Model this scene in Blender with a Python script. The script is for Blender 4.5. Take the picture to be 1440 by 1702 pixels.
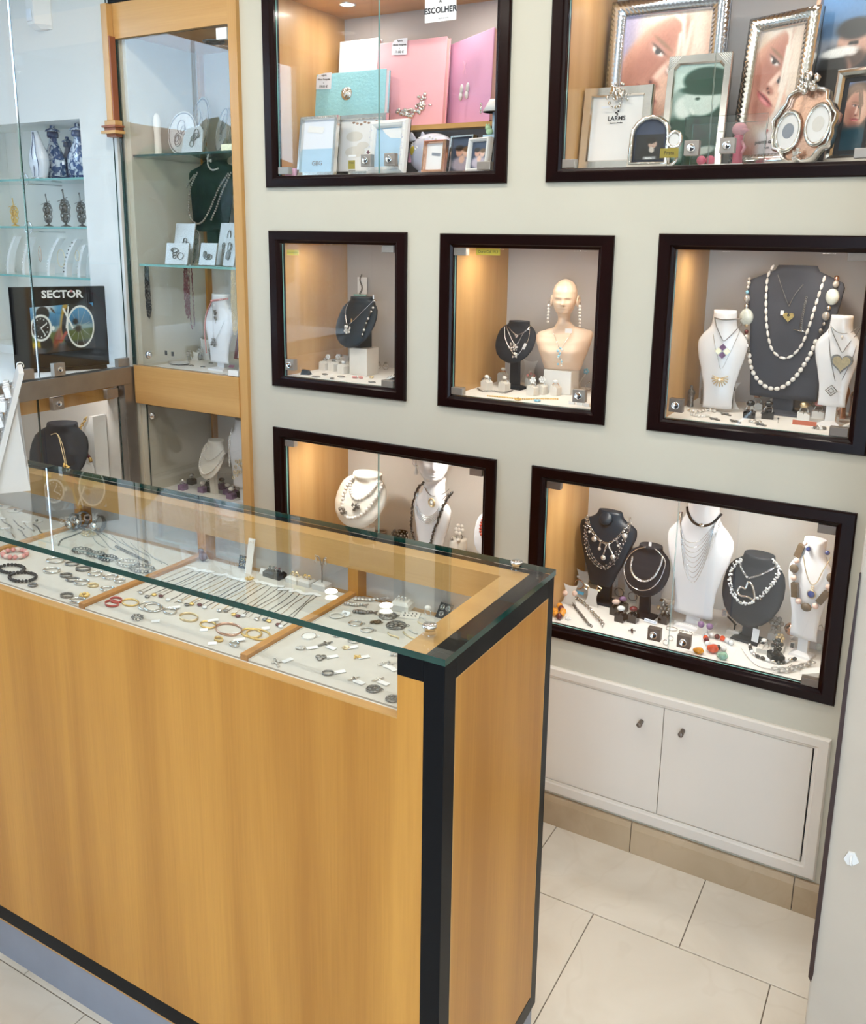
import bpy, math, random
from math import pi, sin, cos, sqrt, radians
from mathutils import Vector, Matrix, Euler
for o in list(bpy.data.objects): bpy.data.objects.remove(o)
random.seed(7)
SC = bpy.context.scene
COL = SC.collection
# ------------------------------------------------------------------ camera
CF, CCY = 1480.56, 716.57
CYAW, CPIT, CROL = 0.5194, -0.2156, 0.0139
CPOS = Vector((2.2019, -2.3, 1.772))
_f = Vector((-sin(CYAW)*cos(CPIT), cos(CYAW)*cos(CPIT), sin(CPIT)))
_r0 = Vector((cos(CYAW), sin(CYAW), 0)); _u0 = _r0.cross(_f)
_r = cos(CROL)*_r0 + sin(CROL)*_u0; _u = -sin(CROL)*_r0 + cos(CROL)*_u0
cd = bpy.data.cameras.new('camera'); cam = bpy.data.objects.new('camera', cd); COL.objects.link(cam)
cam.matrix_world = Matrix(((_r.x, _u.x, -_f.x, CPOS.x), (_r.y, _u.y, -_f.y, CPOS.y), (_r.z, _u.z, -_f.z, CPOS.z), (0, 0, 0, 1)))
cd.sensor_fit = 'VERTICAL'; cd.sensor_height = 36.0; cd.lens = CF/1702*36.0
cd.shift_y = (CCY-851.0)/1702.0
cd.clip_start = 0.05; cd.clip_end = 200
SC.camera = cam
SC.view_settings.view_transform = 'Standard'; SC.view_settings.look = 'None'
SC.view_settings.gamma = 1.0; SC.view_settings.use_curve_mapping = False
SC.view_settings.exposure = -0.06
SC.cycles.transparent_max_bounces = 24
# ------------------------------------------------------------------ sky
wd = bpy.data.worlds.new('sky'); SC.world = wd; wd.use_nodes = True
wn = wd.node_tree.nodes; wl = wd.node_tree.links
bg = wn['Background']
tc = wn.new('ShaderNodeTexCoord'); sx = wn.new('ShaderNodeSeparateXYZ'); rp = wn.new('ShaderNodeValToRGB')
wl.new(tc.outputs['Generated'], sx.inputs[0]); wl.new(sx.outputs['Z'], rp.inputs[0]); wl.new(rp.outputs[0], bg.inputs[0])
rp.color_ramp.elements[0].position = 0.0; rp.color_ramp.elements[0].color = (0.58, 0.78, 1.0, 1)
rp.color_ramp.elements[1].position = 0.6; rp.color_ramp.elements[1].color = (0.48, 0.70, 1.0, 1)
bg.inputs[1].default_value = 8.0
# ------------------------------------------------------------------ pixel -> place
def ray(px, py): return _f + (px-720)/CF*_r + (CCY-py)/CF*_u
def on(q, ax, v):
    d = ray(*q); t = (v-CPOS[ax])/d[ax]; return CPOS + t*d
def zone(ox, oy, s): return lambda x, y: (ox+x/s, oy+y/s)
z1 = zone(0, 0, 4.254); z2 = zone(0, 380, 3.5458); z3 = zone(170, 0, 4.054); z4 = zone(200, 400, 3.7826)
zA = zone(430, 0, 3.3488); zB = zone(900, 0, 2.6667); zC = zone(430, 370, 5.488); zD = zone(710, 370, 4.3636)
zE = zone(1060, 380, 3.7895); zF = zone(440, 700, 3.6); zG = zone(870, 770, 4.9655); zH = zone(1140, 830, 4.8)
z5 = zone(0, 760, 4.0); z6 = zone(300, 850, 4.2353); z7 = zone(560, 860, 3.8919)
# ------------------------------------------------------------------ materials
MATS = {}
def nt(name):
    m = bpy.data.materials.new(name); m.use_nodes = True; MATS[name] = m
    return m, m.node_tree.nodes, m.node_tree.links, m.node_tree.nodes['Principled BSDF']
def mat(name, col, rough=0.5, metal=0.0, coat=0.0, noise=0.0, nscale=40.0, bump=0.0, bscale=200.0, spec=None, sheen=0.0, trans=0.0, emit=0.0, alpha=1.0):
    m, n, l, b = nt(name)
    b.inputs['Base Color'].default_value = (*col, 1); b.inputs['Roughness'].default_value = rough
    b.inputs['Metallic'].default_value = metal; b.inputs['Coat Weight'].default_value = coat
    b.inputs['Coat Roughness'].default_value = 0.08
    if spec is not None: b.inputs['Specular IOR Level'].default_value = spec
    if sheen: b.inputs['Sheen Weight'].default_value = sheen
    if trans: b.inputs['Transmission Weight'].default_value = trans
    if emit: b.inputs['Emission Color'].default_value = (*col, 1); b.inputs['Emission Strength'].default_value = emit
    if noise or bump:
        t = n.new('ShaderNodeTexCoord')
    if noise:
        x = n.new('ShaderNodeTexNoise'); x.inputs['Scale'].default_value = nscale; x.inputs['Detail'].default_value = 5
        l.new(t.outputs['Object'], x.inputs['Vector'])
        r = n.new('ShaderNodeValToRGB'); l.new(x.outputs['Fac'], r.inputs[0])
        r.color_ramp.elements[0].position = 0.3; r.color_ramp.elements[1].position = 0.7
        r.color_ramp.elements[0].color = (*[c*(1-noise) for c in col], 1); r.color_ramp.elements[1].color = (*[min(1, c*(1+noise*.6)) for c in col], 1)
        l.new(r.outputs[0], b.inputs['Base Color'])
    if bump:
        y = n.new('ShaderNodeTexNoise'); y.inputs['Scale'].default_value = bscale; y.inputs['Detail'].default_value = 4
        l.new(t.outputs['Object'], y.inputs['Vector'])
        k = n.new('ShaderNodeBump'); k.inputs['Strength'].default_value = bump; k.inputs['Distance'].default_value = 0.002
        l.new(y.outputs['Fac'], k.inputs['Height']); l.new(k.outputs[0], b.inputs['Normal'])
    return m
def wood(name, c0, c1, axis, rough=0.38, coat=0.12, big=1.0, spec=0.4):
    m, n, l, b = nt(name)
    t = n.new('ShaderNodeTexCoord'); mp = n.new('ShaderNodeMapping')
    sc = [9.0, 9.0, 9.0]; sc[axis] = 0.5
    mp.inputs['Scale'].default_value = [s*big for s in sc]
    l.new(t.outputs['Object'], mp.inputs['Vector'])
    x = n.new('ShaderNodeTexNoise'); x.inputs['Scale'].default_value = 1.0; x.inputs['Detail'].default_value = 3; x.inputs['Distortion'].default_value = 0.4
    l.new(mp.outputs[0], x.inputs['Vector'])
    mp2 = n.new('ShaderNodeMapping'); sc = [260.0, 260.0, 260.0]; sc[axis] = 7.0; mp2.inputs['Scale'].default_value = sc
    l.new(t.outputs['Object'], mp2.inputs['Vector'])
    y = n.new('ShaderNodeTexNoise'); y.inputs['Scale'].default_value = 1.0; y.inputs['Detail'].default_value = 2
    l.new(mp2.outputs[0], y.inputs['Vector'])
    mx = n.new('ShaderNodeMath'); mx.operation = 'MULTIPLY_ADD'; mx.inputs[1].default_value = 0.22; l.new(y.outputs['Fac'], mx.inputs[0]); l.new(x.outputs['Fac'], mx.inputs[2])
    r = n.new('ShaderNodeValToRGB'); l.new(mx.outputs[0], r.inputs[0])
    r.color_ramp.elements[0].position = 0.40; r.color_ramp.elements[1].position = 0.82
    r.color_ramp.elements[0].color = (*c0, 1); r.color_ramp.elements[1].color = (*c1, 1)
    l.new(r.outputs[0], b.inputs['Base Color'])
    b.inputs['Roughness'].default_value = rough; b.inputs['Coat Weight'].default_value = coat; b.inputs['Coat Roughness'].default_value = 0.15; b.inputs['Specular IOR Level'].default_value = spec
    return m
def glassmat(name, tint, base=0.04, gain=0.96, dirt=0.0):
    m = bpy.data.materials.new(name); m.use_nodes = True; MATS[name] = m
    n = m.node_tree.nodes; l = m.node_tree.links; n.clear()
    out = n.new('ShaderNodeOutputMaterial'); mix = n.new('ShaderNodeMixShader')
    tr = n.new('ShaderNodeBsdfTransparent'); tr.inputs[0].default_value = (*tint, 1)
    gl = n.new('ShaderNodeBsdfGlossy'); gl.inputs['Roughness'].default_value = 0.01; gl.inputs[0].default_value = (1, 1, 1, 1)
    lw = n.new('ShaderNodeLayerWeight'); lw.inputs[0].default_value = 0.5
    pw = n.new('ShaderNodeMath'); pw.operation = 'POWER'; pw.inputs[1].default_value = 5.0; l.new(lw.outputs['Facing'], pw.inputs[0])
    ma = n.new('ShaderNodeMath'); ma.operation = 'MULTIPLY_ADD'; ma.inputs[1].default_value = gain; ma.inputs[2].default_value = base; l.new(pw.outputs[0], ma.inputs[0])
    l.new(ma.outputs[0], mix.inputs[0]); l.new(tr.outputs[0], mix.inputs[1]); l.new(gl.outputs[0], mix.inputs[2]); l.new(mix.outputs[0], out.inputs[0])
    return m
wood('beech_z', (0.46, 0.19, 0.027), (0.68, 0.32, 0.058), 2)
wood('beech_x', (0.46, 0.20, 0.042), (0.64, 0.33, 0.085), 0)
wood('beech_y', (0.46, 0.20, 0.042), (0.64, 0.33, 0.085), 1)
wood('maple_z', (0.52, 0.28, 0.085), (0.68, 0.40, 0.15), 2, rough=0.3)
wood('maple_x', (0.52, 0.28, 0.085), (0.68, 0.40, 0.15), 0, rough=0.3)
wood('niche_wood', (0.46, 0.25, 0.085), (0.62, 0.38, 0.155), 2, rough=0.4)
wood('redwood', (0.22, 0.06, 0.025), (0.36, 0.12, 0.05), 2)
wood('mahogany_x', (0.004, 0.0012, 0.0015), (0.014, 0.0028, 0.0024), 0, rough=0.28, coat=0.06, spec=0.16)
wood('mahogany_z', (0.004, 0.0012, 0.0015), (0.014, 0.0028, 0.0024), 2, rough=0.28, coat=0.06, spec=0.16)
mat('black', (0.006, 0.007, 0.009), 0.30, spec=0.10)
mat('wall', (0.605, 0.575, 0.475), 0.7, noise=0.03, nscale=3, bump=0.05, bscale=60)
mat('wall_white', (0.78, 0.78, 0.75), 0.7, noise=0.02, nscale=3)
mat('pilaster', (0.56, 0.485, 0.40), 0.6, noise=0.05, nscale=6, bump=0.1, bscale=40)
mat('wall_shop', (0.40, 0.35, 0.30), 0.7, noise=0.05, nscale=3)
mat('ceiling', (0.82, 0.82, 0.80), 0.8, noise=0.02, nscale=2)
mat('cupboard', (0.77, 0.71, 0.63), 0.42, noise=0.02, nscale=5)
mat('back_panel', (0.50, 0.475, 0.46), 0.6, noise=0.03, nscale=6)
mat('back_light', (0.72, 0.69, 0.645), 0.6, noise=0.03, nscale=6)
mat('cloth_white', (0.82, 0.81, 0.79), 0.75, noise=0.03, nscale=30)
mat('tray_cloth', (0.63, 0.60, 0.55), 0.8, noise=0.04, nscale=60, bump=0.1, bscale=600)
mat('kick', (0.30, 0.32, 0.38), 0.5, noise=0.05, nscale=12)
mat('grout', (0.16, 0.13, 0.10), 0.9, noise=0.1)
mat('steel', (0.36, 0.33, 0.30), 0.38, metal=0.85, noise=0.08, nscale=18)
mat('lock_plate', (0.40, 0.36, 0.32), 0.42, metal=0.75, noise=0.05, nscale=60)
mat('lock_dark', (0.20, 0.16, 0.13), 0.42, metal=0.6, noise=0.05, nscale=60)
mat('chrome', (0.86, 0.86, 0.87), 0.1, metal=1.0, noise=0.03)
mat('silver', (0.80, 0.79, 0.77), 0.2, metal=1.0, noise=0.25, nscale=260)
mat('silver_matte', (0.66, 0.65, 0.63), 0.42, metal=0.9, noise=0.25, nscale=300, bump=0.5, bscale=500)
mat('silver_dark', (0.30, 0.29, 0.28), 0.32, metal=0.9, noise=0.45, nscale=300, bump=0.5, bscale=500)
mat('silver_frame', (0.78, 0.76, 0.72), 0.16, metal=1.0, noise=0.1, nscale=20)
mat('silver_blue', (0.70, 0.78, 0.92), 0.16, metal=1.0, noise=0.1, nscale=14)
mat('gold', (0.90, 0.64, 0.24), 0.36, metal=1.0, noise=0.15, nscale=200)
mat('gold_pale', (0.86, 0.71, 0.45), 0.36, metal=1.0, noise=0.15, nscale=200)
mat('rose_gold', (0.76, 0.48, 0.36), 0.24, metal=1.0, noise=0.15, nscale=200)
mat('pearl', (0.86, 0.83, 0.79), 0.2, coat=0.6, noise=0.05, nscale=120)
mat('pearl_grey', (0.50, 0.46, 0.42), 0.22, metal=0.3, coat=0.6, noise=0.12, nscale=120)
mat('shell', (0.66, 0.70, 0.64), 0.2, coat=0.7, noise=0.2, nscale=90)
mat('jet', (0.008, 0.008, 0.010), 0.14, coat=0.5, noise=0.2, nscale=90)
mat('garnet', (0.12, 0.012, 0.018), 0.2, coat=0.6, noise=0.4, nscale=300)
mat('coral', (0.48, 0.06, 0.04), 0.3, coat=0.3, noise=0.2, nscale=200)
mat('pink_coral', (0.70, 0.30, 0.28), 0.35, noise=0.25, nscale=150)
mat('amber', (0.85, 0.34, 0.03), 0.12, coat=0.7, noise=0.35, nscale=80)
mat('red_stone', (0.70, 0.08, 0.02), 0.1, coat=0.7, noise=0.4, nscale=70)
mat('green_stone', (0.36, 0.62, 0.46), 0.1, coat=0.7, noise=0.4, nscale=70)
mat('blue_stone', (0.015, 0.03, 0.20), 0.12, coat=0.8, noise=0.2, nscale=80)
mat('aqua_stone', (0.30, 0.62, 0.80), 0.1, coat=0.7, noise=0.3, nscale=100)
mat('amethyst', (0.22, 0.12, 0.26), 0.1, coat=0.7, noise=0.3, nscale=100)
mat('crystal', (0.86, 0.88, 0.90), 0.05, coat=0.8, noise=0.1, nscale=200, spec=0.9)
mat('wood_bead', (0.13, 0.085, 0.045), 0.4, noise=0.3, nscale=120)
mat('pink_bead', (0.80, 0.60, 0.53), 0.35, noise=0.06, nscale=120)
mat('suede', (0.018, 0.015, 0.015), 0.9, noise=0.2, nscale=200)
mat('navy_bust', (0.006, 0.016, 0.028), 0.42, spec=0.3, noise=0.15, nscale=12)
mat('slate_bust', (0.016, 0.019, 0.027), 0.55, spec=0.3, noise=0.08, nscale=20)
mat('grey_bust', (0.055, 0.058, 0.075), 0.7, spec=0.3, noise=0.08, nscale=20)
mat('green_velvet', (0.005, 0.018, 0.019), 0.8, noise=0.5, nscale=30, spec=0.15)
mat('white_bust', (0.80, 0.81, 0.84), 0.22, coat=0.3, noise=0.01)
mat('cream_bust', (0.80, 0.77, 0.70), 0.5, noise=0.02, nscale=20)
mat('mannequin', (0.78, 0.60, 0.46), 0.42, noise=0.06, nscale=14)
mat('white_plastic', (0.84, 0.84, 0.83), 0.35, noise=0.01)
mat('stand_grey', (0.66, 0.65, 0.63), 0.5, noise=0.02, nscale=20)
mat('stand_cream', (0.74, 0.71, 0.66), 0.6, noise=0.03, nscale=60)
mat('paper', (0.86, 0.86, 0.87), 0.7, noise=0.01)
mat('paper_blue', (0.80, 0.84, 0.93), 0.7, noise=0.01)
mat('yellow_label', (0.78, 0.60, 0.07), 0.6, noise=0.04)
mat('brass_label', (0.42, 0.33, 0.06), 0.4, metal=0.4, noise=0.06)
mat('red_label', (0.66, 0.16, 0.08), 0.6, noise=0.04)
mat('blue_label', (0.08, 0.38, 0.62), 0.5, noise=0.04)
mat('pink_label', (0.80, 0.36, 0.50), 0.6, noise=0.04)
mat('ink', (0.02, 0.022, 0.03), 0.7, noise=0.01)
mat('ink_grey', (0.28, 0.28, 0.30), 0.7, noise=0.01)
mat('ink_blue', (0.03, 0.16, 0.35), 0.7, noise=0.01)
mat('album_blue', (0.34, 0.70, 0.80), 0.45, noise=0.05, nscale=60, bump=1.0, bscale=110)
mat('album_white', (0.80, 0.79, 0.86), 0.4, noise=0.04, nscale=8)
mat('album_pink', (0.86, 0.44, 0.50), 0.4, noise=0.06, nscale=5)
mat('album_lilac', (0.78, 0.40, 0.64), 0.4, noise=0.08, nscale=5)
mat('page_pink', (0.80, 0.52, 0.46), 0.6, noise=0.05)
mat('baby_pink', (0.84, 0.44, 0.62), 0.5, noise=0.04)
mat('baby_blue', (0.46, 0.66, 0.84), 0.5, noise=0.04)
mat('baby_green', (0.45, 0.68, 0.42), 0.4, noise=0.04)
mat('lilac', (0.70, 0.72, 0.86), 0.35, noise=0.04)
mat('toy_red', (0.78, 0.16, 0.26), 0.3, coat=0.4, noise=0.04)
mat('toy_pink', (0.88, 0.40, 0.46), 0.3, coat=0.4, noise=0.04)
mat('porcelain', (0.74, 0.78, 0.84), 0.15, coat=0.6, noise=0.02)
def porcelain_blue():
    m, n, l, b = nt('porcelain_blue')
    t = n.new('ShaderNodeTexCoord'); x = n.new('ShaderNodeTexNoise'); x.inputs['Scale'].default_value = 42; x.inputs['Detail'].default_value = 5; x.inputs['Distortion'].default_value = 1.4
    l.new(t.outputs['Object'], x.inputs['Vector']); r = n.new('ShaderNodeValToRGB'); l.new(x.outputs['Fac'], r.inputs[0])
    r.color_ramp.elements[0].position = 0.47; r.color_ramp.elements[1].position = 0.56
    r.color_ramp.elements[0].color = (0.035, 0.09, 0.24, 1); r.color_ramp.elements[1].color = (0.62, 0.70, 0.80, 1)
    l.new(r.outputs[0], b.inputs['Base Color']); b.inputs['Roughness'].default_value = 0.15; b.inputs['Coat Weight'].default_value = 0.5
porcelain_blue()
mat('porcelain_navy', (0.03, 0.06, 0.17), 0.15, coat=0.6, noise=0.4, nscale=60)
def stone(name, a, bcol, vein, scale, rough):
    m, n, l, b = nt(name)
    t = n.new('ShaderNodeTexCoord'); g = n.new('ShaderNodeNewGeometry')
    x = n.new('ShaderNodeTexNoise'); x.inputs['Scale'].default_value = scale; x.inputs['Detail'].default_value = 7; x.inputs['Distortion'].default_value = 0.8
    l.new(g.outputs['Position'], x.inputs['Vector'])
    r = n.new('ShaderNodeValToRGB'); l.new(x.outputs['Fac'], r.inputs[0])
    r.color_ramp.elements[0].position = 0.3; r.color_ramp.elements[1].position = 0.7
    r.color_ramp.elements[0].color = (*a, 1); r.color_ramp.elements[1].color = (*bcol, 1)
    w = n.new('ShaderNodeTexWave'); w.inputs['Scale'].default_value = scale*0.35; w.inputs['Distortion'].default_value = 22; w.inputs['Detail'].default_value = 4; w.inputs['Detail Scale'].default_value = 1.6
    l.new(g.outputs['Position'], w.inputs['Vector'])
    vr = n.new('ShaderNodeValToRGB'); l.new(w.outputs['Fac'], vr.inputs[0]); vr.color_ramp.elements[0].position = 0.0; vr.color_ramp.elements[1].position = 0.035
    vr.color_ramp.elements[0].color = (0.10, 0.10, 0.10, 1); vr.color_ramp.elements[1].color = (0, 0, 0, 1)
    mx = n.new('ShaderNodeMix'); mx.data_type = 'RGBA'; l.new(vr.outputs[0], mx.inputs['Factor']); l.new(r.outputs[0], mx.inputs['A']); mx.inputs['B'].default_value = (*vein, 1)
    l.new(mx.outputs['Result'], b.inputs['Base Color']); b.inputs['Roughness'].default_value = rough
stone('tile', (0.66, 0.585, 0.475), (0.79, 0.73, 0.63), (0.55, 0.46, 0.34), 3.0, 0.22)
stone('skirting_tile', (0.44, 0.325, 0.20), (0.55, 0.42, 0.275), (0.36, 0.25, 0.14), 5.0, 0.35)
glassmat('glass', (0.985, 0.992, 0.988))
glassmat('glass_counter', (0.95, 0.975, 0.965), base=0.07)
glassmat('glass_counter_under', (0.97, 0.985, 0.98), base=0.008, gain=0.3)
glassmat('glass_shelf', (0.93, 0.98, 0.965), base=0.05)
glassmat('glass_clear', (0.96, 0.97, 0.97), base=0.05)
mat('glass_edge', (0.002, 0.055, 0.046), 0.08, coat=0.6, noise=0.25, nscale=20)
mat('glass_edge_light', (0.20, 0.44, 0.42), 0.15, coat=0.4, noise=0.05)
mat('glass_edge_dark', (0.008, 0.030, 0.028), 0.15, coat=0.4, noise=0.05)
mat('lamp_glow', (1.0, 0.93, 0.82), 0.5, emit=14.0)
mat('lamp_glow_room', (1.0, 0.96, 0.90), 0.5, emit=10.0)
mat('asphalt', (0.20, 0.20, 0.21), 0.9, noise=0.1, nscale=5)
mat('leaf', (0.03, 0.075, 0.02), 0.6, noise=0.5, nscale=5)
mat('bark', (0.10, 0.07, 0.05), 0.9, noise=0.3, nscale=20)
mat('render_wall', (0.62, 0.56, 0.46), 0.8, noise=0.06, nscale=2)
mat('roof_tile', (0.42, 0.17, 0.09), 0.8, noise=0.25, nscale=4)
mat('dark_glass', (0.03, 0.04, 0.05), 0.1, noise=0.1)
mat('brown_dark', (0.035, 0.012, 0.010), 0.4, noise=0.2, nscale=20)
# ------------------------------------------------------------------ mesh helpers
class MB:
    def __init__(s): s.v = []; s.f = []; s.m = []; s.sm = []
    def add(s, vs, fs, mi=0, smooth=False):
        b = len(s.v); s.v += [tuple(p) for p in vs]
        for f in fs: s.f.append([b+i for i in f]); s.m.append(mi); s.sm.append(smooth)
        return s
    def box(s, x0, x1, y0, y1, z0, z1, mi=0, side=None):
        vs = [(x0, y0, z0), (x1, y0, z0), (x1, y1, z0), (x0, y1, z0), (x0, y0, z1), (x1, y0, z1), (x1, y1, z1), (x0, y1, z1)]
        fs = [(0, 3, 2, 1), (4, 5, 6, 7), (0, 1, 5, 4), (1, 2, 6, 5), (2, 3, 7, 6), (3, 0, 4, 7)]
        s.add(vs, fs, mi)
        if side: # side = dict face index -> material
            for k, mm in side.items(): s.m[-6+k] = mm
        return s
    def quad(s, a, b, c, d, mi=0): return s.add([a, b, c, d], [(0, 1, 2, 3)], mi)
    def prism(s, pts, d0, d1, plane='xz', mi=0, smooth=False):
        n = len(pts)
        mp = {'xz': lambda p, d: (p[0], d, p[1]), 'xy': lambda p, d: (p[0], p[1], d), 'yz': lambda p, d: (d, p[0], p[1])}[plane]
        vs = [mp(p, d0) for p in pts]+[mp(p, d1) for p in pts]
        s.add(vs, [tuple(range(n)), tuple(range(2*n-1, n-1, -1))], mi)
        s.add(vs, [(i, i+n, (i+1) % n+n, (i+1) % n) for i in range(n)], mi, smooth)
        return s
    def rings(s, rs, mi=0, smooth=True, cap=True, closed=False):
        n = len(rs[0]); vs = [p for r in rs for p in r]; fs = []
        K = len(rs)
        for k in range(K if closed else K-1):
            a = k*n; b = ((k+1) % K)*n
            fs += [(a+i, a+(i+1) % n, b+(i+1) % n, b+i) for i in range(n)]
        s.add(vs, fs, mi, smooth)
        if cap and not closed:
            b = len(s.v)-len(vs)
            s.f.append([b+i for i in range(n-1, -1, -1)]); s.m.append(mi); s.sm.append(False)
            s.f.append([b+(K-1)*n+i for i in range(n)]); s.m.append(mi); s.sm.append(False)
        return s
    def tube(s, pts, r, n=6, mi=0, closed=False, smooth=True):
        pts = [Vector(p) for p in pts]; K = len(pts); rs = []
        rr = r if hasattr(r, '__len__') else [r]*K
        up = None
        for k in range(K):
            a = pts[(k-1) % K] if (k > 0 or closed) else pts[0]; b = pts[(k+1) % K] if (k < K-1 or closed) else pts[-1]
            t = b-a
            if t.length < 1e-9: t = Vector((0, 0, 1))
            t.normalize()
            if up is None:
                up = t.orthogonal().normalized()
            up = up-t*up.dot(t)
            if up.length < 1e-6: up = t.orthogonal()
            up.normalize(); w = t.cross(up)
            rs.append([pts[k]+rr[k]*(cos(2*pi*i/n)*up+sin(2*pi*i/n)*w) for i in range(n)])
        return s.rings(rs, mi, smooth, True, closed)
    def ball(s, c, r, n=8, m=6, mi=0):
        rx, ry, rz = r if hasattr(r, '__len__') else (r, r, r)
        vs = [(c[0], c[1], c[2]-rz)]
        for j in range(1, m):
            a = pi*j/m
            for i in range(n): vs.append((c[0]+rx*sin(a)*cos(2*pi*i/n), c[1]+ry*sin(a)*sin(2*pi*i/n), c[2]-rz*cos(a)))
        vs.append((c[0], c[1], c[2]+rz)); fs = [(0, 1+(i+1) % n, 1+i) for i in range(n)]
        for j in range(m-2):
            a = 1+j*n; fs += [(a+i, a+(i+1) % n, a+n+(i+1) % n, a+n+i) for i in range(n)]
        a = 1+(m-2)*n; fs += [(a+i, a+(i+1) % n, len(vs)-1) for i in range(n)]
        return s.add(vs, fs, mi, True)
    def torus(s, c, R, r, axis='z', n=20, m=6, mi=0, sq=1.0, a0=0.0, a1=2*pi):
        full = abs(a1-a0-2*pi) < 1e-6; rs = []
        K = n if full else n+1
        for k in range(K):
            a = a0+(a1-a0)*k/n; ring = []
            for i in range(m):
                b = 2*pi*i/m; q = R+r*cos(b); h = r*sin(b)
                x, y = q*cos(a), q*sin(a)*sq
                p = {'z': (x, y, h), 'y': (x, h, y), 'x': (h, x, y)}[axis]
                ring.append((c[0]+p[0], c[1]+p[1], c[2]+p[2]))
            rs.append(ring)
        return s.rings(rs, mi, True, True, full)
    def lathe(s, prof, c=(0, 0, 0), n=16, mi=0, sx=1.0, sy=1.0, axis='z'):
        rs = []
        for r, h in prof:
            ring = []
            for i in range(n):
                x = r*cos(2*pi*i/n)*sx; y = r*sin(2*pi*i/n)*sy
                p = (x, y, h) if axis == 'z' else ((x, -h, y) if axis == 'y' else (h, x, y))
                ring.append((c[0]+p[0], c[1]+p[1], c[2]+p[2]))
            rs.append(ring)
        return s.rings(rs, mi)
    def xf(s, M, start=0):
        for i in range(start, len(s.v)): s.v[i] = tuple(M @ Vector(s.v[i]))
        return s
    def mesh(s, name, mats):
        me = bpy.data.meshes.new(name); me.from_pydata(s.v, [], s.f); me.update()
        for m in (mats if isinstance(mats, (list, tuple)) else [mats]): me.materials.append(MATS[m])
        me.polygons.foreach_set('material_index', s.m); me.polygons.foreach_set('use_smooth', s.sm)
        return me
def link(name, me, parent=None, loc=None, rot=None):
    o = bpy.data.objects.new(name, me); COL.objects.link(o)
    if parent is not None: o.parent = parent
    if loc is not None: o.location = loc
    if rot is not None: o.rotation_euler = rot
    return o
def ob(name, mb, mats, parent=None, loc=None, rot=None, bevel=0.0, label=None):
    me = mb.mesh(name, mats)
    import bmesh
    bm = bmesh.new(); bm.from_mesh(me); bmesh.ops.recalc_face_normals(bm, faces=bm.faces[:]); bm.to_mesh(me); bm.free()
    o = link(name, me, parent, loc, rot)
    if bevel:
        b = o.modifiers.new('bevel', 'BEVEL'); b.width = bevel; b.segments = 2; b.limit_method = 'ANGLE'; b.angle_limit = radians(40)
    if label: o['label'] = label
    return o
def tag(o, label, cat, group=None):
    o['label'] = label; o['category'] = cat
    if group: o['group'] = group
    return o
def struct(o): o['kind'] = 'structure'; return o
def thing(name, label, cat, loc=(0, 0, 0), rz=0.0, group=None, rot=None):
    o = bpy.data.objects.new(name, None); COL.objects.link(o); o.empty_display_size = 0.02
    o.location = loc; o.rotation_euler = rot if rot else (0, 0, rz)
    return tag(o, label, cat, group)
def copy_tree(o, parent=None, loc=None, rz=None, label=None):
    c = o.copy(); COL.objects.link(c)
    if parent is not None: c.parent = parent
    if loc is not None: c.location = loc
    if rz is not None: c.rotation_euler = (0, 0, rz)
    if label: c['label'] = label
    for ch in list(o.children): copy_tree(ch, c)
    return c
FONT = None
def text(name, s, size, mats, parent=None, M=None, depth=0.0004, align='CENTER', sx=1.0, bold=0.0):
    cu = bpy.data.curves.new('t', 'FONT'); cu.body = s; cu.size = size; cu.align_x = align; cu.align_y = 'CENTER'; cu.extrude = depth; cu.resolution_u = 2
    cu.offset = bold
    t = bpy.data.objects.new('t', cu); COL.objects.link(t)
    dg = bpy.context.evaluated_depsgraph_get(); me = bpy.data.meshes.new_from_object(t.evaluated_get(dg))
    bpy.data.objects.remove(t); bpy.data.curves.remove(cu)
    me.materials.clear(); me.materials.append(MATS[mats])
    # text lies in x-y facing +z ; turn it upright to face -y
    me.transform((M or Matrix()) @ Matrix.Rotation(pi/2, 4, 'X') @ Matrix.Diagonal((sx, 1, 1, 1)))
    return link(name, me, parent)
def spline(P, n=6, closed=False):
    P = [Vector(p) for p in P]; K = len(P); out = []
    for k in range(K if closed else K-1):
        g = lambda i: P[i % K] if closed else P[max(0, min(K-1, i))]
        a, b, c, d = g(k-1), g(k), g(k+1), g(k+2)
        for i in range(n):
            t = i/n
            out.append(0.5*((2*b)+(c-a)*t+(2*a-5*b+4*c-d)*t*t+(3*b-a-3*c+d)*t**3))
    if not closed: out.append(P[-1])
    return out
def resample(P, step):
    P = [Vector(p) for p in P]; out = [P[0].copy()]; acc = 0.0
    for a, b in zip(P, P[1:]):
        L = (b-a).length
        while L > 1e-9 and acc+L >= step:
            a = a+(b-a)*((step-acc)/L); out.append(a.copy()); L = (b-a).length; acc = 0.0
        acc += L
    return out
def links(mb, P, R, r, mi=0, sq=0.7):
    """a chain of oval links along points P"""
    pts = resample(P, R*1.5)
    for k in range(len(pts)-1):
        a, b = pts[k], pts[k+1]; t = (b-a).normalized(); c = (a+b)/2
        up = Vector((0, -1, 0)) if k % 2 else Vector((0, -0.3, 1))
        w = t.cross(up)
        if w.length < 1e-4: w = t.orthogonal()
        w.normalize()
        mb.tube([c+R*cos(2*pi*i/8)*t+R*sq*sin(2*pi*i/8)*w for i in range(8)], r, 4, mi, True)
    return mb
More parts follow.
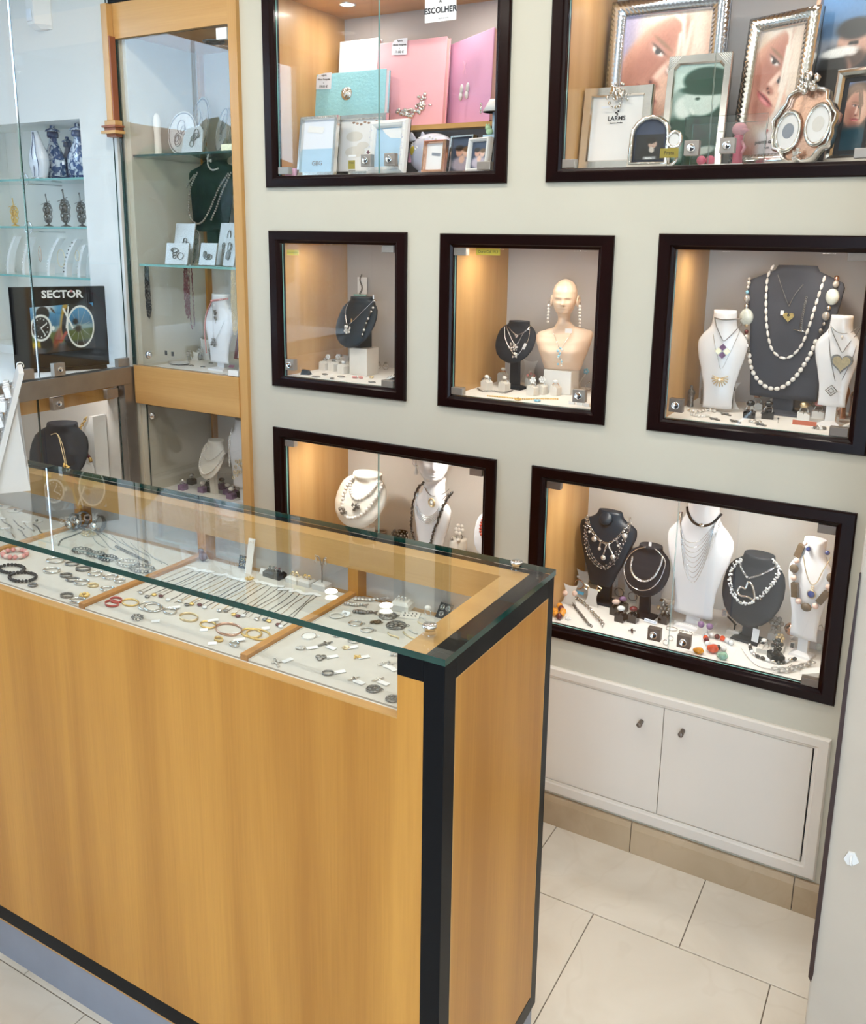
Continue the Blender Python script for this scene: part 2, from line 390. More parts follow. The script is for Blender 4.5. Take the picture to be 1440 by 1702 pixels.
# ================================================================== room lamps
def ceiling_lamp(x, y, e):
    t = thing('ceiling_downlight', 'round recessed white ceiling downlight lighting the shop floor', 'lamp', (x, y, 2.90), 0, 'shop ceiling downlights')
    ob('trim_ring', MB().torus((0, 0, -0.004), 0.055, 0.008, 'z', 24, 6), 'white_plastic', t)
    ob('bulb', MB().lathe([(0.0, -0.004), (0.046, -0.004), (0.046, 0.0), (0.0, 0.0)], n=24), 'lamp_glow_room', t)
    l = bpy.data.lights.new('ceiling_downlight_offscreen', 'AREA'); l.shape = 'DISK'; l.size = 0.10; l.energy = e; l.color = (1.0, 0.92, 0.80)
    o = link('ceiling_downlight_offscreen', l, t, (0, 0, -0.012))
for x, y in [(0.1, -0.75), (1.0, -0.75), (1.9, -0.95), (0.1, -2.1), (1.0, -2.1), (1.9, -2.1), (3.0, -2.1), (2.6, -3.4)]:
    ceiling_lamp(x, y, 7.6)
# ================================================================== shell
ZC = 2.90
WALLY = 0.012
fl = struct(ob('floor', MB().box(-1.5, 3.6, -4.6, 0.05, -0.10, -0.003), 'grout'))
TP = 0.4528
tile_cache = {}
r_i = 0; y1 = 0.0
rows = [(0.012, -0.2872)]
while rows[-1][1] > -4.5: rows.append((rows[-1][1], max(-4.6, rows[-1][1]-TP)))
for i, (ya, yb) in enumerate(rows):
    off = 1.345 if i % 2 == 0 else 1.5686
    k0 = math.floor((-1.5-off)/TP)
    for k in range(k0, k0+13):
        xa = max(-1.5, off+k*TP); xb = min(3.6, off+(k+1)*TP)
        if xb-xa < 0.02: continue
        key = (round(xb-xa, 3), round(ya-yb, 3))
        if key not in tile_cache:
            w, h = key; g = 0.0013
            m = MB(); m.rings([[(-w/2+g, -h/2+g, -0.01), (w/2-g, -h/2+g, -0.01), (w/2-g, h/2-g, -0.01), (-w/2+g, h/2-g, -0.01)],
                               [(-w/2+g, -h/2+g, -0.001), (w/2-g, -h/2+g, -0.001), (w/2-g, h/2-g, -0.001), (-w/2+g, h/2-g, -0.001)],
                               [(-w/2+g+.001, -h/2+g+.001, 0), (w/2-g-.001, -h/2+g+.001, 0), (w/2-g-.001, h/2-g-.001, 0), (-w/2+g+.001, h/2-g-.001, 0)]], smooth=False)
            tile_cache[key] = m.mesh('floor_tile', 'tile')
        link('floor_tile', tile_cache[key], fl, ((xa+xb)/2, (ya+yb)/2, 0))
struct(ob('ceiling', MB().box(-1.5, 3.6, -4.6, 0.6, ZC, ZC+0.1), 'ceiling'))
# ---- back wall with openings (x0,x1,z0,z1)
FR = {'A': (0.252, 1.105, 1.917, 2.560), 'B': (1.222, 2.075, 1.917, 2.560),
      'C': (0.257, 0.784, 1.272, 1.782), 'D': (0.898, 1.423, 1.271, 1.780), 'E': (1.541, 2.074, 1.273, 1.786),
      'F': (0.255, 1.100, 0.617, 1.130), 'G': (1.214, 2.071, 0.617, 1.129)}
opens = [(a+0.02, b-0.02, c+0.02, d-0.02) for a, b, c, d in FR.values()]
opens += [(1.235, 2.054, 0.125, 0.505), (-0.393, 0.155, 0.0, 2.535)]
def holed(mb, X0, X1, Z0, Z1, ya, yb, ops):
    xs = sorted(set([X0, X1]+[v for o in ops for v in o[:2]])); zs = sorted(set([Z0, Z1]+[v for o in ops for v in o[2:]]))
    for xa, xb in zip(xs, xs[1:]):
        run = None
        for za, zb in zip(zs, zs[1:]):
            cx, cz = (xa+xb)/2, (za+zb)/2
            hole = any(o[0] < cx < o[1] and o[2] < cz < o[3] for o in ops)
            if not hole:
                if run is None: run = [za, zb]
                else: run[1] = zb
            if hole and run: mb.box(xa, xb, ya, yb, *run); run = None
        if run: mb.box(xa, xb, ya, yb, *run)
    return mb
struct(ob('wall_back', holed(MB(), -0.42, 2.20, 0.0, ZC, WALLY, 0.05, opens), 'wall'))
# skirting tiles
bb = struct(ob('baseboard_back', MB().box(0.155, 2.13, 0.006, WALLY, 0.0, 0.094), 'grout'))
xs = [0.157]+[1.576+k*0.4496 for k in range(-3, 2)]+[2.128]
for a, b in zip(xs, xs[1:]):
    m = MB(); a += 0.0012; b -= 0.0012
    m.prism([(0.006, 0.0), (-0.001, 0.0), (-0.001, 0.079), (0.0035, 0.096), (0.0065, 0.098), (0.0115, 0.098), (0.0115, 0.0)], a, b, 'yz')
    ob('skirting_tile', m, 'skirting_tile', bb)
# right-hand pilaster, dark strip and rest of the shell
struct(ob('wall_right_pilaster', MB().box(2.121, 2.2355, -0.60, 0.012, 0.0, ZC), 'pilaster', bevel=0.004))
struct(ob('trim_1', MB().prism([(-0.003, 0.333), (0.003, 0.322), (0.0055, 0.340), (0.0055, 0.80), (0.0025, 1.19), (0.0, 1.19), (-0.003, 1.02)], -0.607, -0.598), 'brown_dark', loc=(2.1205, 0, 0)))
struct(ob('trim_2', MB().box(2.2356, 2.30, -0.59, 0.012, 0.0, ZC), 'brown_dark'))
hook = thing('adhesive_hook', 'small clear plastic adhesive hook stuck on white pilaster', 'hook', (2.166, -0.60, 0.62))
ob('backplate', MB().prism([(-0.013, -0.004), (-0.006, -0.014), (0.003, -0.014), (0.014, -0.003), (0.005, 0.014), (-0.006, 0.013)], -0.004, 0.0005), 'white_plastic', hook)
ob('hook_arm', MB().tube([(0, -0.003, 0.007), (0, -0.009, 0.0), (0, -0.010, -0.008), (0.002, -0.006, -0.011)], 0.0022), 'white_plastic', hook)
struct(ob('wall_right', MB().box(3.5, 3.6, -4.6, -0.40, 0.0, ZC), 'wall_white'))
struct(ob('wall_back_corner', MB().box(2.30, 3.6, -0.45, -0.40, 0.0, ZC), 'wall_white'))
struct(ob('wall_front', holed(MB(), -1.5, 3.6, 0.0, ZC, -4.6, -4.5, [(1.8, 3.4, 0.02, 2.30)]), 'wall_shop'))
wf = struct(ob('window_2', MB().box(1.8, 3.4, -4.56, -4.552, 0.02, 2.30), 'glass'))
for x in (1.8, 2.58, 3.36): ob('window_frame', MB().box(x, x+0.04, -4.58, -4.53, 0.02, 2.30), 'steel', wf)
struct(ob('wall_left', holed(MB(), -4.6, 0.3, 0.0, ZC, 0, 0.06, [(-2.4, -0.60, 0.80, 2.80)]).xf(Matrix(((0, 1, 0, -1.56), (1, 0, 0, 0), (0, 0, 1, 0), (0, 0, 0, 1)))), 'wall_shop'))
w1 = struct(ob('window_1', MB().box(-1.534, -1.526, -2.4, -0.60, 0.80, 2.80), 'glass'))
for y in (-2.4, -0.64): ob('window_frame', MB().box(-1.55, -1.51, y, y+0.04, 0.80, 2.80), 'steel', w1)
# end wall beyond the glass partition, with its recess
struct(ob('wall_end', holed(MB(), -1.5, -0.42, 0.0, ZC, 0.0, 0.05, [(-1.32, -0.607, 1.31, 2.17)]), 'wall_white'))
m = MB().box(-1.32, -0.607, 0.20, 0.22, 1.31, 2.17).box(-1.34, -1.32, 0.05, 0.22, 1.29, 2.19).box(-0.607, -0.587, 0.05, 0.22, 1.29, 2.19)
m.box(-1.32, -0.607, 0.05, 0.22, 2.17, 2.19).box(-1.32, -0.607, 0.05, 0.22, 1.29, 1.31)
struct(ob('wall_recess', m, 'wall_white'))
# outdoors, seen mirrored in the glass
struct(ob('ground_street', MB().box(-40, -1.56, -40, 12, -0.25, -0.12), 'asphalt'))
def tree(x, y, h, lab, seed):
    rnd = random.Random(seed); t = thing('street_tree', lab, 'tree', (x, y, -0.12), 0, 'street trees outside the shop window')
    m = MB()
    for k in range(26):
        a = rnd.uniform(0, 2*pi); q = rnd.uniform(0, 1)**.5*h*0.42; zz = h*rnd.uniform(0.42, 0.98); rr = h*rnd.uniform(.10, .19)
        b = len(m.v); m.ball((q*cos(a)*(1.1-zz/h*.5), q*sin(a)*(1.1-zz/h*.5), zz), rr, 9, 7)
        for i in range(b, len(m.v)): m.v[i] = tuple(c+rnd.uniform(-.05, .05)*h for c in m.v[i])
    ob('crown', m, 'leaf', t); ob('trunk', MB().tube([(0, 0, 0), (0.03, 0, h*.3), (0, 0.04, h*.6)], [h*.04, h*.03, h*.02], 8), 'bark', t)
for i, (x, y, h) in enumerate([(-8.5, -6.2, 3.0), (-9.2, -9.6, 3.3), (-7.6, -3.2, 2.9), (-8.2, -13.2, 3.6)]): tree(x, y, h, 'leafy dark green street tree outside the shop window', i)
hb = thing('street_house', 'ochre rendered house with tiled roof across the street', 'building', (-14, -9, -0.12))
ob('house_wall', MB().box(-3, 3, -6, 8, 0, 3.1), 'render_wall', hb)
ob('house_roof', MB().prism([(-3.4, 3.1), (3.4, 3.1), (0, 4.25)], -6.4, 8.4, 'xz'), 'roof_tile', hb)
for y in (-4.5, -2, 0.5, 3, 5.5):
    w = ob('house_window', MB().box(2.98, 3.03, y, y+1.0, 1.4, 2.8), 'wall_white', hb); ob('pane', MB().box(3.03, 3.04, y+.08, y+.92, 1.48, 2.72), 'dark_glass', w)
# ================================================================== wall niches
def lock(parent, x, y, z, s=0.034, mt='lock_plate', ax='y'):
    """square lock plate facing -y (or +x)"""
    o = ob('lock_plate', MB().box(-s/2, s/2, -0.006, 0.014, -s/2, s/2), mt, parent, (x, y, z), (0, 0, 0 if ax == 'y' else pi/2), bevel=0.001)
    m = MB().lathe([(0.0, 0.004), (0.0105, 0.004), (0.0105, 0.011), (0.0085, 0.012), (0.0075, 0.010), (0.0, 0.010)], n=20, axis='y')
    c = ob('lock_cylinder', m, 'chrome', o)
    ob('keyway', MB().box(-0.0012, 0.0012, -0.0125, -0.009, -0.006, 0.001), 'ink', o)
    return o
def clip(parent, x, y, z, w=0.042, h=0.022, mt='lock_plate', ax='y'):
    return ob('hinge_clip', MB().box(-w/2, w/2, -0.005, 0.016, -h/2, h/2), mt, parent, (x, y, z), (0, 0, 0 if ax == 'y' else pi/2), bevel=0.001)
NL = []
def niche(key, lab, lamps, seam=None, locks=(), clips=(), back='back_panel', floor='cloth_white', en=2.2, depth=0.385, lockm='lock_plate', ceil_up=0.006, warm=(1.0, 0.92, 0.80)):
    x0, x1, z0, z1 = FR[key]; W = 0.043
    t = thing('wall_display_case', lab, 'display case', ((x0+x1)/2, 0.0, z0))
    ox, oz = (x0+x1)/2, z0
    a, b, h = x0-ox, x1-ox, z1-z0
    I = lambda: None
    ai, bi, ci, di = a+W, b-W, W-0.008, h-W+0.004
    y0, y1 = 0.0, 0.034
    def rail(q, mt):
        # q: outer p0,p1 inner p1,p0 (x,z)
        o0, o1, i1, i0 = q
        e = 0.005
        def lerp(p, r, f): return (p[0]+(r[0]-p[0])*f, p[1]+(r[1]-p[1])*f)
        m = MB(); rs = []
        for p, r in ((o0, i0), (o1, i1)):
            g = [(p, 0.030), (p, y0+0.004), (lerp(p, r, .09), y0), (lerp(p, r, .72), y0), (lerp(p, r, .80), y0+0.005), (lerp(p, r, .97), y0+0.008), (r, y0+0.010), (r, y1)]
            rs.append([(c[0], yy, c[1]) for c, yy in g])
        m.rings(rs, smooth=False); ob('frame_rail', m, mt, t)
    rail(((a, h), (b, h), (bi, di), (ai, di)), 'mahogany_x'); rail(((a, 0), (b, 0), (bi, ci), (ai, ci)), 'mahogany_x')
    rail(((a, 0), (a, h), (ai, di), (ai, ci)), 'mahogany_z'); rail(((b, 0), (b, h), (bi, di), (bi, ci)), 'mahogany_z')
    D = depth
    ob('side_panel', MB().box(ai-0.012, ai, 0.034, D, ci-0.01, di+0.02), 'niche_wood', t)
    ob('side_panel', MB().box(bi, bi+0.012, 0.034, D, ci-0.01, di+0.02), 'niche_wood', t)
    ob('back_panel', MB().box(ai-0.012, bi+0.012, D, D+0.012, ci-0.01, di+0.02), back, t)
    zt = di+ceil_up
    ob('top_panel', MB().box(ai, bi, 0.030, D, zt, zt+0.012), 'beech_x', t)
    ob('floor_panel', MB().box(ai, bi, 0.030, D, ci-0.012, ci), floor, t)
    edges = [ai+0.0015]+([seam-0.001-ox, seam+0.001-ox] if seam else [])+[bi-0.0015]
    for k in range(0, len(edges), 2):
        xa, xb = edges[k], edges[k+1]
        p = ob('glass_pane', MB().box(xa, xb, 0.018, 0.023, ci+0.0015, di-0.003, 1, {2: 0, 4: 0}), ['glass', 'glass_edge_light'], t)
        for lx, lz in locks:
            if xa <= lx-ox <= xb: lock(p, lx-ox, 0.017, lz-oz, 0.036, lockm)
        for cx, cz in clips:
            if xa-0.03 <= cx-ox <= xb+0.03: clip(p, cx-ox, 0.017, cz-oz, mt=lockm)
    for lx, ly in lamps:
        L = ob('downlight', MB().torus((0, 0, 0), 0.026, 0.0035, 'z', 20, 6), 'chrome', t, (lx-ox, ly, zt-0.001))
        ob('bulb', MB().lathe([(0.0, -0.001), (0.022, -0.001), (0.022, 0.002), (0.0, 0.002)], n=20), 'lamp_glow', L)
        d = bpy.data.lights.new('niche_light', 'AREA'); d.shape = 'DISK'; d.size = 0.044; d.energy = en*0.42; d.color = warm
        link('niche_light', d, L, (0, 0, -0.004))
    return t, ci+oz, zt+oz
PXY = lambda q, Y=0.015: on(q, 1, Y)
def pxz(*qs): return [(PXY(q).x, PXY(q).z) for q in qs]
niche('A', 'dark wood framed wall case holding pink and blue photo albums', [(0.427, .215), (0.86, .215)], seam=PXY(zA(666, 500)).x,
      locks=pxz(zA(600, 893), zA(731, 888)), clips=pxz(zA(140, 950), zA(1255, 922)), en=2.1, warm=(1.0, .92, .84), ceil_up=-0.030)
niche('B', 'dark wood framed wall case filled with silver photo frames', [(1.40, .13), (1.86, .13)], seam=PXY(zB(745, 600)).x,
      locks=pxz(zB(667, 656), zB(825, 645)), clips=pxz(zB(118, 725), zB(1432, 678)), en=2.3, warm=(1.0, .93, .88), ceil_up=0.0)
niche('C', 'square dark framed wall case with one navy necklace bust', [(0.40, .13), (0.635, .13)], locks=pxz(zC(288, 1297)), clips=pxz(zC(1180, 240), zC(1175, 1472)), en=0.8)
niche('D', 'square dark framed wall case with a mannequin head inside', [(1.04, .13), (1.28, .13)], locks=pxz(zD(1103, 1257)), clips=pxz(zD(240, 210), zD(215, 1222)), en=1.5)
niche('E', 'dark framed wall case with a big grey necklace bust', [(1.68, .13), (1.93, .13)], locks=pxz(zE(243, 1113)), clips=pxz(zE(1385, 175), zE(1268, 1280)), en=1.3, lockm='lock_dark')
niche('F', 'low dark framed wall case with pearl bust behind the counter', [(0.45, .13), (0.90, .13)], seam=PXY(zF(677, 400)).x, clips=pxz(zF(148, 132), zF(1265, 305)), back='back_light', en=2.6, warm=(1.0, .94, .86))
niche('G', 'low dark framed wall case with five necklace busts', [(1.42, .13), (1.86, .13)], seam=PXY(zG(1225, 1100)).x,
      locks=pxz(zG(1081, 1412), zG(1325, 1472)), clips=pxz(zG(252, 182), zH(1128, 240), zH(990, 1462)), back='back_light', en=2.8, lockm='lock_dark', warm=(1.0, .94, .86))
FZ = {k: FR[k][2]+0.035 for k in FR}
# ================================================================== white cupboard
cb = thing('wall_cupboard', 'low white two door cupboard set in wall above skirting', 'cupboard', (1.645, 0.0, 0.1088))
a, b, h = 1.215-1.645, 2.074-1.645, 0.5227-0.1088
ai, bi, ci, di = 1.253-1.645, 2.037-1.645, 0.1506-0.1088, 0.4884-0.1088
def crail(q):
    o0, o1, i1, i0 = q; m = MB(); rs = []
    for p, r in ((o0, i0), (o1, i1)):
        L = lambda f: (p[0]+(r[0]-p[0])*f, p[1]+(r[1]-p[1])*f)
        rs.append([(c[0], yy, c[1]) for c, yy in [(p, .03), (p, .004), (L(.12), -.001), (L(.75), -.001), (L(.85), .002), (r, .003), (r, .03)]])
    ob('frame_rail', m.rings(rs, smooth=False), 'cupboard', cb)
crail(((a, h), (b, h), (bi, di), (ai, di))); crail(((a, 0), (b, 0), (bi, ci), (ai, ci))); crail(((a, 0), (a, h), (ai, di), (ai, ci))); crail(((b, 0), (b, h), (bi, di), (bi, ci)))
ob('carcass', MB().box(ai-.01, bi+.01, 0.03, 0.35, ci-.01, di+.01), 'ink', cb)
g = 0.0018
for xa, xb, kq in ((ai+g, -g/2, (1064, 1203)), (g/2, bi-0.004, (1133, 1219))):
    d = ob('door', MB().box(xa, xb, 0.004, 0.028, ci+g, di-g), 'cupboard', cb, bevel=0.001)
    kp = on(kq, 1, -0.012)
    ob('knob', MB().lathe([(0, -0.004), (0.0065, -0.004), (0.0065, 0.018), (0.0075, 0.019), (0.0075, 0.024), (0.006, 0.0255), (0, 0.0255)], n=16, axis='y'), 'lock_dark', d, (kp.x-1.645, 0.002, kp.z-0.1088))
# ================================================================== counter
CX0, CX1, CYF, CYB, CZ0, CZ1 = -0.25, 1.5904, -1.183, -0.7383, 0.1143, 1.1205
ct = thing('display_counter', 'long beech and black jewellery counter with glass top', 'counter', (0, 0, 0))
S = 0.038
ob('front_panel', MB().box(CX0, CX1-S, CYF, CYF+0.018, CZ0+S, 1.0047), 'beech_z', ct)
ob('front_panel', MB().box(1.5036, CX1-S, CYF, CYF+0.018, 1.0047, CZ1-S), 'beech_z', ct)
ob('edge_strip', MB().box(1.5036, CX1-S, CYF-0.0005, CYF+0.018, CZ1-S, CZ1), 'black', ct)
ob('edge_strip', MB().box(CX1-S, CX1, CYF-0.0005, CYF+S, CZ0, CZ1), 'black', ct, bevel=0.0015)
ob('edge_strip', MB().box(CX0, CX1-S, CYF-0.0005, CYF+0.018, CZ0, CZ0+S), 'black', ct)
ob('wood_lipping', MB().box(CX0, CX1-S, CYF, CYF+0.018, CZ0-0.005, CZ0), 'beech_x', ct)
ob('wood_lipping', MB().box(CX0, 1.5036, CYF-0.0004, CYF+0.018, 1.0035, 1.0062), 'maple_x', ct)
ob('edge_strip', MB().box(CX1-0.02, CX1, CYB-0.028, CYB, CZ0, CZ1), 'black', ct, bevel=0.001)
ob('edge_strip', MB().box(CX1-0.02, CX1, CYF+S, CYB-0.028, CZ1-S, CZ1), 'black', ct)
ob('edge_strip', MB().box(CX1-0.02, CX1, CYF+S, CYB-0.028, CZ0, CZ0+S), 'black', ct)
ob('end_panel', MB().box(CX1-0.02, CX1-0.0004, CYF+S+.002, CYB-0.030, CZ0+S+.002, CZ1-S-.002), 'beech_z', ct)
ob('wood_lipping', MB().box(CX1-0.006, CX1, CYF+S, CYF+S+0.002, CZ0+S, CZ1-S), 'maple_z', ct)
ob('wood_lipping', MB().box(CX1-0.006, CX1, CYB-0.030, CYB-0.028, CZ0+S, CZ1-S), 'maple_z', ct)
ob('wood_lipping', MB().box(CX1-0.006, CX1, CYF+S+.002, CYB-0.030, CZ1-S-.002, CZ1-S), 'maple_x', ct)
ob('toe_kick', MB().box(CX0+0.02, CX1-0.004, CYF+0.004, CYB-0.01, 0.0, CZ0-0.005), 'kick', ct)
ob('left_end_panel', MB().box(CX0, CX0+0.02, CYF+0.018, CYB, CZ0, CZ1), 'beech_z', ct)
ob('back_panel', MB().box(CX0+.02, CX1-0.02, CYB-0.018, CYB, CZ0, 1.000), 'beech_z', ct)
ob('deck', MB().box(CX0+.02, CX1-0.02, CYF+0.018, CYB-0.018, 0.975, 0.992), 'maple_x', ct)
ob('front_sill', MB().box(CX0+.02, 1.50, CYF+0.018, -1.150, 0.992, 0.9985), 'stand_cream', ct)
ob('end_cheek', MB().box(1.5005, 1.5455, CYF+0.018, -0.757, 0.992, CZ1-0.0005), 'maple_x', ct)
ob('end_cap', MB().box(1.5455, CX1-S, CYF+0.018, -0.757, 0.992, CZ1-0.0004), 'black', ct)
ob('end_cap', MB().box(CX1-S, CX1-0.02, CYF+S, CYB-0.0, 0.992, CZ1-0.0004), 'black', ct)
ob('back_rail', MB().box(CX0+.02, 1.5005, -0.797, -0.757, 1.062, CZ1-0.0005), 'maple_x', ct)
ob('back_cap', MB().box(CX0+.02, CX1-S, -0.757, CYB, 1.000, CZ1-0.0004), 'black', ct)
for x in (0.2545, 0.7005, 1.1465):
    ob('divider', MB().box(x-0.008, x+0.008, -1.150, -0.797, 0.992, 1.010), 'beech_y', ct)
    ob('back_post', MB().box(x-0.013, x+0.013, -0.797, -0.760, 0.992, 1.062), 'beech_z', ct)
ob('back_screen', MB().box(CX0+.02, 1.5005, -0.764, -0.758, 0.992, 1.062), 'stand_grey', ct)
gt = ob('glass_top', MB().box(CX0-.002, CX1+.002, CYF-.003, CYB+.002, CZ1, 1.1322, 1, {0: 2, 1: 0}), ['glass_counter', 'glass_edge', 'glass_counter_under'], ct)
ob('front_glass', MB().box(CX0+.02, 1.5030, CYF+0.006, CYF+0.010, 1.0047, CZ1, 1, {2: 0, 4: 0}), ['glass', 'glass_edge_light'], ct)
for x, y in ((1.5176, -1.105), (1.516, -0.757), (-0.18, -1.105), (-0.18, -0.757)):
    ob('standoff_disc', MB().lathe([(0, 0), (0.0105, 0), (0.0105, 0.003), (0.0125, 0.004), (0.0125, 0.0085), (0.0115, 0.0095), (0, 0.0095)], n=24), 'chrome', gt, (x, y, 1.1322))
TRX = [(-0.228, 0.2455), (0.2635, 0.6915), (0.7095, 1.1375), (1.1555, 1.4995)]
TRL = ['cream cloth tray of rings at the stand end of the counter', 'cream cloth tray of silver bangles and dark bracelets in counter', 'cream cloth tray of fine chains and gold bangles in counter', 'cream cloth tray of silver pendants and crosses in counter']
TZ = 1.001
for (xa, xb), lab in zip(TRX, TRL):
    t = thing('display_tray', lab, 'tray', ((xa+xb)/2, -0.9735, 0.9925)); w = (xb-xa)/2-.001
    ob('tray_base', MB().box(-w, w, -0.175, 0.175, 0, 0.0085), 'tray_cloth', t)
    m = MB()
    for s in (-1, 1): m.box(s*w-(.0015 if s > 0 else 0), s*w+(.0015 if s < 0 else 0), -.175, .175, .0085, .0105)
    ob('tray_rim', m, 'stand_cream', t)
# ================================================================== tall wood cabinet at the corner
wc = thing('wood_display_cabinet', 'tall beech framed glass cabinet in the corner of the shop', 'cabinet', (0, 0, 0))
ob('stile', MB().box(0.119, 0.155, -0.004, 0.40, 0.0, 2.56), 'maple_z', wc, bevel=0.001)
ob('top_rail', MB().box(-0.418, 0.119, -0.003, 0.02, 2.42, 2.535), 'maple_x', wc, bevel=0.001)
ob('cornice', MB().box(-0.418, 0.119, -0.006, 0.02, 2.535, 2.72), 'black', wc)
ob('mid_rail', MB().box(-0.393, 0.119, -0.008, 0.02, 1.147, 1.2885), 'maple_x', wc, bevel=0.001)
ob('top_board', MB().box(-0.393, 0.119, 0.02, 0.40, 2.432, 2.45), 'beech_y', wc)
ob('mid_board', MB().box(-0.393, 0.119, 0.02, 0.40, 1.262, 1.280), 'cloth_white', wc)
ob('base_board', MB().box(-0.393, 0.119, 0.0, 0.40, 0.775, 0.795), 'cloth_white', wc)
ob('base_front', MB().box(-0.393, 0.119, 0.0, 0.02, 0.0, 0.775), 'maple_z', wc)
ob('back_panel', MB().box(-0.393, 0.119, 0.385, 0.40, 0.0, 2.45), 'back_light', wc)
ob('side_panel', MB().box(-0.395, -0.372, 0.02, 0.40, 0.0, 2.45), 'wall', wc)
ob('corner_batten', MB().box(-0.372, -0.360, 0.360, 0.385, 0.80, 2.432), 'beech_z', wc)
for zz in (2.035, 1.655):
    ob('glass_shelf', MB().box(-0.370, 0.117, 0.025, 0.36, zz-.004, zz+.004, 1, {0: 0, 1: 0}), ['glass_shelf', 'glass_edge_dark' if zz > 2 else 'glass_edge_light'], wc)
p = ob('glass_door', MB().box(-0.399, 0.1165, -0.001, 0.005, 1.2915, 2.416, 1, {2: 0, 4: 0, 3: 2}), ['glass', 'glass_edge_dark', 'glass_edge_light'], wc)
ob('door_edge', MB().box(-0.4025, -0.393, -0.0025, 0.0065, 1.2915, 2.416), 'glass_edge_dark', p)
def disc_lock(parent, q, Y):
    P = on(q, 1, Y); o = ob('disc_lock', MB().lathe([(0, -.006), (0.0135, -.006), (0.0135, .004), (0.0115, .006), (0.008, .006), (0.007, .009), (0, .009)], n=22, axis='y'), 'chrome', parent, P)
    ob('keyway', MB().box(-.001, .001, -.0095, -.0085, -.004, .004), 'ink', o)
disc_lock(p, z4(177, 719), -0.001)
ob('hinge_clip', MB().box(0.071, 0.1155, -0.006, 0.010, 2.376, 2.410), 'white_plastic', p)
ob('hinge_clip', MB().box(0.071, 0.1155, -0.006, 0.010, 1.2915, 1.310), 'white_plastic', p)
p = ob('glass_door', MB().box(-0.345, 0.1165, -0.001, 0.005, 0.80, 1.144, 1, {2: 0, 4: 0}), ['glass', 'glass_edge_dark'], wc)
disc_lock(p, z4(198, 1102), -0.001)
L = ob('downlight', MB().torus((0, 0, 0), 0.034, 0.006, 'z', 24, 6), 'silver_dark', wc, (-0.15, 0.22, 2.431))
ob('bulb', MB().ball((0, 0, 0.002), (0.02, 0.02, 0.008), 12, 6), 'silver_dark', L)
# short wooden jamb with stepped moulding beside it
jm = thing('wooden_wall_bracket', 'reddish wooden jamb ending in a stepped moulding beside cabinet', 'bracket', (-0.418, 0.0, 2.106))
ob('jamb_post', MB().box(-0.012, 0.018, -0.030, -0.004, 0.045, 0.425), 'maple_z', jm, bevel=0.002)
ob('jamb_inner', MB().box(0.018, 0.024, -0.028, -0.004, 0.045, 0.320), 'redwood', jm)
m = MB()
for za, zb, ex, mi in ((0.028, 0.045, .006, 0), (0.021, 0.028, .016, 1), (0.010, 0.021, .008, 1), (0.0, 0.010, .018, 0), (-0.010, 0.0, .002, 1)):
    m.box(-0.014-ex*.6, 0.030+ex, -0.030-ex, -0.004, za, zb, mi)
ob('moulding', m, ['maple_x', 'redwood'], jm, bevel=0.001)
# ================================================================== metal and glass partition showcase on the left
pt = thing('glass_showcase', 'grey metal and glass showcase partition at the shop window', 'showcase', (-0.42, 0, 0))
ob('post', MB().box(-.02, .02, -.050, -.001, 0.0, 1.22), 'steel', pt, bevel=.001)
ob('post', MB().box(-.02, .02, -1.60, -1.55, 0.0, 1.22), 'steel', pt, bevel=.001)
ob('rail', MB().box(-.02, .02, -1.60, -.001, 1.22, 1.283), 'steel', pt, bevel=.001)
ob('wood_rail', MB().box(-.075, -.030, -1.55, -.05, 1.165, 1.215), 'maple_z', pt)
ob('base_panel', MB().box(-.02, .02, -1.55, -.05, 0.0, 0.82), 'wall_white', pt)
ob('display_deck', MB().box(-1.07, -.02, -1.60, -.001, 1.258, 1.276), 'cloth_white', pt)
ob('lower_deck', MB().box(-.62, -.02, -1.55, -.05, 0.82, 0.838), 'cloth_white', pt)
ob('lower_back', MB().box(-.64, -.62, -1.55, -.005, 0.82, 1.258), 'wall_white', pt)
ob('lower_end', MB().box(-.62, -.02, -.055, -.052, 0.838, 1.258), 'back_light', pt)
def pane(y0, y1, z0, z1, em='glass_edge_dark', e2=1):
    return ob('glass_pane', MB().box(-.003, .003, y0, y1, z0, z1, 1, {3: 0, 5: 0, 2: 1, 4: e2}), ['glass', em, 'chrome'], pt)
p1_ = pane(-.3865, -.014, 1.287, 2.895); p2_ = pane(-1.58, -.3905, 1.287, 2.895, e2=2)
p3_ = pane(-.400, -.062, 0.842, 1.216); p4_ = pane(-1.54, -.404, 0.842, 1.216)
lock(p1_, .004, -.313, 1.308, .044, ax='x'); clip(p2_, .004, -.437, 1.306, .05, .034, ax='x'); clip(p1_, .004, -.036, 1.301, .05, .03, ax='x')
lock(p3_, .004, -.328, 1.192, .044, ax='x'); clip(p3_, .004, -.095, 1.193, .05, .034, ax='x')
d = bpy.data.lights.new('showcase_light', 'AREA'); d.shape = 'RECTANGLE'; d.size = .04; d.size_y = .9; d.energy = 1.6; d.color = (1, .97, .94); lo = link('showcase_light', d, pt, (-.10, -.55, 1.250))
ob('light_tube', MB().box(-.125, -.080, -1.1, -.06, 1.2505, 1.2575), 'white_plastic', pt)
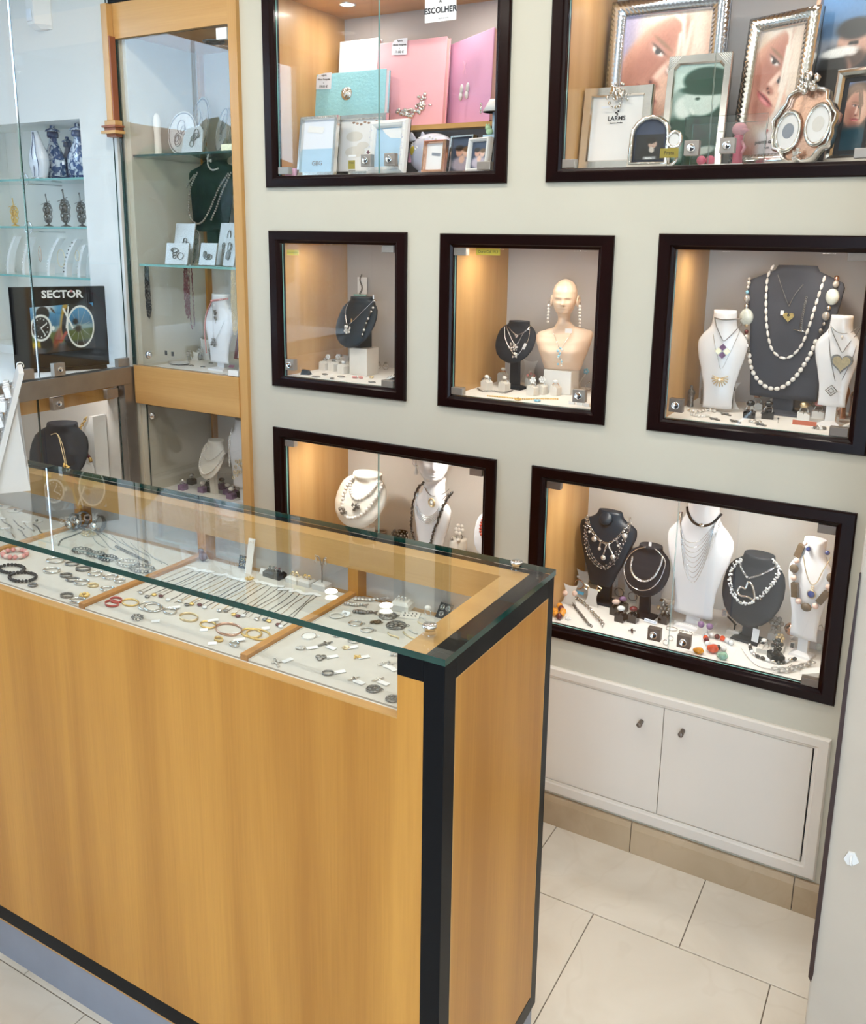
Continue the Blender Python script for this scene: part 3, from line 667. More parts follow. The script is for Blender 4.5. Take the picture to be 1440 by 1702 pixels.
# ================================================================== jewellery builders
def interp(tab, t):
    if t <= tab[0][0]: return tab[0][1:]
    for a, b in zip(tab, tab[1:]):
        if t <= b[0]:
            f = (t-a[0])/(b[0]-a[0]); f = f*f*(3-2*f)*0.5+f*0.5
            return tuple(p+(q-p)*f for p, q in zip(a[1:], b[1:]))
    return tab[-1][1:]
PROF = { # t, half width, half depth, y centre (in units of half width)
 'disc': [(0, .12, .03, -.42), (.03, .34, .07, -.41), (.10, .60, .11, -.37), (.22, .82, .15, -.29), (.36, .95, .17, -.18), (.50, 1.0, .18, -.06), (.64, .98, .19, .05), (.76, .91, .20, .13), (.85, .76, .22, .19), (.905, .58, .27, .22), (.93, .50, .33, .24), (.98, .50, .37, .26), (1.0, .48, .36, .26)],
 'vee': [(0, .34, .05, -.36), (.04, .40, .08, -.35), (.15, .50, .10, -.31), (.35, .70, .14, -.22), (.55, .88, .17, -.11), (.72, 1.0, .18, 0), (.80, .98, .18, .05), (.86, .80, .18, .09), (.90, .50, .18, .12), (1.0, .40, .16, .14)],
 'tall': [(0, .60, .10, -.10), (.08, .58, .12, -.10), (.22, .62, .15, -.09), (.38, .76, .20, -.06), (.52, .92, .24, -.02), (.63, 1.0, .25, .02), (.70, .97, .25, .05), (.76, .80, .27, .07), (.80, .62, .30, .09), (.84, .52, .33, .10), (.90, .48, .34, .11), (1.0, .46, .33, .12)],
 'slab': [(0, .70, .05, -.10), (.02, .71, .06, -.10), (.5, .84, .11, -.04), (.78, .97, .15, .02), (.86, 1.0, .15, .05), (.90, .92, .15, .07), (.93, .66, .16, .09), (.96, .46, .20, .10), (1.0, .40, .20, .11)]}
class Bust: pass
def bust(kind, label, mt, ql, qr, qt, qb, Y, floor, rz=0.0, group=None, stand=None, n=28, flat=None, name='necklace_bust', dscale=1.0, lift=0.0):
    b = Bust(); L, R_ = on(ql, 1, Y), on(qr, 1, Y); T, B = on(qt, 1, Y), on(qb, 1, Y)
    lo_, hi_ = L.x, R_.x
    for k_ in FR:
        if FR[k_][0] < (L.x+R_.x)/2 < FR[k_][1]+.05 and -.01 < floor-FZ[k_] < .12: lo_, hi_ = max(L.x, FR[k_][0]+.046), min(R_.x, FR[k_][1]-.046); break
    else: k_ = None
    if k_ is None and Y > .02: lo_, hi_, k_ = max(L.x, -.369), min(R_.x, .115), floor
    L = Vector((lo_, L.y, L.z)); R_ = Vector((hi_, R_.y, R_.z)); b.w = (R_.x-L.x)/2/cos(rz)
    b.zb = B.z-floor; b.h = T.z-B.z; b.prof = PROF[kind]; b.ds = dscale
    b.root = thing(name, label, 'display bust', ((L.x+R_.x)/2, Y, floor), rz, group)
    b.M = Matrix.Translation(b.root.location) @ Matrix.Rotation(rz, 4, 'Z'); b.Mi = b.M.inverted()
    rs = []
    K = 26
    for k in range(K+1):
        t = k/K; rx, ry, yc = interp(b.prof, t)
        rs.append([(b.w*rx*cos(2*pi*i/n), b.w*(yc+ry*dscale*sin(2*pi*i/n)), b.zb+b.h*t) for i in range(n)])
    ob('bust_form', MB().rings(rs), mt, b.root)
    st = stand or mt
    if k_ is not None and abs(floor-(FZ[k_] if isinstance(k_, str) else k_)) < .004:
        if b.zb > .012:
            for dx_ in (-.55, 0, .55): settle(k_, Vector((b.root.location.x+dx_*min(b.w*.5, .05), Y+b.w*.02, 0)), sqrt((.45*min(b.w*.5, .05))**2+min(b.w*.36, .035)**2), True)
        else:
            for dx_ in (-.4, 0, .4): settle(k_, Vector((b.root.location.x+dx_*b.w, Y-b.w*.08, 0)), b.w*.26, True)
    if b.zb > 0.012:
        yb = b.w*interp(b.prof, .3)[2]; w = b.w
        m = MB(); 
        fw, fd = min(w*.5, .05), min(w*.36, .035); m.rings([[(sx*fw, b.w*.02+sy*fd, 0) for sx, sy in ((-1, -1), (1, -1), (1, 1), (-1, 1))], [(sx*fw*.92, b.w*.02+sy*fd*.92, .006) for sx, sy in ((-1, -1), (1, -1), (1, 1), (-1, 1))],
                 [(sx*w*.22, b.w*.05+sy*w*.10, .012) for sx, sy in ((-1, -1), (1, -1), (1, 1), (-1, 1))], [(sx*w*.20, b.w*.0+sy*w*.10, b.zb+b.h*.40) for sx, sy in ((-1, -1), (1, -1), (1, 1), (-1, 1))]], smooth=False)
        ob('stand_foot', m, st, b.root)
    return b
def bfront(b, x, z):
    t = max(0, min(1, (z-b.zb)/b.h)); rx, ry, yc = interp(b.prof, t)
    u = min(0.995, abs(x)/(b.w*rx)); return b.w*(yc-ry*b.ds*sqrt(1-u*u))
def onb(b, q, off=0.002):
    Yg = b.root.location.y
    for _ in range(6):
        P = on(q, 1, Yg); l = b.Mi @ P; y = bfront(b, l.x, l.z)-off; Yg = (b.M @ Vector((l.x, y, l.z))).y
    return Vector((l.x, y, l.z))
BEADS = {}
def bead_mesh(r, mt, n=8, m=6, long=1.0, axis=0):
    k = (round(r, 5), mt, n, round(long, 2))
    if k not in BEADS:
        BEADS[k] = MB().ball((0, 0, 0), (r*long, r, r), n, m).mesh('bead', mt)
    return BEADS[k]
def path(b, zn, pts, off=0.002, n=8): return spline([onb(b, zn(*p), off) for p in pts], n)
def neck_root(b, label, name='necklace', group=None, cat='necklace'):
    o = thing(name, label, cat, b.root.location, b.root.rotation_euler.z, group); return o
def beads(t, P, r, mts, step=None, parts=True, long=1.0, jit=0.0):
    pts = resample(P, step or r*2.02*long); rnd = random.Random(3)
    if not isinstance(mts, (list, tuple)): mts = [mts]
    if parts:
        for i, p in enumerate(pts):
            d = pts[min(i+1, len(pts)-1)]-pts[max(0, i-1)]
            o = link('bead', bead_mesh(r, mts[i % len(mts)], long=long), t, p)
            if long != 1.0: o.rotation_euler = d.to_track_quat('X', 'Z').to_euler()
    else:
        for mi, mt in enumerate(mts):
            m = MB()
            for i, p in enumerate(pts):
                if i % len(mts) == mi:
                    j = [rnd.uniform(-jit, jit) for _ in range(3)]
                    m.ball((p[0]+j[0], p[1]+j[1], p[2]+j[2]), r*rnd.uniform(.8, 1.15) if jit else r, 6, 4)
            o = ob('bead_strand', m, mt, t); o['kind'] = 'stuff'
def chain(t, P, r=0.0008, mt='silver', name='chain'): return ob(name, MB().tube(resample(P, .004) if len(P) > 40 else P, r, 5), mt, t)
def heartpts(s, n=28):
    return [(s*0.0625*16*sin(a)**3, s*0.0625*(13*cos(a)-5*cos(2*a)-2*cos(3*a)-cos(4*a))) for a in [2*pi*i/n for i in range(n)]]
def scatter_ball(m, c, R, r, k, seed=1, flat=.4):
    R, r = R*min(JS, 1.35), r*min(JS, 1.35)
    rnd = random.Random(seed)
    for _ in range(k):
        a = rnd.uniform(0, 2*pi); q = R*sqrt(rnd.random())
        m.ball((c[0]+q*cos(a), c[1]-rnd.random()*R*flat, c[2]+q*sin(a)), r*rnd.uniform(.7, 1.3), 6, 4)
    return m
def flo(k, q):
    z = FZ[k] if isinstance(k, str) else k; P = on(q, 2, z)
    if isinstance(k, str) or z in (1.280, 0.795):
        y = max(.050, min(.335, P.y))
        if y != P.y: P = on(q, 1, y); P.z = z
        if isinstance(k, str): P.x = max(FR[k][0]+.058, min(FR[k][1]-.058, P.x))
        else: P.x = max(-.340, min(.10, P.x))
    return P
JS = 1.4   # jewellery in the wall cases is larger than that in the counter trays
def ring_at(P, label, stone='crystal', band='silver', R=.0085, rz=0.0, group=None, kind='stone', sr=.004):
    R = R*min(JS, 1.25); sr = sr*JS
    t = thing('ring', label, 'ring', P, rz, group)
    ob('band', MB().torus((0, 0, R), R, .0013, 'y', 16, 5), band, t)
    if kind == 'stone': ob('stone', MB().ball((0, 0, 2*R+sr*.5), (sr*1.2, sr, sr*.8), 8, 6), stone, t)
    elif kind == 'flower':
        m = MB()
        for k in range(6): m.ball((cos(k*pi/3)*sr, sin(k*pi/3)*sr*.5-.001, 2*R+sr+sin(k*pi/3)*sr), sr*.55, 6, 5)
        m.ball((0, -.002, 2*R+sr), sr*.55, 6, 5); ob('flower_setting', m, stone, t)
    elif kind == 'pair':
        m = MB()
        for k in (-1, 0, 1): m.ball((k*sr*1.5, 0, 2*R+sr*(.9 if k == 0 else .1)), sr*.65, 7, 5)
        ob('stone', m, stone, t)
    return t
RB = {}
OCC = {}
def settle(k, P, r, fixed=False, only_y=False):
    """keep free-standing pieces on one floor out of each other's footprint"""
    L = OCC.setdefault(k, [])
    if not fixed:
        for _ in range(60):
            hit = False
            for x, y, q in L:
                d = Vector((P.x-x, P.y-y)); g = r+q-d.length
                if g > 0.0003:
                    hit = True
                    if only_y: P.y += (g+.0004)*(-1 if P.y <= y+.004 else 1)
                    else:
                        u = d.normalized() if d.length > 1e-5 else Vector((.8, -.6)); P.x += u.x*(g+.0004); P.y += u.y*(g+.0004)
            lo, hi = (FR[k][0]+.044+r, FR[k][1]-.044-r) if isinstance(k, str) else (-.370+r, .116-r)
            P.x = max(lo, min(hi, P.x)); P.y = max(.034+r, min(.375-r, P.y))
            if not hit: break
    L.append((P.x, P.y, r)); return P
def scatter_flat(R, r, k, seed=1):
    """a low heap of beads resting on z = 0"""
    m = MB(); rnd = random.Random(seed)
    for _ in range(k):
        a_ = rnd.uniform(0, 2*pi); q = R*sqrt(rnd.random()); e = r*rnd.uniform(.8, 1.2); m.ball((q*cos(a_), q*sin(a_), e+rnd.random()*r*.8), e, 6, 4)
    return m
def ring_block(q, k, label, mt='stand_cream', w=.024, h=.028, rz=0.0, group='ring blocks', ringp=None, d=None):
    w, h = w*JS, h*JS; P = flo(k, q); key = (mt, w, h); d = d or w; P = settle(k, P, w*.60)
    if key not in RB:
        m = MB().prism([(-w/2, 0), (w/2, 0), (w/2, h*.78), (w*.16, h), (w*.05, h*.98), (0, h*.72), (-w*.05, h*.98), (-w*.30, h), (-w/2, h*.86)], -d/2, d/2, 'xz')
        RB[key] = m.mesh('ring_block', mt)
    o = link('ring_block', RB[key], None, P, (0, 0, rz)); tag(o, label, 'ring stand', group)
    if ringp:
        ring_at(P+Vector((0, 0, h*.72-.004)), rz=rz+ringp.pop('drz', .5), **ringp)
    return o
STAR = {}
def star_stand(q, k, label, w, h, mt='stand_grey', rz=0.0, group=None, tilt=-.22):
    """concave four-pointed earring card with a little back leg"""
    w, h = w*JS, h*JS; P = flo(k, q); key = (round(w, 3), round(h, 3), mt); P.y += h*.10; P = settle(k, P, h*.22, only_y=True)
    lo, hi = (FR[k][0]+.045+w/2, FR[k][1]-.045-w/2) if isinstance(k, str) else (-.370+w/2, .115-w/2); P.x = max(lo, min(hi, P.x))
    if key not in STAR:
        pts = []
        for (x0, z0), (x1, z1), c in (((-1, 0), (1, 0), (0, .02)), ((1, 0), (.92, 1), (.20, .55)), ((.92, 1), (-.92, 1), (0, .84)), ((-.92, 1), (-1, 0), (-.20, .55))):
            for i in range(7):
                t = i/7; a = (1-t)**2; b_ = 2*t*(1-t); c_ = t*t
                pts.append(((a*x0+b_*c[0]+c_*x1)*w/2, (a*z0+b_*c[1]+c_*z1)*h))
        STAR[key] = MB().prism(pts, -.001, .001, 'xz').mesh('card', mt), MB().box(-.004, .004, 0, .0015, 0, h*.5).mesh('leg', mt)
    t = thing('earring_stand', label, 'earring stand', P, rz, group)
    link('card', STAR[key][0], t, None, (tilt, 0, 0)); link('back_leg', STAR[key][1], t, (0, h*.30, 0), (.42, 0, 0))
    return t, P
def earring(P, label, mt='silver', kind='drop', s=.010, group=None, mt2='pearl', rz=0.0):
    s = s*JS; t = thing('earring', label, 'earring', P, rz, group)
    if kind == 'drop':
        ob('hook', MB().torus((0, 0, 0), s*.22, s*.05, 'y', 10, 4), mt, t); ob('drop', MB().lathe([(0.0, -s*1.3), (s*.22, -s*1.15), (s*.26, -s*.95), (s*.1, -s*.5), (0.0, -s*.2)], n=8), mt2, t)
    elif kind == 'hoop': ob('hoop', MB().torus((0, 0, -s*.5), s*.5, s*.06, 'y', 16, 5), mt, t)
    elif kind == 'square':
        ob('plate', MB().box(-s*.35, s*.35, -.001, .0005, -s*.5, s*.5), mt, t); ob('stone', MB().box(-s*.22, s*.22, -.002, -.001, -s*.36, s*.36), mt2, t)
    elif kind == 'stud': ob('stud', MB().ball((0, -s*.3, 0), s*.4, 8, 6), mt, t)
    elif kind == 'pin':
        ob('ball', MB().ball((0, 0, 0), s*.13, 8, 6), mt2, t); ob('rod', MB().tube([(0, 0, 0), (0, 0, -s*1.2)], s*.035, 5), mt, t)
    return t
def flat_loop(P, label, rx, ry, r, mt, rz=0.0, name='bracelet', cat='bracelet', group=None, kind='band', n=28, beadm=None, z=None):
    """closed loop lying on a surface"""
    t = thing(name, label, cat, P, rz, group)
    pts = [(rx*cos(2*pi*i/n), ry*sin(2*pi*i/n), r*(1.9 if kind == 'links' else 1)) for i in range(n)]
    if kind == 'band': ob('band', MB().tube(pts, r, 6, closed=True), mt, t)
    elif kind == 'flatband':
        rs = [[((rx+a)*cos(2*pi*i/n), (ry+a)*sin(2*pi*i/n), b) for a, b in ((-r*.3, 0), (r*.3, 0), (r*.3, r*2.6), (-r*.3, r*2.6))] for i in range(n)]
        ob('band', MB().rings(rs, closed=True), mt, t)
    elif kind == 'links': ob('chain', links(MB(), pts+[pts[0]], r*2.2, r*.45), mt, t)
    elif kind == 'beads':
        P2 = resample([Vector(p) for p in pts+[pts[0]]], r*2.02)
        mm = beadm or [mt]
        for i, p in enumerate(P2): link('bead', bead_mesh(r, mm[i % len(mm)]), t, p)
    return t
def strand(k, zn, pts, label, r, mts, name='bracelet', cat='bracelet', kind='beads', group=None, step=None, parts=True, long=1.0, n=8):
    zl = r*(1.9 if kind == 'links' else 1); P = spline([flo(k, zn(*p))+Vector((0, 0, zl)) for p in pts], n); c = P[0].copy(); c.z -= zl
    t = thing(name, label, cat, c, 0, group); Q = [p-c for p in P]
    if kind == 'beads': beads(t, Q, r, mts, step, parts, long)
    elif kind == 'links': ob('chain', links(MB(), Q, r*2.2, r*.5), mts, t)
    else: ob('chain', MB().tube(Q, r, 5), mts, t)
    return t
def cross_at(P, label, s, mt, rz=0.0, group=None, tilt=0.0, cat='pendant'):
    s = s*JS; t = thing('cross_pendant', label, cat, P, rz, group)
    m = MB().box(-s*.09, s*.09, -s*.5, s*.5, .0002, s*.12).box(-s*.32, s*.32, s*.08, s*.26, .0002, s*.12)
    ob('cross', m, mt, t, bevel=s*.03); ob('bail', MB().torus((0, s*.58, s*.08), s*.09, s*.03, 'z', 10, 4), mt, t)
    return t
def note(P, w, h, mt, label, lines=(), rz=0.0, rx=0.0, name='price_label', cat='label', size=None, ink='ink', group=None, thick=.0006, shear=0):
    """small flat card facing -y; lines = [(text, z offset, size)]"""
    t = thing(name, label, cat, P, 0, group, rot=(rx, 0, rz))
    ob('card', MB().box(-w/2, w/2, -thick/2, thick/2, -h/2, h/2), mt, t)
    for s, z, sz in lines: text('print', s, sz, ink, t, Matrix.Translation((0, -thick/2-.0003, z)), .0001)
    return t
# ---- photo frame
def frame_thing(label, w, h, bd, P, rz=0.0, lean=-.16, mt='silver_frame', style='flat', photo=None, depth=.012, outline=None, inner=None, group=None, wall=None, name='framed_photo', back='black'):
    """picture frame leaning back; local origin bottom centre, picture in x-z facing -y"""
    P = Vector(P)+Vector((0, 0, (depth+.003)*sin(-lean))); t = thing(name, label, 'photo frame', P, 0, group, rot=(lean, 0, rz))
    if outline is None: outline = [(-w/2, 0), (w/2, 0), (w/2, h), (-w/2, h)]; inner = [(-w/2+bd, bd), (w/2-bd, bd), (w/2-bd, h-bd), (-w/2+bd, h-bd)]
    n = len(outline)
    if style == 'fluted':
        # many small ribs around the border
        m = MB(); per = []
        for k in range(n):
            a, b = outline[k], outline[(k+1) % n]; c, d = inner[k], inner[(k+1) % n]
            L = sqrt((b[0]-a[0])**2+(b[1]-a[1])**2); K = max(4, int(L/.014))
            for i in range(K):
                for j, yy in ((0, 0), (.5, -depth*.55)):
                    f = (i+j)/K; per.append(((a[0]+(b[0]-a[0])*f, a[1]+(b[1]-a[1])*f), (c[0]+(d[0]-c[0])*f, c[1]+(d[1]-c[1])*f), yy))
        rs = [[(o[0], depth, o[1]), (o[0], yy*.3, o[1]), ((o[0]*.55+i_[0]*.45), yy-depth*.5, (o[1]*.55+i_[1]*.45)), (i_[0], -depth*.1, i_[1]), (i_[0], depth, i_[1])] for o, i_, yy in per]
        ob('border', m.rings(rs, closed=True), mt, t)
    else:
        prof = {'flat': [(0, depth), (0, .0), (.08, -depth*.4), (.85, -depth*.4), (1, 0), (1, depth)], 'round': [(0, depth), (0, 0), (.2, -depth*.5), (.5, -depth*.8), (.8, -depth*.5), (1, 0), (1, depth)]}[style]
        rs = [[(o[0]+(i_[0]-o[0])*f, yy, o[1]+(i_[1]-o[1])*f) for f, yy in prof] for o, i_ in zip(outline, inner)]
        ob('border', MB().rings(rs, closed=True, smooth=(n > 8)), mt, t)
    ob('backing', MB().prism(outline, depth, depth+.003, 'xz'), back, t)
    ob('easel_leg', MB().box(-.010, .010, 0, .002, 0, h*.5), back, t, (0, depth+h*.18, (h*.18)*math.tan(-lean)), (.34, 0, 0))
    if photo:
        o = ob('photo', MB().prism(inner, depth*.45, depth*.55, 'xz'), photo[0], t)
        for q in photo[1:]:
            poly, mm, lv = q; ob('print', MB().prism(poly, depth*.45-.0004*lv-.0003, depth*.45-.0004*lv, 'xz'), mm, o)
    return t
def ell(cx, cz, rx, rz, n=18, a=0.0):
    return [(cx+rx*cos(2*pi*i/n)*cos(a)-rz*sin(2*pi*i/n)*sin(a), cz+rx*cos(2*pi*i/n)*sin(a)+rz*sin(2*pi*i/n)*cos(a)) for i in range(n)]
# ================================================================== mannequins
HEADT = [(0, .020, .020, .0), (.12, .019, .020, .0), (.18, .020, .024, -.004), (.22, .021, .030, -.009), (.27, .026, .036, -.010), (.36, .032, .040, -.009), (.48, .0365, .043, -.007), (.60, .039, .046, -.004), (.72, .0385, .047, -.001), (.84, .034, .042, .002), (.93, .024, .030, .004), (.98, .012, .015, .005), (1.0, .003, .004, .005)]
def head_rings(H, s=1.0, n=44, K=64, ridges=True):
    """head with neck: origin at neck base, face towards -y; H total height"""
    g = lambda v, c, w: math.exp(-((v-c)/w)**2)
    rs = []
    for k in range(K+1):
        t = k/K; hw, hd, yc = interp(HEADT, t); ring = []
        for i in range(n):
            a = 2*pi*i/n; x = hw*cos(a); y = yc+hd*sin(a); f = max(0.0, -sin(a))
            d = 0.0
            if t > .2:
                d += .0130*g(x, 0, .0052)*g(t, .435, .045)+.0075*g(x, 0, .0040)*g(t, .52, .08)          # nose, bridge
                d += .0042*g(x, 0, .011)*g(t, .355, .015)+.0046*g(x, 0, .010)*g(t, .318, .016)-.0040*g(x, 0, .011)*g(t, .337, .008)   # lips
                d += .0040*g(x, 0, .010)*g(t, .255, .03)                                                  # chin
                for sg in (-1, 1):
                    d += -.0075*g(x, sg*.0145, .0080)*g(t, .535, .034)+.0042*g(x, sg*.0145, .0060)*g(t, .53, .016)+.0020*g(x, sg*.016, .010)*g(t, .60, .018)
                    d += .002*g(x, sg*.021, .009)*g(t, .44, .06)
                d *= f
                if ridges and t > .70: d += .0013*sin(a*13)*min(1, (t-.70)/.12)
            ring.append((s*(x), s*(y-d*1.0), H*t))
        rs.append(ring)
    return rs
def ears(m, H, s):
    for sg in (-1, 1):
        b = len(m.v); m.torus((0, 0, 0), .0085*s, .0032*s, 'x', 14, 6, sq=1.5); m.ball((0, 0, -.004*s), (.003*s, .006*s, .010*s), 8, 6)
        m.xf(Matrix.Translation((sg*.0385*s, .006*s, H*.50)) @ Matrix.Rotation(sg*-.35, 4, 'Z'), b)
# ================================================================== niche D
F = FZ['D']
def label_on_glass(zn, q, w, h, mt, label, txt=None, sz=.008, Y=.0285, ink='ink'):
    P = on(zn(*q), 1, Y); return note(P, w, h, mt, label, [(txt, 0, sz)] if txt else [], ink=ink)
label_on_glass(zD, (443, 212), .076, .019, 'yellow_label', 'yellow price label with writing inside mannequin head case', 'Ouro Cal. 19,2', .0105)
mY = 0.25
ml, mr_, mb_, mh = on(zD(806, 900), 1, mY), on(zD(1216, 800), 1, mY), on(zD(1000, 1065), 1, mY), on(zD(960, 408), 1, mY)
mx = on(zD(985, 900), 1, mY).x
riser = ob('riser_block', MB().box(-.045, .045, -.035, .035, 0, mb_.z-F), 'white_plastic', None, (mx, mY, F), bevel=.002)
tag(riser, 'small white plinth under the cream mannequin head', 'plinth')
for dx_ in (-.022, .022): settle('D', Vector((mx+dx_, mY, 0)), .045, True)
man = thing('mannequin_head', 'cream mannequin head and shoulders with slicked hair', 'mannequin', (mx, mY, mb_.z), radians(14))
Htot = mh.z-mb_.z; zn_ = Htot*.52; Hh = Htot-zn_
TB = [(0, .050, .026, .0), (.06, .054, .030, -.002), (.22, .060, .040, -.008), (.42, .070, .044, -.008), (.58, .078, .038, -.002), (.70, .081, .030, .006), (.78, .074, .026, .010), (.84, .050, .024, .010), (.90, .028, .022, .006), (1.0, .0205, .0205, .001)]
sh = (mr_.x-ml.x)/2/.081*.93
rs = []
for k in range(40):
    t = k/39; hw, hd, yc = interp(TB, t); rs.append([(sh*hw*cos(2*pi*i/44)*(1.08 if cos(2*pi*i/44) > 0 else 1), sh*(yc+hd*sin(2*pi*i/44)-.010*max(0, -sin(2*pi*i/44))*(math.exp(-((t-.36)/.14)**2)*math.exp(-((abs(cos(2*pi*i/44))-.5)/.25)**2))), zn_*t+.012*sh*max(0, cos(2*pi*i/44))*math.exp(-((t-.7)/.2)**2)) for i in range(44)])
hs = Hh/.128
hr = [[(x*.92, y+.001, z+zn_) for x, y, z in r] for r in head_rings(Hh, hs)]
m = MB().rings(rs+hr[2:]); nb = len(m.v); ears(m, Hh, hs)
for i in range(nb, len(m.v)): v = m.v[i]; m.v[i] = (v[0], v[1], v[2]+zn_)
ob('body', m, 'mannequin', man)
Mm = Matrix.Translation(man.location) @ Matrix.Rotation(radians(14), 4, 'Z')
for sg, ln in ((-1, 6), (1, 7)):
    t = thing('earring', 'long pearl drop earring on the cream mannequin', 'earring', Mm @ Vector((sg*.0455*hs, -.004, zn_+Hh*.42)), 0, 'mannequin pearl earrings')
    ob('hook', MB().torus((0, 0, .004), .0045, .0008, 'x', 12, 4), 'silver', t)
    for k in range(ln): link('pearl', bead_mesh(.0056-.0003*k, 'pearl'), t, (sg*.0004*k, 0, -.004-k*.0098))
t = thing('necklace', 'blue crystal Y necklace on the cream mannequin chest', 'necklace', man.location, radians(14))
V = lambda x, z, y: Vector((x, y, z))
ch = [V(-.026*sh, zn_*.80, -.022*sh), V(-.012*sh, zn_*.62, -.044*sh), V(0, zn_*.48, -.0495*sh), V(.012*sh, zn_*.62, -.044*sh), V(.026*sh, zn_*.80, -.022*sh)]
chain(t, spline(ch, 6), .0008)
m = MB(); rnd = random.Random(5)
for k in range(14): m.ball((rnd.uniform(-.007, .007), -.055*sh-rnd.random()*.003, zn_*(.50-.028*k)), rnd.uniform(.0022, .004), 6, 5, k % 2)
ob('crystal_drop', m, ['aqua_stone', 'crystal'], t)
note(Mm @ V(.020, zn_*.86, -.036*sh), .020, .013, 'paper', 'white paper tag hanging at the mannequin neck', rz=.3)
bD = bust('disc', 'dark grey necklace bust beside the mannequin head', 'slate_bust', zD(498, 850), zD(796, 850), zD(660, 716), zD(640, 1012), .235, F, radians(-6))
t = neck_root(bD, 'three fine silver chains with charms on dark bust')
chain(t, path(bD, zD, [(585, 730), (600, 770), (653, 812), (720, 785), (752, 745)], .002), .0007)
chain(t, path(bD, zD, [(575, 740), (590, 790), (645, 885), (700, 800), (752, 748)], .0025), .0007)
chain(t, path(bD, zD, [(565, 750), (565, 830), (600, 910), (645, 965), (690, 920), (735, 850), (752, 760)], .003), .0009)
m = MB(); 
for q, r, k in (((650, 822), .004, 6), ((630, 905), .011, 26), ((640, 965), .007, 14)): scatter_ball(m, onb(bD, zD(*q), .004), r, .0020, k, k)
ob('charm', m, 'silver', t)
p = onb(bD, zD(707, 897), .004); ob('tag', MB().box(-.0045, .0045, -.0003, .0003, -.010, .010), 'paper', t, p, (0, .45, 0))
gD = 'ring blocks in the mannequin case'
for q, st, kd, bl in [((432, 1212), 'crystal', 'stone', 'silver'), ((510, 1140), 'pearl', 'stone', 'rose_gold'), ((560, 1222), 'pearl', 'stone', 'silver'), ((612, 1198), 'pink_coral', 'pair', 'rose_gold'), ((752, 1160), 'pearl', 'stone', 'gold_pale'), ((765, 1252), 'crystal', 'flower', 'silver'), ((832, 1245), 'crystal', 'flower', 'silver'), ((935, 1252), 'crystal', 'stone', 'rose_gold'), ((870, 1150), 'rose_gold', 'flower', 'rose_gold')]:
    ring_block(zD(*q), 'D', 'white ring block in the mannequin head case', w=.019, h=.022, group=gD, rz=-.2,
               ringp=dict(label='small ring with %s setting on white block by mannequin' % {'crystal': 'clear crystal', 'pearl': 'pearl', 'pink_coral': 'pink triple bead', 'rose_gold': 'copper flower'}[st], stone=st, kind=kd, band=bl, R=.008, sr=.005, group='rings in the mannequin case', drz=.4))
star_stand(zD(712, 1165), 'D', 'pale grey star shaped earring card by mannequin plinth', .042, .055)
t = strand('D', zD, [(340, 1205), (400, 1228), (480, 1228), (560, 1240), (625, 1222)], 'dark leaf link bracelet laid across mannequin case floor', .0016, 'silver_dark', kind='links')
t = strand('D', zD, [(440, 1262), (560, 1272), (700, 1285), (830, 1282), (955, 1285)], 'gold rope bracelet along the mannequin case edge', .0026, 'gold', kind='beads', parts=False)
for q, mt, lb in (((660, 1290), 'gold', 'gold flower brooch lying by gold rope bracelet'), ((800, 1298), 'aqua_stone', 'pale blue flower brooch lying by gold rope bracelet')):
    P = flo('D', zD(*q)); t = thing('brooch', lb, 'brooch', P); m = MB()
    for k in range(6): m.ball((.007*cos(k*pi/3), .007*sin(k*pi/3), .004), (.0045, .0045, .003), 7, 5)
    ob('petals', m, mt, t); ob('centre', MB().ball((0, 0, .006), .0035, 7, 5), 'silver', t)
for q, dy_ in (((265, 1165), 0), ((325, 1168), .034)): ring_at(flo('D', zD(*q))+Vector((0, -dy_, 0)), 'textured silver dome ring lying beside the wood side', 'silver_dark', R=.007, sr=.007, group='dome rings in mannequin case')
# earring tree
P = flo('D', zD(1108, 1200)); t = thing('earring_tree', 'white two branch stand holding blue flower earrings', 'earring stand', P)
ea, eb = on(zD(1050, 1050), 1, P.y), on(zD(1157, 1078), 1, P.y)
ob('stem', MB().tube(spline([(0, 0, 0), (0, 0, .022), Vector((eb.x-P.x, 0, eb.z-P.z-.004))], 6), .0022, 6), 'stand_cream', t)
ob('stem', MB().tube(spline([(0, 0, .0), (-.002, 0, .018), Vector((ea.x-P.x, 0, ea.z-P.z-.006))], 6), .0022, 6), 'stand_cream', t)
ob('foot', MB().lathe([(0, 0), (.012, 0), (.012, .003), (.004, .005), (0, .005)]), 'stand_cream', t)
for e in (ea, eb):
    t = thing('earring', 'pale blue crystal flower earring on white branch stand', 'earring', e, 0, 'blue flower earrings'); m = MB()
    for k in range(5): m.ball((.006*cos(k*1.257), -.002, .006*sin(k*1.257)), (.0042, .0025, .0042), 7, 5)
    ob('petals', m, 'aqua_stone', t); ob('centre', MB().ball((0, -.004, 0), .002, 6, 4), 'crystal', t)
ring_at(flo('D', zD(1175, 1200)), 'plain silver band leaning beside the blue flower earrings', 'silver', R=.010, sr=.002, rz=.9)
for q in ((1050, 1345), (1110, 1352), (1160, 1362)):
    P = flo('D', zD(q[0], q[1]-28)); tag(ob('acrylic_block', MB().box(-.009, .009, -.004, .004, 0, .010), 'white_plastic', None, P, bevel=.001), 'tiny white acrylic block at the lock of mannequin case', 'block', 'acrylic blocks at the lock')
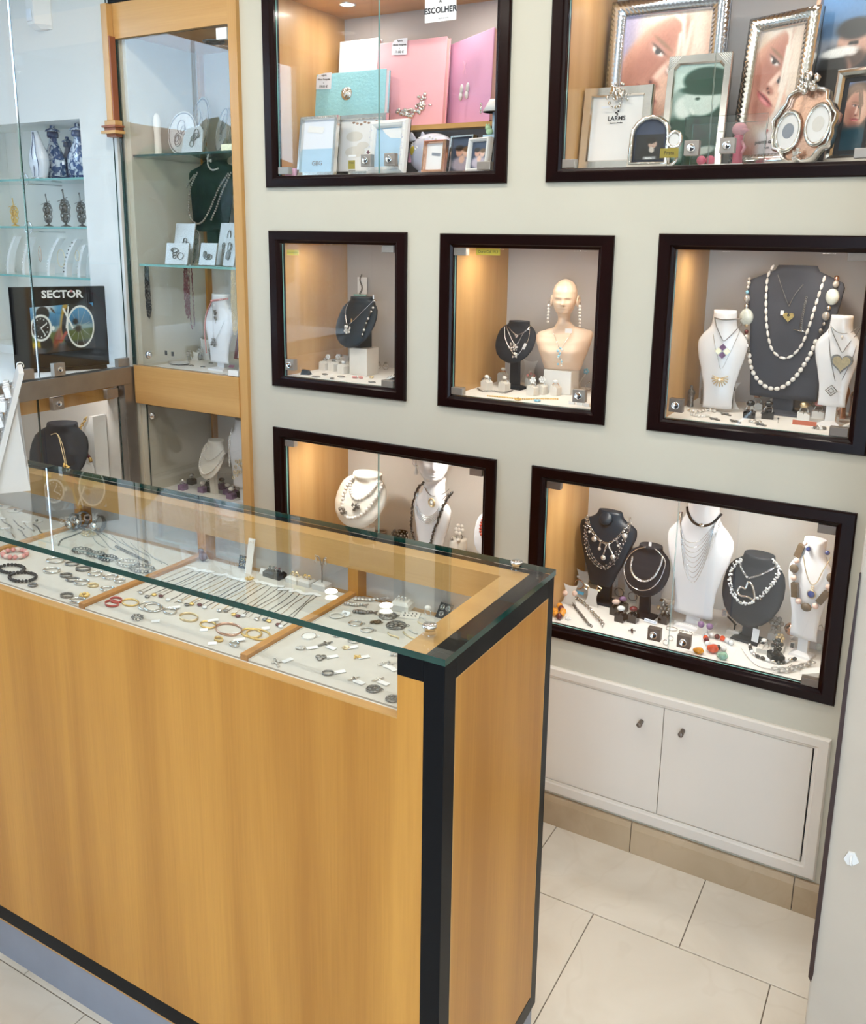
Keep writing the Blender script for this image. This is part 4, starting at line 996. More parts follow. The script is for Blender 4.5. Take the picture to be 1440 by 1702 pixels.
# ================================================================== niche C
F = FZ['C']
label_on_glass(zC, (312, 273), .048, .017, 'yellow_label', 'yellow label with faint writing inside navy bust case', 'Ouro Cal. 9,2', .0070)
P = on(zC(925, 1230), 1, .20)
rb = ob('riser_block', MB().box(-.036, .036, -.036, .036, 0, on(zC(925, 1150), 1, .165).z-F), 'stand_cream', None, (on(zC(955, 1230), 1, .20).x, .205, F), bevel=.0015)
tag(rb, 'cream block plinth under the navy bust', 'plinth'); settle('C', rb.location.copy(), .050, True)
zr = on(zC(925, 1150), 1, .165).z
bC = bust('disc', 'navy oval necklace bust on a cream block', 'navy_bust', zC(697, 930), zC(1108, 850), zC(940, 680), zC(810, 1125), .20, zr+.0005, radians(-14))
ob('stand_foot', MB().box(-.030, .034, -.02, .036, 0, .05), 'navy_bust', bC.root)
t = neck_root(bC, 'silver grape cluster pendant on a thin curved collar')
chain(t, path(bC, zC, [(818, 735), (792, 810), (800, 900), (812, 925)], .002), .0009); chain(t, path(bC, zC, [(825, 930), (880, 880), (960, 800), (1060, 700)], .0025), .0011)
c = onb(bC, zC(815, 970), .004); m = scatter_ball(MB(), c, .0115, .0022, 46, 3); scatter_ball(m, c+Vector((-.001, 0, -.010)), .005, .0018, 14, 4)
ob('grape_pendant', m, 'silver', t); ob('leaf', MB().prism([(-.004, 0), (.003, .001), (.005, .006), (-.001, .013)], -.002, 0), 'silver', t, onb(bC, zC(850, 905), .006))
t = neck_root(bC, 'black and silver bead strand hanging down navy bust')
beads(t, path(bC, zC, [(1065, 715), (1045, 770), (1020, 830), (990, 900), (965, 970), (940, 1050)], .003), .0040, ['silver', 'jet', 'jet', 'pearl', 'jet'], parts=True)
note(bC.M @ onb(bC, zC(1048, 678), .006), .006, .014, 'paper_blue', 'small white tag tied at the navy bust neck', rz=-.3)
# brooch card at back and dark bits
P = on(zC(945, 560), 1, .372); t = thing('earring_card', 'white card with dark leaf earring pinned at the back', 'card', P)
cd_ = ob('card', MB().box(-.0135, .0135, 0, .001, -.0235, .016), 'paper', t)
m = MB(); 
for k in range(13): m.ball((-.005+.0045*sin(k*.5)+k*.0005, -.002, -.022+k*.0036), (.0030-.0001*k, .002, .0028), 6, 4)
ob('leaf_earring', m, 'silver_dark', t); t.scale = (1.5, 1.5, 1.5)
P = on(zC(925, 665), 1, .30); tag(ob('glass_plate', MB().box(-.026, .026, -.002, .002, -.004, .004), 'glass_edge_light', None, P), 'thin pale glass plate lying across the navy bust neck', 'plate')
star_stand(zC(580, 1265), 'C', 'pale grey star card with dark studs by wood side', .026, .028)
gC = 'ring blocks in the navy bust case'
for q, st, kd, bl in [((605, 1345), 'silver_dark', 'stone', 'silver'), ((520, 1320), 'crystal', 'flower', 'silver'), ((700, 1330), 'crystal', 'flower', 'silver'), ((775, 1375), 'crystal', 'stone', 'silver'), ((850, 1345), 'gold_pale', 'stone', 'gold_pale'), ((735, 1245), 'silver_dark', 'stone', 'silver'), ((665, 1350), 'silver_dark', 'stone', 'silver_dark')]:
    ring_block(zC(*q), 'C', 'cream ring block in the navy bust case', w=.021, h=.023, group=gC, rz=-.15,
               ringp=dict(label='%s ring on cream block in navy bust case' % {'crystal': 'white crystal', 'silver_dark': 'dark domed silver', 'gold_pale': 'pale gold'}[st], stone=st, kind=kd, band=bl, R=.0065, sr=.0045, group='rings in the navy bust case'))
P = flo('C', zC(435, 1385)); t = thing('ring_box', 'tiny blue grey pyramid ring cushion near the lock', 'ring stand', P, .3); t.scale = (1.4, 1.4, 1.4)
ob('cushion', MB().rings([[(-.012, -.009, 0), (.012, -.009, 0), (.012, .009, 0), (-.012, .009, 0)], [(-.009, -.006, .012), (.007, -.006, .010), (.007, .005, .010), (-.009, .005, .012)]], smooth=False), 'slate_bust', t)
for q, lb, rx_ in (((525, 1420), 'dark silver oval brooch lying near glass', .011), ((605, 1390), 'black oval brooch lying beside ring blocks', .008), ((755, 1412), 'silver leaf brooch lying in front of blocks', .010), ((670, 1432), 'small black brooch lying near the glass', .006), ((1035, 1462), 'dark slim brooch lying by the corner clip', .009)):
    rx_ *= 1.5; t = thing('brooch', lb, 'brooch', flo('C', zC(*q)), .2); ob('body', MB().ball((0, 0, .003), (rx_, .006, .0032), 10, 6), 'silver_dark', t); ob('rim', MB().torus((0, 0, .002), rx_*.95, .0008, 'z', 16, 4, sq=.4), 'silver', t)
t = thing('brooch', 'pink enamel bow brooch lying on white floor', 'brooch', flo('C', zC(905, 1422)), .1); t.scale = (1.4, 1.4, 1.4)
m = MB().ball((-.008, 0, .003), (.009, .005, .003), 8, 6).ball((.007, .002, .003), (.007, .004, .003), 8, 6); ob('bow', m, 'pink_coral', t); ob('knot', MB().ball((0, 0, .004), .003, 7, 5), 'silver', t)
# sloped bracelet wedge
P = flo('C', zC(1085, 1385)); P.y = .125; P.x = FR['C'][1]-.100; settle('C', P.copy(), .030, True); t = thing('bracelet_wedge', 'dark sloped wedge with white top holding bracelets', 'bracelet stand', P, -.25); t.scale = (1.45, 1.45, 1.45)
ob('wedge', MB().prism([(-.032, 0), (.034, 0), (.034, .026)], -.012, .012, 'xz'), 'slate_bust', t); ob('wedge_top', MB().prism([(-.034, .0), (.036, .0275), (.036, .030), (-.034, .0025)], -.013, .013, 'xz'), 'white_plastic', t)
for dy, mt, lb in ((-.006, 'silver', 'silver chain bracelet on the sloped wedge'), (.006, 'silver_dark', 'dark chain bracelet on the sloped wedge')):
    t2 = thing('bracelet', lb, 'bracelet', P, -.25); t2.scale = (1.45, 1.45, 1.45); ob('chain', links(MB(), [(-.034, dy, .0045), (0, dy, .018), (.036, dy, .0325)], .0034, .0009), mt, t2)
t = thing('brooch', 'gold knot brooch at the foot of sloped wedge', 'brooch', flo('C', zC(1030, 1420))); ob('knot', scatter_flat(.006, .0030, 14, 8), 'gold_pale', t)
for q, lb in (((1090, 1250), 'silver ring standing behind sloped wedge'), ((1160, 1215), 'dark stone ring standing beside right wood side')): ring_at(flo('C', zC(*q)), lb, 'silver_dark', R=.008, sr=.004, rz=.5)
for q in ((955, 1360), (985, 1362)): earring(flo('C', zC(*q))+Vector((0, 0, .0088)), 'tiny dark hook earring lying before the cream block', 'silver_dark', 'hoop', .006, 'dark hook earrings')
# ================================================================== niche E
F = FZ['E']
bE2 = bust('slab', 'large flat grey necklace bust with white strands', 'grey_bust', zE(657, 700), zE(1295, 500), zE(985, 232), zE(880, 1062), .26, F, radians(-4), dscale=.8)
bE1 = bust('tall', 'white necklace bust with square and fan pendants', 'white_bust', zE(388, 650), zE(700, 650), zE(575, 515), zE(520, 1130), .20, F, radians(6))
bE3 = bust('tall', 'white necklace bust with gold filled heart locket', 'white_bust', zE(1120, 700), zE(1505, 700), zE(1315, 548), zE(1280, 1120), .17, F, radians(-8))
t = neck_root(bE2, 'white biwa pearl necklace on large grey bust'); 
beads(t, path(bE2, zE, [(850, 245), (822, 300), (812, 400), (810, 520), (818, 640), (845, 755), (900, 810), (960, 808), (1030, 740), (1080, 620), (1120, 490), (1165, 350), (1185, 290)], .003), .0040, 'pearl', parts=True, long=2.5)
t = neck_root(bE2, 'long oval pearl and shell necklace on large grey bust')
PE = path(bE2, zE, [(705, 800), (715, 870), (745, 935), (800, 990), (862, 1010), (920, 995), (990, 940), (1045, 865), (1100, 770), (1130, 690)], .004)
beads(t, PE, .0060, 'pearl', parts=True, long=1.35)
for q, r, mt, lg in (((705, 318), .004, 'pearl_grey', 1), ((702, 342), .005, 'pearl_grey', 1), ((697, 368), .0045, 'pearl_grey', 1), ((692, 400), .004, 'aqua_stone', 1), ((690, 440), .008, 'pearl_grey', 1), ((688, 490), .0055, 'silver', 1), ((686, 558), .0165, 'shell', 1), ((687, 610), .004, 'gold_pale', 1), ((686, 650), .005, 'garnet', 1), ((686, 690), .0085, 'pearl_grey', 1), ((695, 740), .0045, 'silver', 1), ((700, 772), .004, 'silver_dark', 1),
                     ((1155, 645), .005, 'silver_dark', 1), ((1175, 600), .004, 'silver', 1), ((1187, 550), .0085, 'pearl_grey', 1), ((1205, 500), .005, 'silver', 1), ((1228, 430), .0150, 'shell', 1), ((1250, 350), .007, 'pearl_grey', 1), ((1255, 315), .006, 'rose_gold', 1)):
    p = onb(bE2, zE(*q), .004); r *= 1.3; link('bead', MB().ball((0, 0, 0), (r*.9, r*.45 if mt == 'shell' else r*.9, r*1.1), 10, 8).mesh('bead', mt), t, p)
t = neck_root(bE2, 'dark chain with gold heart on large grey bust')
chain(t, path(bE2, zE, [(885, 290), (920, 400), (955, 490)], .002), .0010, 'silver_dark'); chain(t, path(bE2, zE, [(955, 490), (990, 420), (1045, 350)], .002), .0014, 'silver_dark')
m = MB().prism(heartpts(.0140), -.004, .002); ob('heart_pendant', m, 'gold', t, onb(bE2, zE(952, 555), .004), bevel=.0015)
ob('heart_hole', MB().torus((0, -.0042, .004), .0022, .0012, 'y', 12, 5), 'ink', t, onb(bE2, zE(952, 555), .004))
ob('tag', MB().box(-.0045, .0045, -.0004, .0004, -.006, .006), 'paper', t, onb(bE2, zE(912, 530), .003))
t = neck_root(bE2, 'dark lariat chain with T bar on grey bust')
ob('chain', links(MB(), path(bE2, zE, [(1065, 430), (1050, 500), (1035, 580), (1030, 638)], .003), .0036, .0009), 'silver_dark', t)
ob('toggle_bar', MB().tube([onb(bE2, zE(985, 635), .003), onb(bE2, zE(1080, 655), .003)], .0015), 'silver', t)
t = neck_root(bE1, 'silver chains with purple and gold square pendant')
chain(t, path(bE1, zE, [(487, 565), (500, 620), (530, 690), (545, 708), (570, 690), (620, 640), (660, 590)], .002), .0012, 'silver_dark')
c = onb(bE1, zE(537, 772), .003); m = MB()
for dx, dz, mi in ((0, .011, 0), (0, -.011, 0), (-.011, 0, 1), (.011, 0, 1)): m.prism([(dx, dz-.0095), (dx+.0095, dz), (dx, dz+.0095), (dx-.0095, dz)], -.004, 0, 'xz', mi)
ob('square_pendant', m, ['amethyst', 'gold_pale'], t, c)
t = neck_root(bE1, 'long silver chain with fan shaped pearl pendant')
chain(t, path(bE1, zE, [(475, 570), (482, 700), (505, 810), (527, 885), (570, 810), (625, 690), (660, 600)], .0015), .0007)
m = MB()
for k in range(11): a = -.35+(pi+.7)*k/10+pi; m.tube([(0, 0, 0), (.022*cos(a), -.001, .022*sin(a))], .0017, 4)
o = ob('fan_pendant', m, 'gold_pale', t, onb(bE1, zE(520, 945), .004)); ob('pearl', MB().ball((0, -.003, 0), .0045, 8, 6), 'pearl', t, onb(bE1, zE(517, 952), .004))
t = neck_root(bE1, 'silver choker chain round the square pendant bust'); chain(t, path(bE1, zE, [(485, 560), (530, 572), (590, 572), (655, 565)], .002), .0018, 'silver_dark')
t = neck_root(bE3, 'dark beaded chain with filigree heart locket')
chain(t, path(bE3, zE, [(1218, 620), (1240, 680), (1275, 755), (1290, 780), (1320, 740), (1390, 650), (1412, 610)], .002), .0011, 'silver_dark')
c = onb(bE3, zE(1287, 845), .004); m = MB().prism(heartpts(.0270), -.004, 0, mi=1); m.prism(heartpts(.0215), -.0055, -.003, mi=0)
ob('heart_locket', m, ['gold_pale', 'silver_dark'], t, c)
t = neck_root(bE3, 'fine dark choker with pearl drop above heart'); chain(t, path(bE3, zE, [(1218, 610), (1250, 645), (1293, 660), (1350, 650), (1412, 605)], .002), .0009, 'silver_dark'); ob('pearl', MB().ball((0, 0, 0), (.0028, .0028, .0055), 8, 6), 'pearl', t, onb(bE3, zE(1288, 685), .003))
t = neck_root(bE3, 'long dark chain with open square pendant'); chain(t, path(bE3, zE, [(1205, 640), (1215, 800), (1245, 960)], .0015), .0010, 'silver_dark'); chain(t, path(bE3, zE, [(1395, 680), (1360, 800), (1290, 950)], .0015), .0009, 'silver_dark')
ob('square_pendant', MB().tube([(0, -.002, .014), (.014, -.002, 0), (0, -.002, -.014), (-.014, -.002, 0)], .0014, 4, closed=True, smooth=False).tube([(0, -.003, .007), (.007, -.003, 0), (0, -.003, -.007), (-.007, -.003, 0)], .0012, 4, closed=True, smooth=False), 'silver_dark', t, onb(bE3, zE(1222, 1020), .004))
def saint(q, k, h, label, mt='rose_gold', group=None):
    t = thing('figurine', label, 'figurine', flo(k, q), 0, group); m = MB()
    m.rings([[(h*rx*cos(2*pi*i/16)+h*ox, h*rx*.75*sin(2*pi*i/16)*(1+.12*sin(i*5)), h*zz) for i in range(16)] for zz, rx, ox in ((0, .15, 0), (.04, .145, 0), (.3, .13, 0), (.5, .15, .01), (.66, .17, .02), (.76, .14, .01), (.82, .07, 0), (.85, .075, 0), (.92, .085, 0), (.98, .05, 0), (1, .01, 0))])
    m.ball((h*.10, -h*.11, h*.72), h*.06, 8, 6); m.ball((h*.10, -h*.12, h*.62), (h*.06, h*.05, h*.09), 8, 6)
    ob('figure', m, mt, t); return t
saint(zE(1268, 1195), 'E', .112, 'bronze robed figurine standing beside heart locket bust')
saint(zE(325, 1120), 'E', .062, 'small silver robed figurine beside lock', 'silver_dark'); saint(zE(412, 1105), 'E', .062, 'small pewter figurine beside white pendant bust', 'silver_matte')
saint(zE(1360, 1170), 'E', .085, 'bronze figurine beside the right wood side', 'rose_gold')
t = strand('E', zE, [(320, 1150), (370, 1165), (440, 1150), (490, 1160)], 'silver pearl charm bracelet before small figurines', .0042, ['pearl', 'silver'], parts=True)
t = strand('E', zE, [(340, 1178), (400, 1190), (450, 1185)], 'pale pearl bracelet at the glass of case', .0042, ['pearl'], parts=True)
gE = 'pearl drop earrings on stand'
st, P = star_stand(zE(540, 1135), 'E', 'white star earring card before the fan pendant', .060, .055, rz=.05)
for q in ((513, 1005), (605, 1010)): earring(on(zE(*q), 1, P.y-.004), 'long silver bar earring hanging on white card', 'silver_dark', 'pin', .034, 'silver bar earrings', 'silver_dark')
st, P = star_stand(zE(880, 1150), 'E', 'cream earring card below the large grey bust', .052, .050, 'stand_cream')
for q in ((845, 1075), (907, 1078)):
    t = thing('earring', 'triple pearl drop earring below large grey bust', 'earring', on(zE(*q), 1, P.y-.012), 0, gE)
    for k in range(3): link('pearl', bead_mesh(.0048, 'pearl'), t, (0, 0, -.009*k))
for q, st_, lb in (((705, 1190), 'jet', 'large dark stone cocktail ring on white block'), ((820, 1195), 'jet', 'black oval cocktail ring on black base'), ((1040, 1200), 'gold_pale', 'wide patterned band ring by red label'), ((1135, 1190), 'pink_coral', 'pink stone ring behind red label'), ((1228, 1215), 'crystal', 'large clear stone ring near bronze figurine'), ((790, 1145), 'rose_gold', 'copper flower ring behind black ring'), ((1078, 1130), 'silver_dark', 'dark open ring below grey bust')):
    ring_block(zE(*q), 'E', 'low block under cocktail rings in grey bust case', 'jet' if st_ == 'jet' else 'white_plastic', .022, .014, rz=.1, group='low ring blocks in grey bust case', ringp=dict(label=lb, stone=st_, band='silver', R=.0095, sr=.0075))
for q in ((560, 1175), (620, 1220), (490, 1205), (780, 1240)): cross_at(flo('E', zE(*q)), 'small dark cross pendant lying in grey bust case', .024, 'silver_dark', .9, 'dark crosses in grey bust case')
flat_loop(flo('E', zE(740, 1222)), 'grey pearl bracelet lying before cocktail rings', .014, .010, .0035, 'pearl_grey', kind='beads', beadm=['pearl_grey', 'silver', 'pearl'])
t = note(on(zE(1052, 1225), 1, .032), .056, .0115, 'red_label', 'red label card leaning on glass of grey bust case', rx=-.2)
earring(flo('E', zE(885, 1225))+Vector((0, 0, .012)), 'black corner shaped earring lying before red label', 'jet', 'pin', .014, None, 'jet')
flat_loop(flo('E', zE(1140, 1262)), 'grey stone bracelet in front of red label', .015, .009, .004, 'pearl_grey', kind='beads', beadm=['silver_dark', 'pearl_grey', 'crystal'])
# acrylic wedge at right
P = Vector((FR['E'][1]-.070, .066, F)); t = thing('acrylic_wedge', 'white acrylic wedge with small studs beside bronze figurine', 'stand', P); ob('wedge', MB().prism([(-.02, 0), (.024, 0), (.024, .03)], -.02, .02, 'xz'), 'white_plastic', t)
for k in range(3): ob('stud', MB().ball((.004+k*.007, -.021, .010+k*.005), .003, 6, 5), 'silver', t)
# ================================================================== niche F
F = FZ['F']
bF = bust('disc', 'cream oval necklace bust draped with pearls', 'cream_bust', zF(418, 450), zF(748, 450), zF(592, 322), zF(510, 602), .19, F, radians(-12))
ob('stand_column', MB().lathe([(.030, 0), (.032, .004), (.030, .01), (.028, .06), (.026, .11)], n=20), 'cream_bust', bF.root, (.01, .02, 0))
t = neck_root(bF, 'long white pearl necklace with flower clasp on cream bust')
beads(t, path(bF, zF, [(530, 338), (495, 385), (470, 450), (465, 520), (490, 572), (530, 580), (585, 555), (640, 500), (685, 430), (705, 385), (690, 362)], .004), .0066, 'pearl', parts=True)
t2 = neck_root(bF, 'short white pearl necklace with crystal drop on cream bust')
beads(t2, path(bF, zF, [(520, 350), (512, 400), (525, 445), (555, 470), (600, 455), (645, 415), (668, 375), (660, 348)], .004), .0052, 'pearl', parts=True)
for tt, q, s in ((t, (470, 535), 11), (t2, (545, 510), 12)):
    m = MB(); c = onb(bF, zF(*q), .008); scatter_ball(m, c, .012, .0038, 16, s); ob('crystal_flower', m, 'silver_dark', tt); ob('pearl', MB().ball(c+Vector((0, -.008, 0)), .004, 8, 6), 'pearl', tt)
bH = bust('tall', 'white head and neck display with black bead strand', 'white_bust', zF(872, 450), zF(1138, 450), zF(1035, 345), zF(960, 860), .20, F, radians(-18), name='head_bust', dscale=1.0)
Hh = .215; hd = head_rings(Hh, 1.55, ridges=False); nz = bH.zb+bH.h-.045; m = MB().rings([r_ for r_ in hd[4:] if r_[0][2] < 1.094-F-nz]); ears(m, Hh, 1.55)
nz = bH.zb+bH.h-.045
m.xf(Matrix.Translation((-.006, .006, nz)) @ Matrix.Rotation(radians(52), 4, 'Z')); ob('head', m, 'white_bust', bH.root)
t = neck_root(bH, 'spiky black bead strand on white head bust')
beads(t, path(bH, zF, [(965, 358), (920, 400), (895, 460), (882, 540), (878, 620), (890, 690), (905, 735)], .004), .0042, 'jet', parts=False, jit=.0022, step=.004); beads(t, path(bH, zF, [(1125, 425), (1090, 470), (1060, 530), (1035, 600), (1010, 670), (990, 740)], .004), .0042, 'jet', parts=False, jit=.0022, step=.004)
t = neck_root(bH, 'grey multi strand crystal necklace on white head bust')
for k in range(5): chain(t, path(bH, zF, [(940-4*k, 375+k*6), (910+3*k, 430), (910-k*2, 500+5*k), (940-k*2, 555+9*k), (985, 570+10*k), (1030+k*2, 540+8*k), (1070, 470+4*k), (1105-3*k, 430)], .003+.0006*k), .0011, 'silver')
t = neck_root(bH, 'dark chain with round crystal pendant on head bust')
chain(t, path(bH, zF, [(958, 395), (975, 425), (1005, 448), (1050, 440), (1105, 405)], .0025), .0016, 'silver_dark')
c = onb(bH, zF(1000, 487), .004); ob('pendant_ring', MB().torus(c, .0135, .003, 'y', 22, 6), 'gold_pale', t); ob('pendant_disc', MB().lathe([(0, -.001), (.008, -.001), (.008, .002), (0, .003)], c, 16, axis='y'), 'crystal', t)
earring(bH.M @ Vector((-.058, -.022, nz+Hh*.40)), 'pearl and silver drop earring on white head bust', 'silver', 'drop', .022, None, 'pearl')
def cuff(q, k, label, R, h, mts, rot=(0, 0, 0), lift=0):
    t = thing('bracelet', label, 'bracelet', flo(k, q)+Vector((0, 0, lift)), 0, None, rot); ob('band', MB().rings([[(R*cos(2*pi*i/24)*s, R*.8*sin(2*pi*i/24)*s, z) for i in range(24)] for z, s in ((0, .97), (h*.5, 1.0), (h, .97))], cap=False), mts[0], t)
    m = MB()
    for k2 in range(3):
        for i in range(12): a = 2*pi*(i+.5*(k2 % 2))/12; m.ball((R*1.01*cos(a), R*.81*sin(a), h*(.2+.3*k2)), R*.10, 7, 5)
    ob('studs', m, mts[1], t); return t
# bracelet cluster by the seam
dsk = thing('display_disc', 'round cream cushion carrying dark studded bracelet', 'cushion', flo('F', zF(812, 760))); ob('cushion', MB().lathe([(0, 0), (.042, 0), (.046, .01), (.044, .026), (.038, .03), (0, .03)], n=24), 'cream_bust', dsk)
P = flo('F', zF(812, 760))
t = cuff(zF(812, 760), 'F', 'black bangle studded with big pearls on cream cushion', .030, .034, ('jet', 'pearl'), lift=.030)
ring_at(P+Vector((-.004, -.028, .03)), 'silver flower ring before black studded bangle', 'silver_dark', R=.009, sr=.008, kind='flower')
t = thing('bracelet', 'grey bead coil bracelet beside black studded bangle', 'bracelet', flo('F', zF(745, 745))+Vector((-.044, .008, 0))); 
for j in range(3): ob('coil', MB().torus((0, 0, .028+.008*j), .022, .0038, 'z', 24, 6), 'pearl_grey', t)
ob('cushion', MB().lathe([(0, 0), (.026, 0), (.026, .024), (0, .024)], n=20), 'cream_bust', t)
t = thing('ring_cushion', 'round white cushion with pearl cluster ring', 'cushion', flo('F', zF(1158, 830))); cz = on(zF(1158, 700), 1, flo('F', zF(1158, 830)).y).z-F
ob('cushion', MB().lathe([(0, 0), (.028, 0), (.032, cz*.5), (.031, cz-.006), (.027, cz), (0, cz)], n=24), 'cream_bust', t)
P = flo('F', zF(1158, 830))
ring_at(P+Vector((.004, -.004, cz-.004)), 'pearl cluster ring on round white cushion', 'pearl', R=.010, sr=.0095, kind='flower', band='silver_dark')
earring(P+Vector((.016, -.022, cz+.004)), 'pearl stud earring on round white cushion', 'pearl', 'stud', .013); earring(P+Vector((-.014, -.022, cz+.004)), 'grey pearl stud earring on round white cushion', 'pearl_grey', 'stud', .011)
bR = bust('disc', 'white oval bust with red coral beads at case edge', 'white_bust', zF(1255, 650), zF(1440, 650), zF(1350, 545), zF(1345, 800), .15, F, radians(-6))
t = neck_root(bR, 'red coral bead necklace on white oval bust'); beads(t, path(bR, zF, [(1310, 575), (1295, 620), (1292, 660), (1310, 700), (1345, 725), (1385, 690), (1395, 620)], .004), .0048, 'coral', parts=True)
t = thing('brooch', 'white shell brooch beside the coral bead bust', 'brooch', flo('F', zF(1255, 860))); ob('shell', MB().ball((0, 0, .03), (.02, .012, .014), 10, 8), 'cream_bust', t); ob('trim', MB().torus((0, -.010, .032), .010, .002, 'y', 14, 5), 'silver_dark', t); ob('base', MB().box(-.012, .012, -.008, .008, 0, .022), 'cream_bust', t)
# ================================================================== niche G
F = FZ['G']
bG1 = bust('vee', 'navy tapered necklace bust with silver charm necklace', 'navy_bust', zG(458, 600), zG(945, 600), zG(690, 395), zG(690, 985), .255, F, radians(-4), n=32)
ob('neck_disc', MB().lathe([(0, -.004), (.0205, -.004), (.0205, .008), (.019, .010), (0, .010)], n=28, axis='y', sy=1.0), 'navy_bust', bG1.root, onb(bG1, zG(690, 458), .000), (-.30, 0, 0))
t = neck_root(bG1, 'silver link necklace with coin charms on navy bust')
PG = path(bG1, zG, [(535, 430), (540, 500), (570, 560), (620, 625), (690, 662), (760, 630), (820, 570), (865, 500), (885, 440)], .004)
ob('chain', links(MB(), PG, .0050, .0009), 'silver', t)
for q, r in (((585, 625), .0085), ((838, 600), .0085), ((660, 780), .0078), ((740, 775), .0080), ((545, 565), .004), ((785, 680), .004), ((628, 705), .005)):
    p = onb(bG1, zG(*q), .006); ob('coin_charm', MB().lathe([(0, -.0008), (r, -.0008), (r, .0008), (0, .0008)], p, 16, axis='y'), 'silver_matte', t)
m = MB()
for q0, q1 in (((690, 662), (660, 765)), ((700, 660), (740, 760)), ((640, 640), (630, 695)), ((770, 625), (785, 670)), ((680, 662), (690, 710))): links(m, [onb(bG1, zG(*q0), .005), onb(bG1, zG(*q1), .005)], .0032, .0007)
ob('charm_links', m, 'silver', t)
t = neck_root(bG1, 'fine multi strand necklace with tiny silver beads on navy bust')
for k in range(3):
    P_ = path(bG1, zG, [(525+8*k, 430), (508+7*k, 520), (510+12*k, 640), (530+15*k, 740), (575+12*k, 815-9*k), (660, 872-12*k), (735-10*k, 840-10*k), (800-12*k, 740-8*k), (850-10*k, 620), (885-7*k, 520), (890-6*k, 440)], .003)
    chain(t, P_, .00045, 'silver_dark'); 
    m = MB(); 
    for i, p in enumerate(resample(P_, .0115+.001*k)): m.ball(p+Vector((random.uniform(-.003, .003), 0, 0)), .0022, 6, 4)
    o = ob('tiny_beads', m, 'silver', t); o['kind'] = 'stuff'
bG2 = bust('disc', 'small black necklace bust with silver collars', 'slate_bust', zG(828, 880), zG(1222, 880), zG(1045, 690), zG(990, 1068), .215, F, radians(-8))
t = neck_root(bG2, 'twisted silver rope collar on small black bust')
PG = path(bG2, zG, [(905, 770), (890, 850), (905, 910), (945, 955), (1010, 972), (1070, 945), (1110, 890), (1140, 820), (1150, 770)], .004)
for a in (0, 2.1, 4.2): ob('strand', MB().tube([p+Vector((.0022*cos(i*.7+a), .001*sin(i*.7+a), .0022*sin(i*.7+a))) for i, p in enumerate(PG)], .0015, 5), 'silver', t)
t = neck_root(bG2, 'smooth silver ring collar on small black bust')
chain(t, path(bG2, zG, [(1010, 692), (930, 715), (870, 770), (835, 850), (840, 930), (880, 1000), (950, 1045), (1040, 1040), (1110, 985), (1155, 900), (1172, 810), (1140, 740), (1080, 700)], .004), .0017, 'silver')
note(on(zG(1048, 668), 1, .20), .008, .013, 'paper', 'white tag standing above small black bust')
PWL, PWR = zG(1185, 520), zH(395, 250)
bG3 = bust('tall', 'tall white necklace bust with black cord choker', 'white_bust', (1107, 905), (1222, 905), (1170, 832), (1160, 1022), .22, F, radians(-6), n=32)
base = ob('stand_base', MB().box(-.052, .056, -.03, .035, 0, .010), 'white_plastic', bG3.root, (0, .012, 0))
t = neck_root(bG3, 'black suede cord choker with silver bead')
cp = path(bG3, zH, [(12, 60), (20, 110), (60, 180), (130, 212), (205, 195), (255, 150), (290, 115)], .004); ob('cord', MB().tube(cp, .0036, 8), 'suede', t)
c = onb(bG3, zH(128, 208), .006); ob('silver_bead', MB().ball(c, (.008, .0065, .0068), 14, 10), 'silver', t)
t = neck_root(bG3, 'waterfall necklace of many fine silver chains')
for k in range(9):
    f = k/8
    chain(t, path(bG3, zH, [(-48+3*k, 100), (-42+6*f, 220+110*f), (-8+4*f, 320+250*f), (58, 345+320*f), (128-4*f, 320+255*f), (196-6*f, 240+150*f), (262-3*k, 155)], .0028+.0005*(k % 3)), .0007, 'silver')
bs = []
for q0, q1 in (((-50, 80), (-40, 230)), ((280, 160), (170, 470))):
    P_ = path(bG3, zH, [q0, ((q0[0]+q1[0])/2, (q0[1]+q1[1])/2), q1], .004, 10); m = MB(); rnd = random.Random(2)
    for p in resample(P_, .0035):
        for _ in range(3): m.ball(p+Vector((rnd.uniform(-.005, .005), -rnd.random()*.001, 0)), .0012, 5, 4)
    o = ob('crystal_cluster', m, 'silver_matte', t); o['kind'] = 'stuff'
bG4 = bust('disc', 'dark grey necklace bust with open heart pendant', 'slate_bust', zH(290, 700), zH(815, 620), zH(578, 455), zH(520, 980), .215, F, radians(-12), n=32)
t = neck_root(bG4, 'clear crystal chip necklace on dark heart bust')
P_ = path(bG4, zH, [(450, 475), (385, 530), (355, 620), (365, 720), (410, 800), (480, 830), (540, 815), (620, 750), (690, 680), (740, 590), (740, 530), (690, 480)], .005)
beads(t, P_, .0032, ['crystal', 'silver', 'crystal', 'crystal'], parts=False, jit=.0045, step=.0022)
t = neck_root(bG4, 'silver link chain with large open heart pendant')
ob('chain', links(MB(), path(bG4, zH, [(435, 500), (450, 560), (495, 628)], .003), .0030, .0008), 'silver', t); ob('chain', links(MB(), path(bG4, zH, [(510, 628), (600, 600), (700, 550), (725, 520)], .003), .0030, .0008), 'silver', t)
hp = [(500, 660), (478, 710), (440, 700), (415, 735), (440, 768), (490, 775), (548, 800), (545, 730), (528, 680)]
P_ = spline([onb(bG4, zH(*q), .006) for q in hp], 6, True); ob('heart_pendant', MB().tube(P_, .0034, 7, closed=True), 'silver', t)
bG5 = bust('tall', 'white necklace bust with brown wood bead necklace', 'white_bust', zH(805, 640), zH(1215, 640), zH(1085, 328), zH(985, 1110), .19, F, radians(-14), n=32)
t = neck_root(bG5, 'chunky brown wood and pink bead necklace')
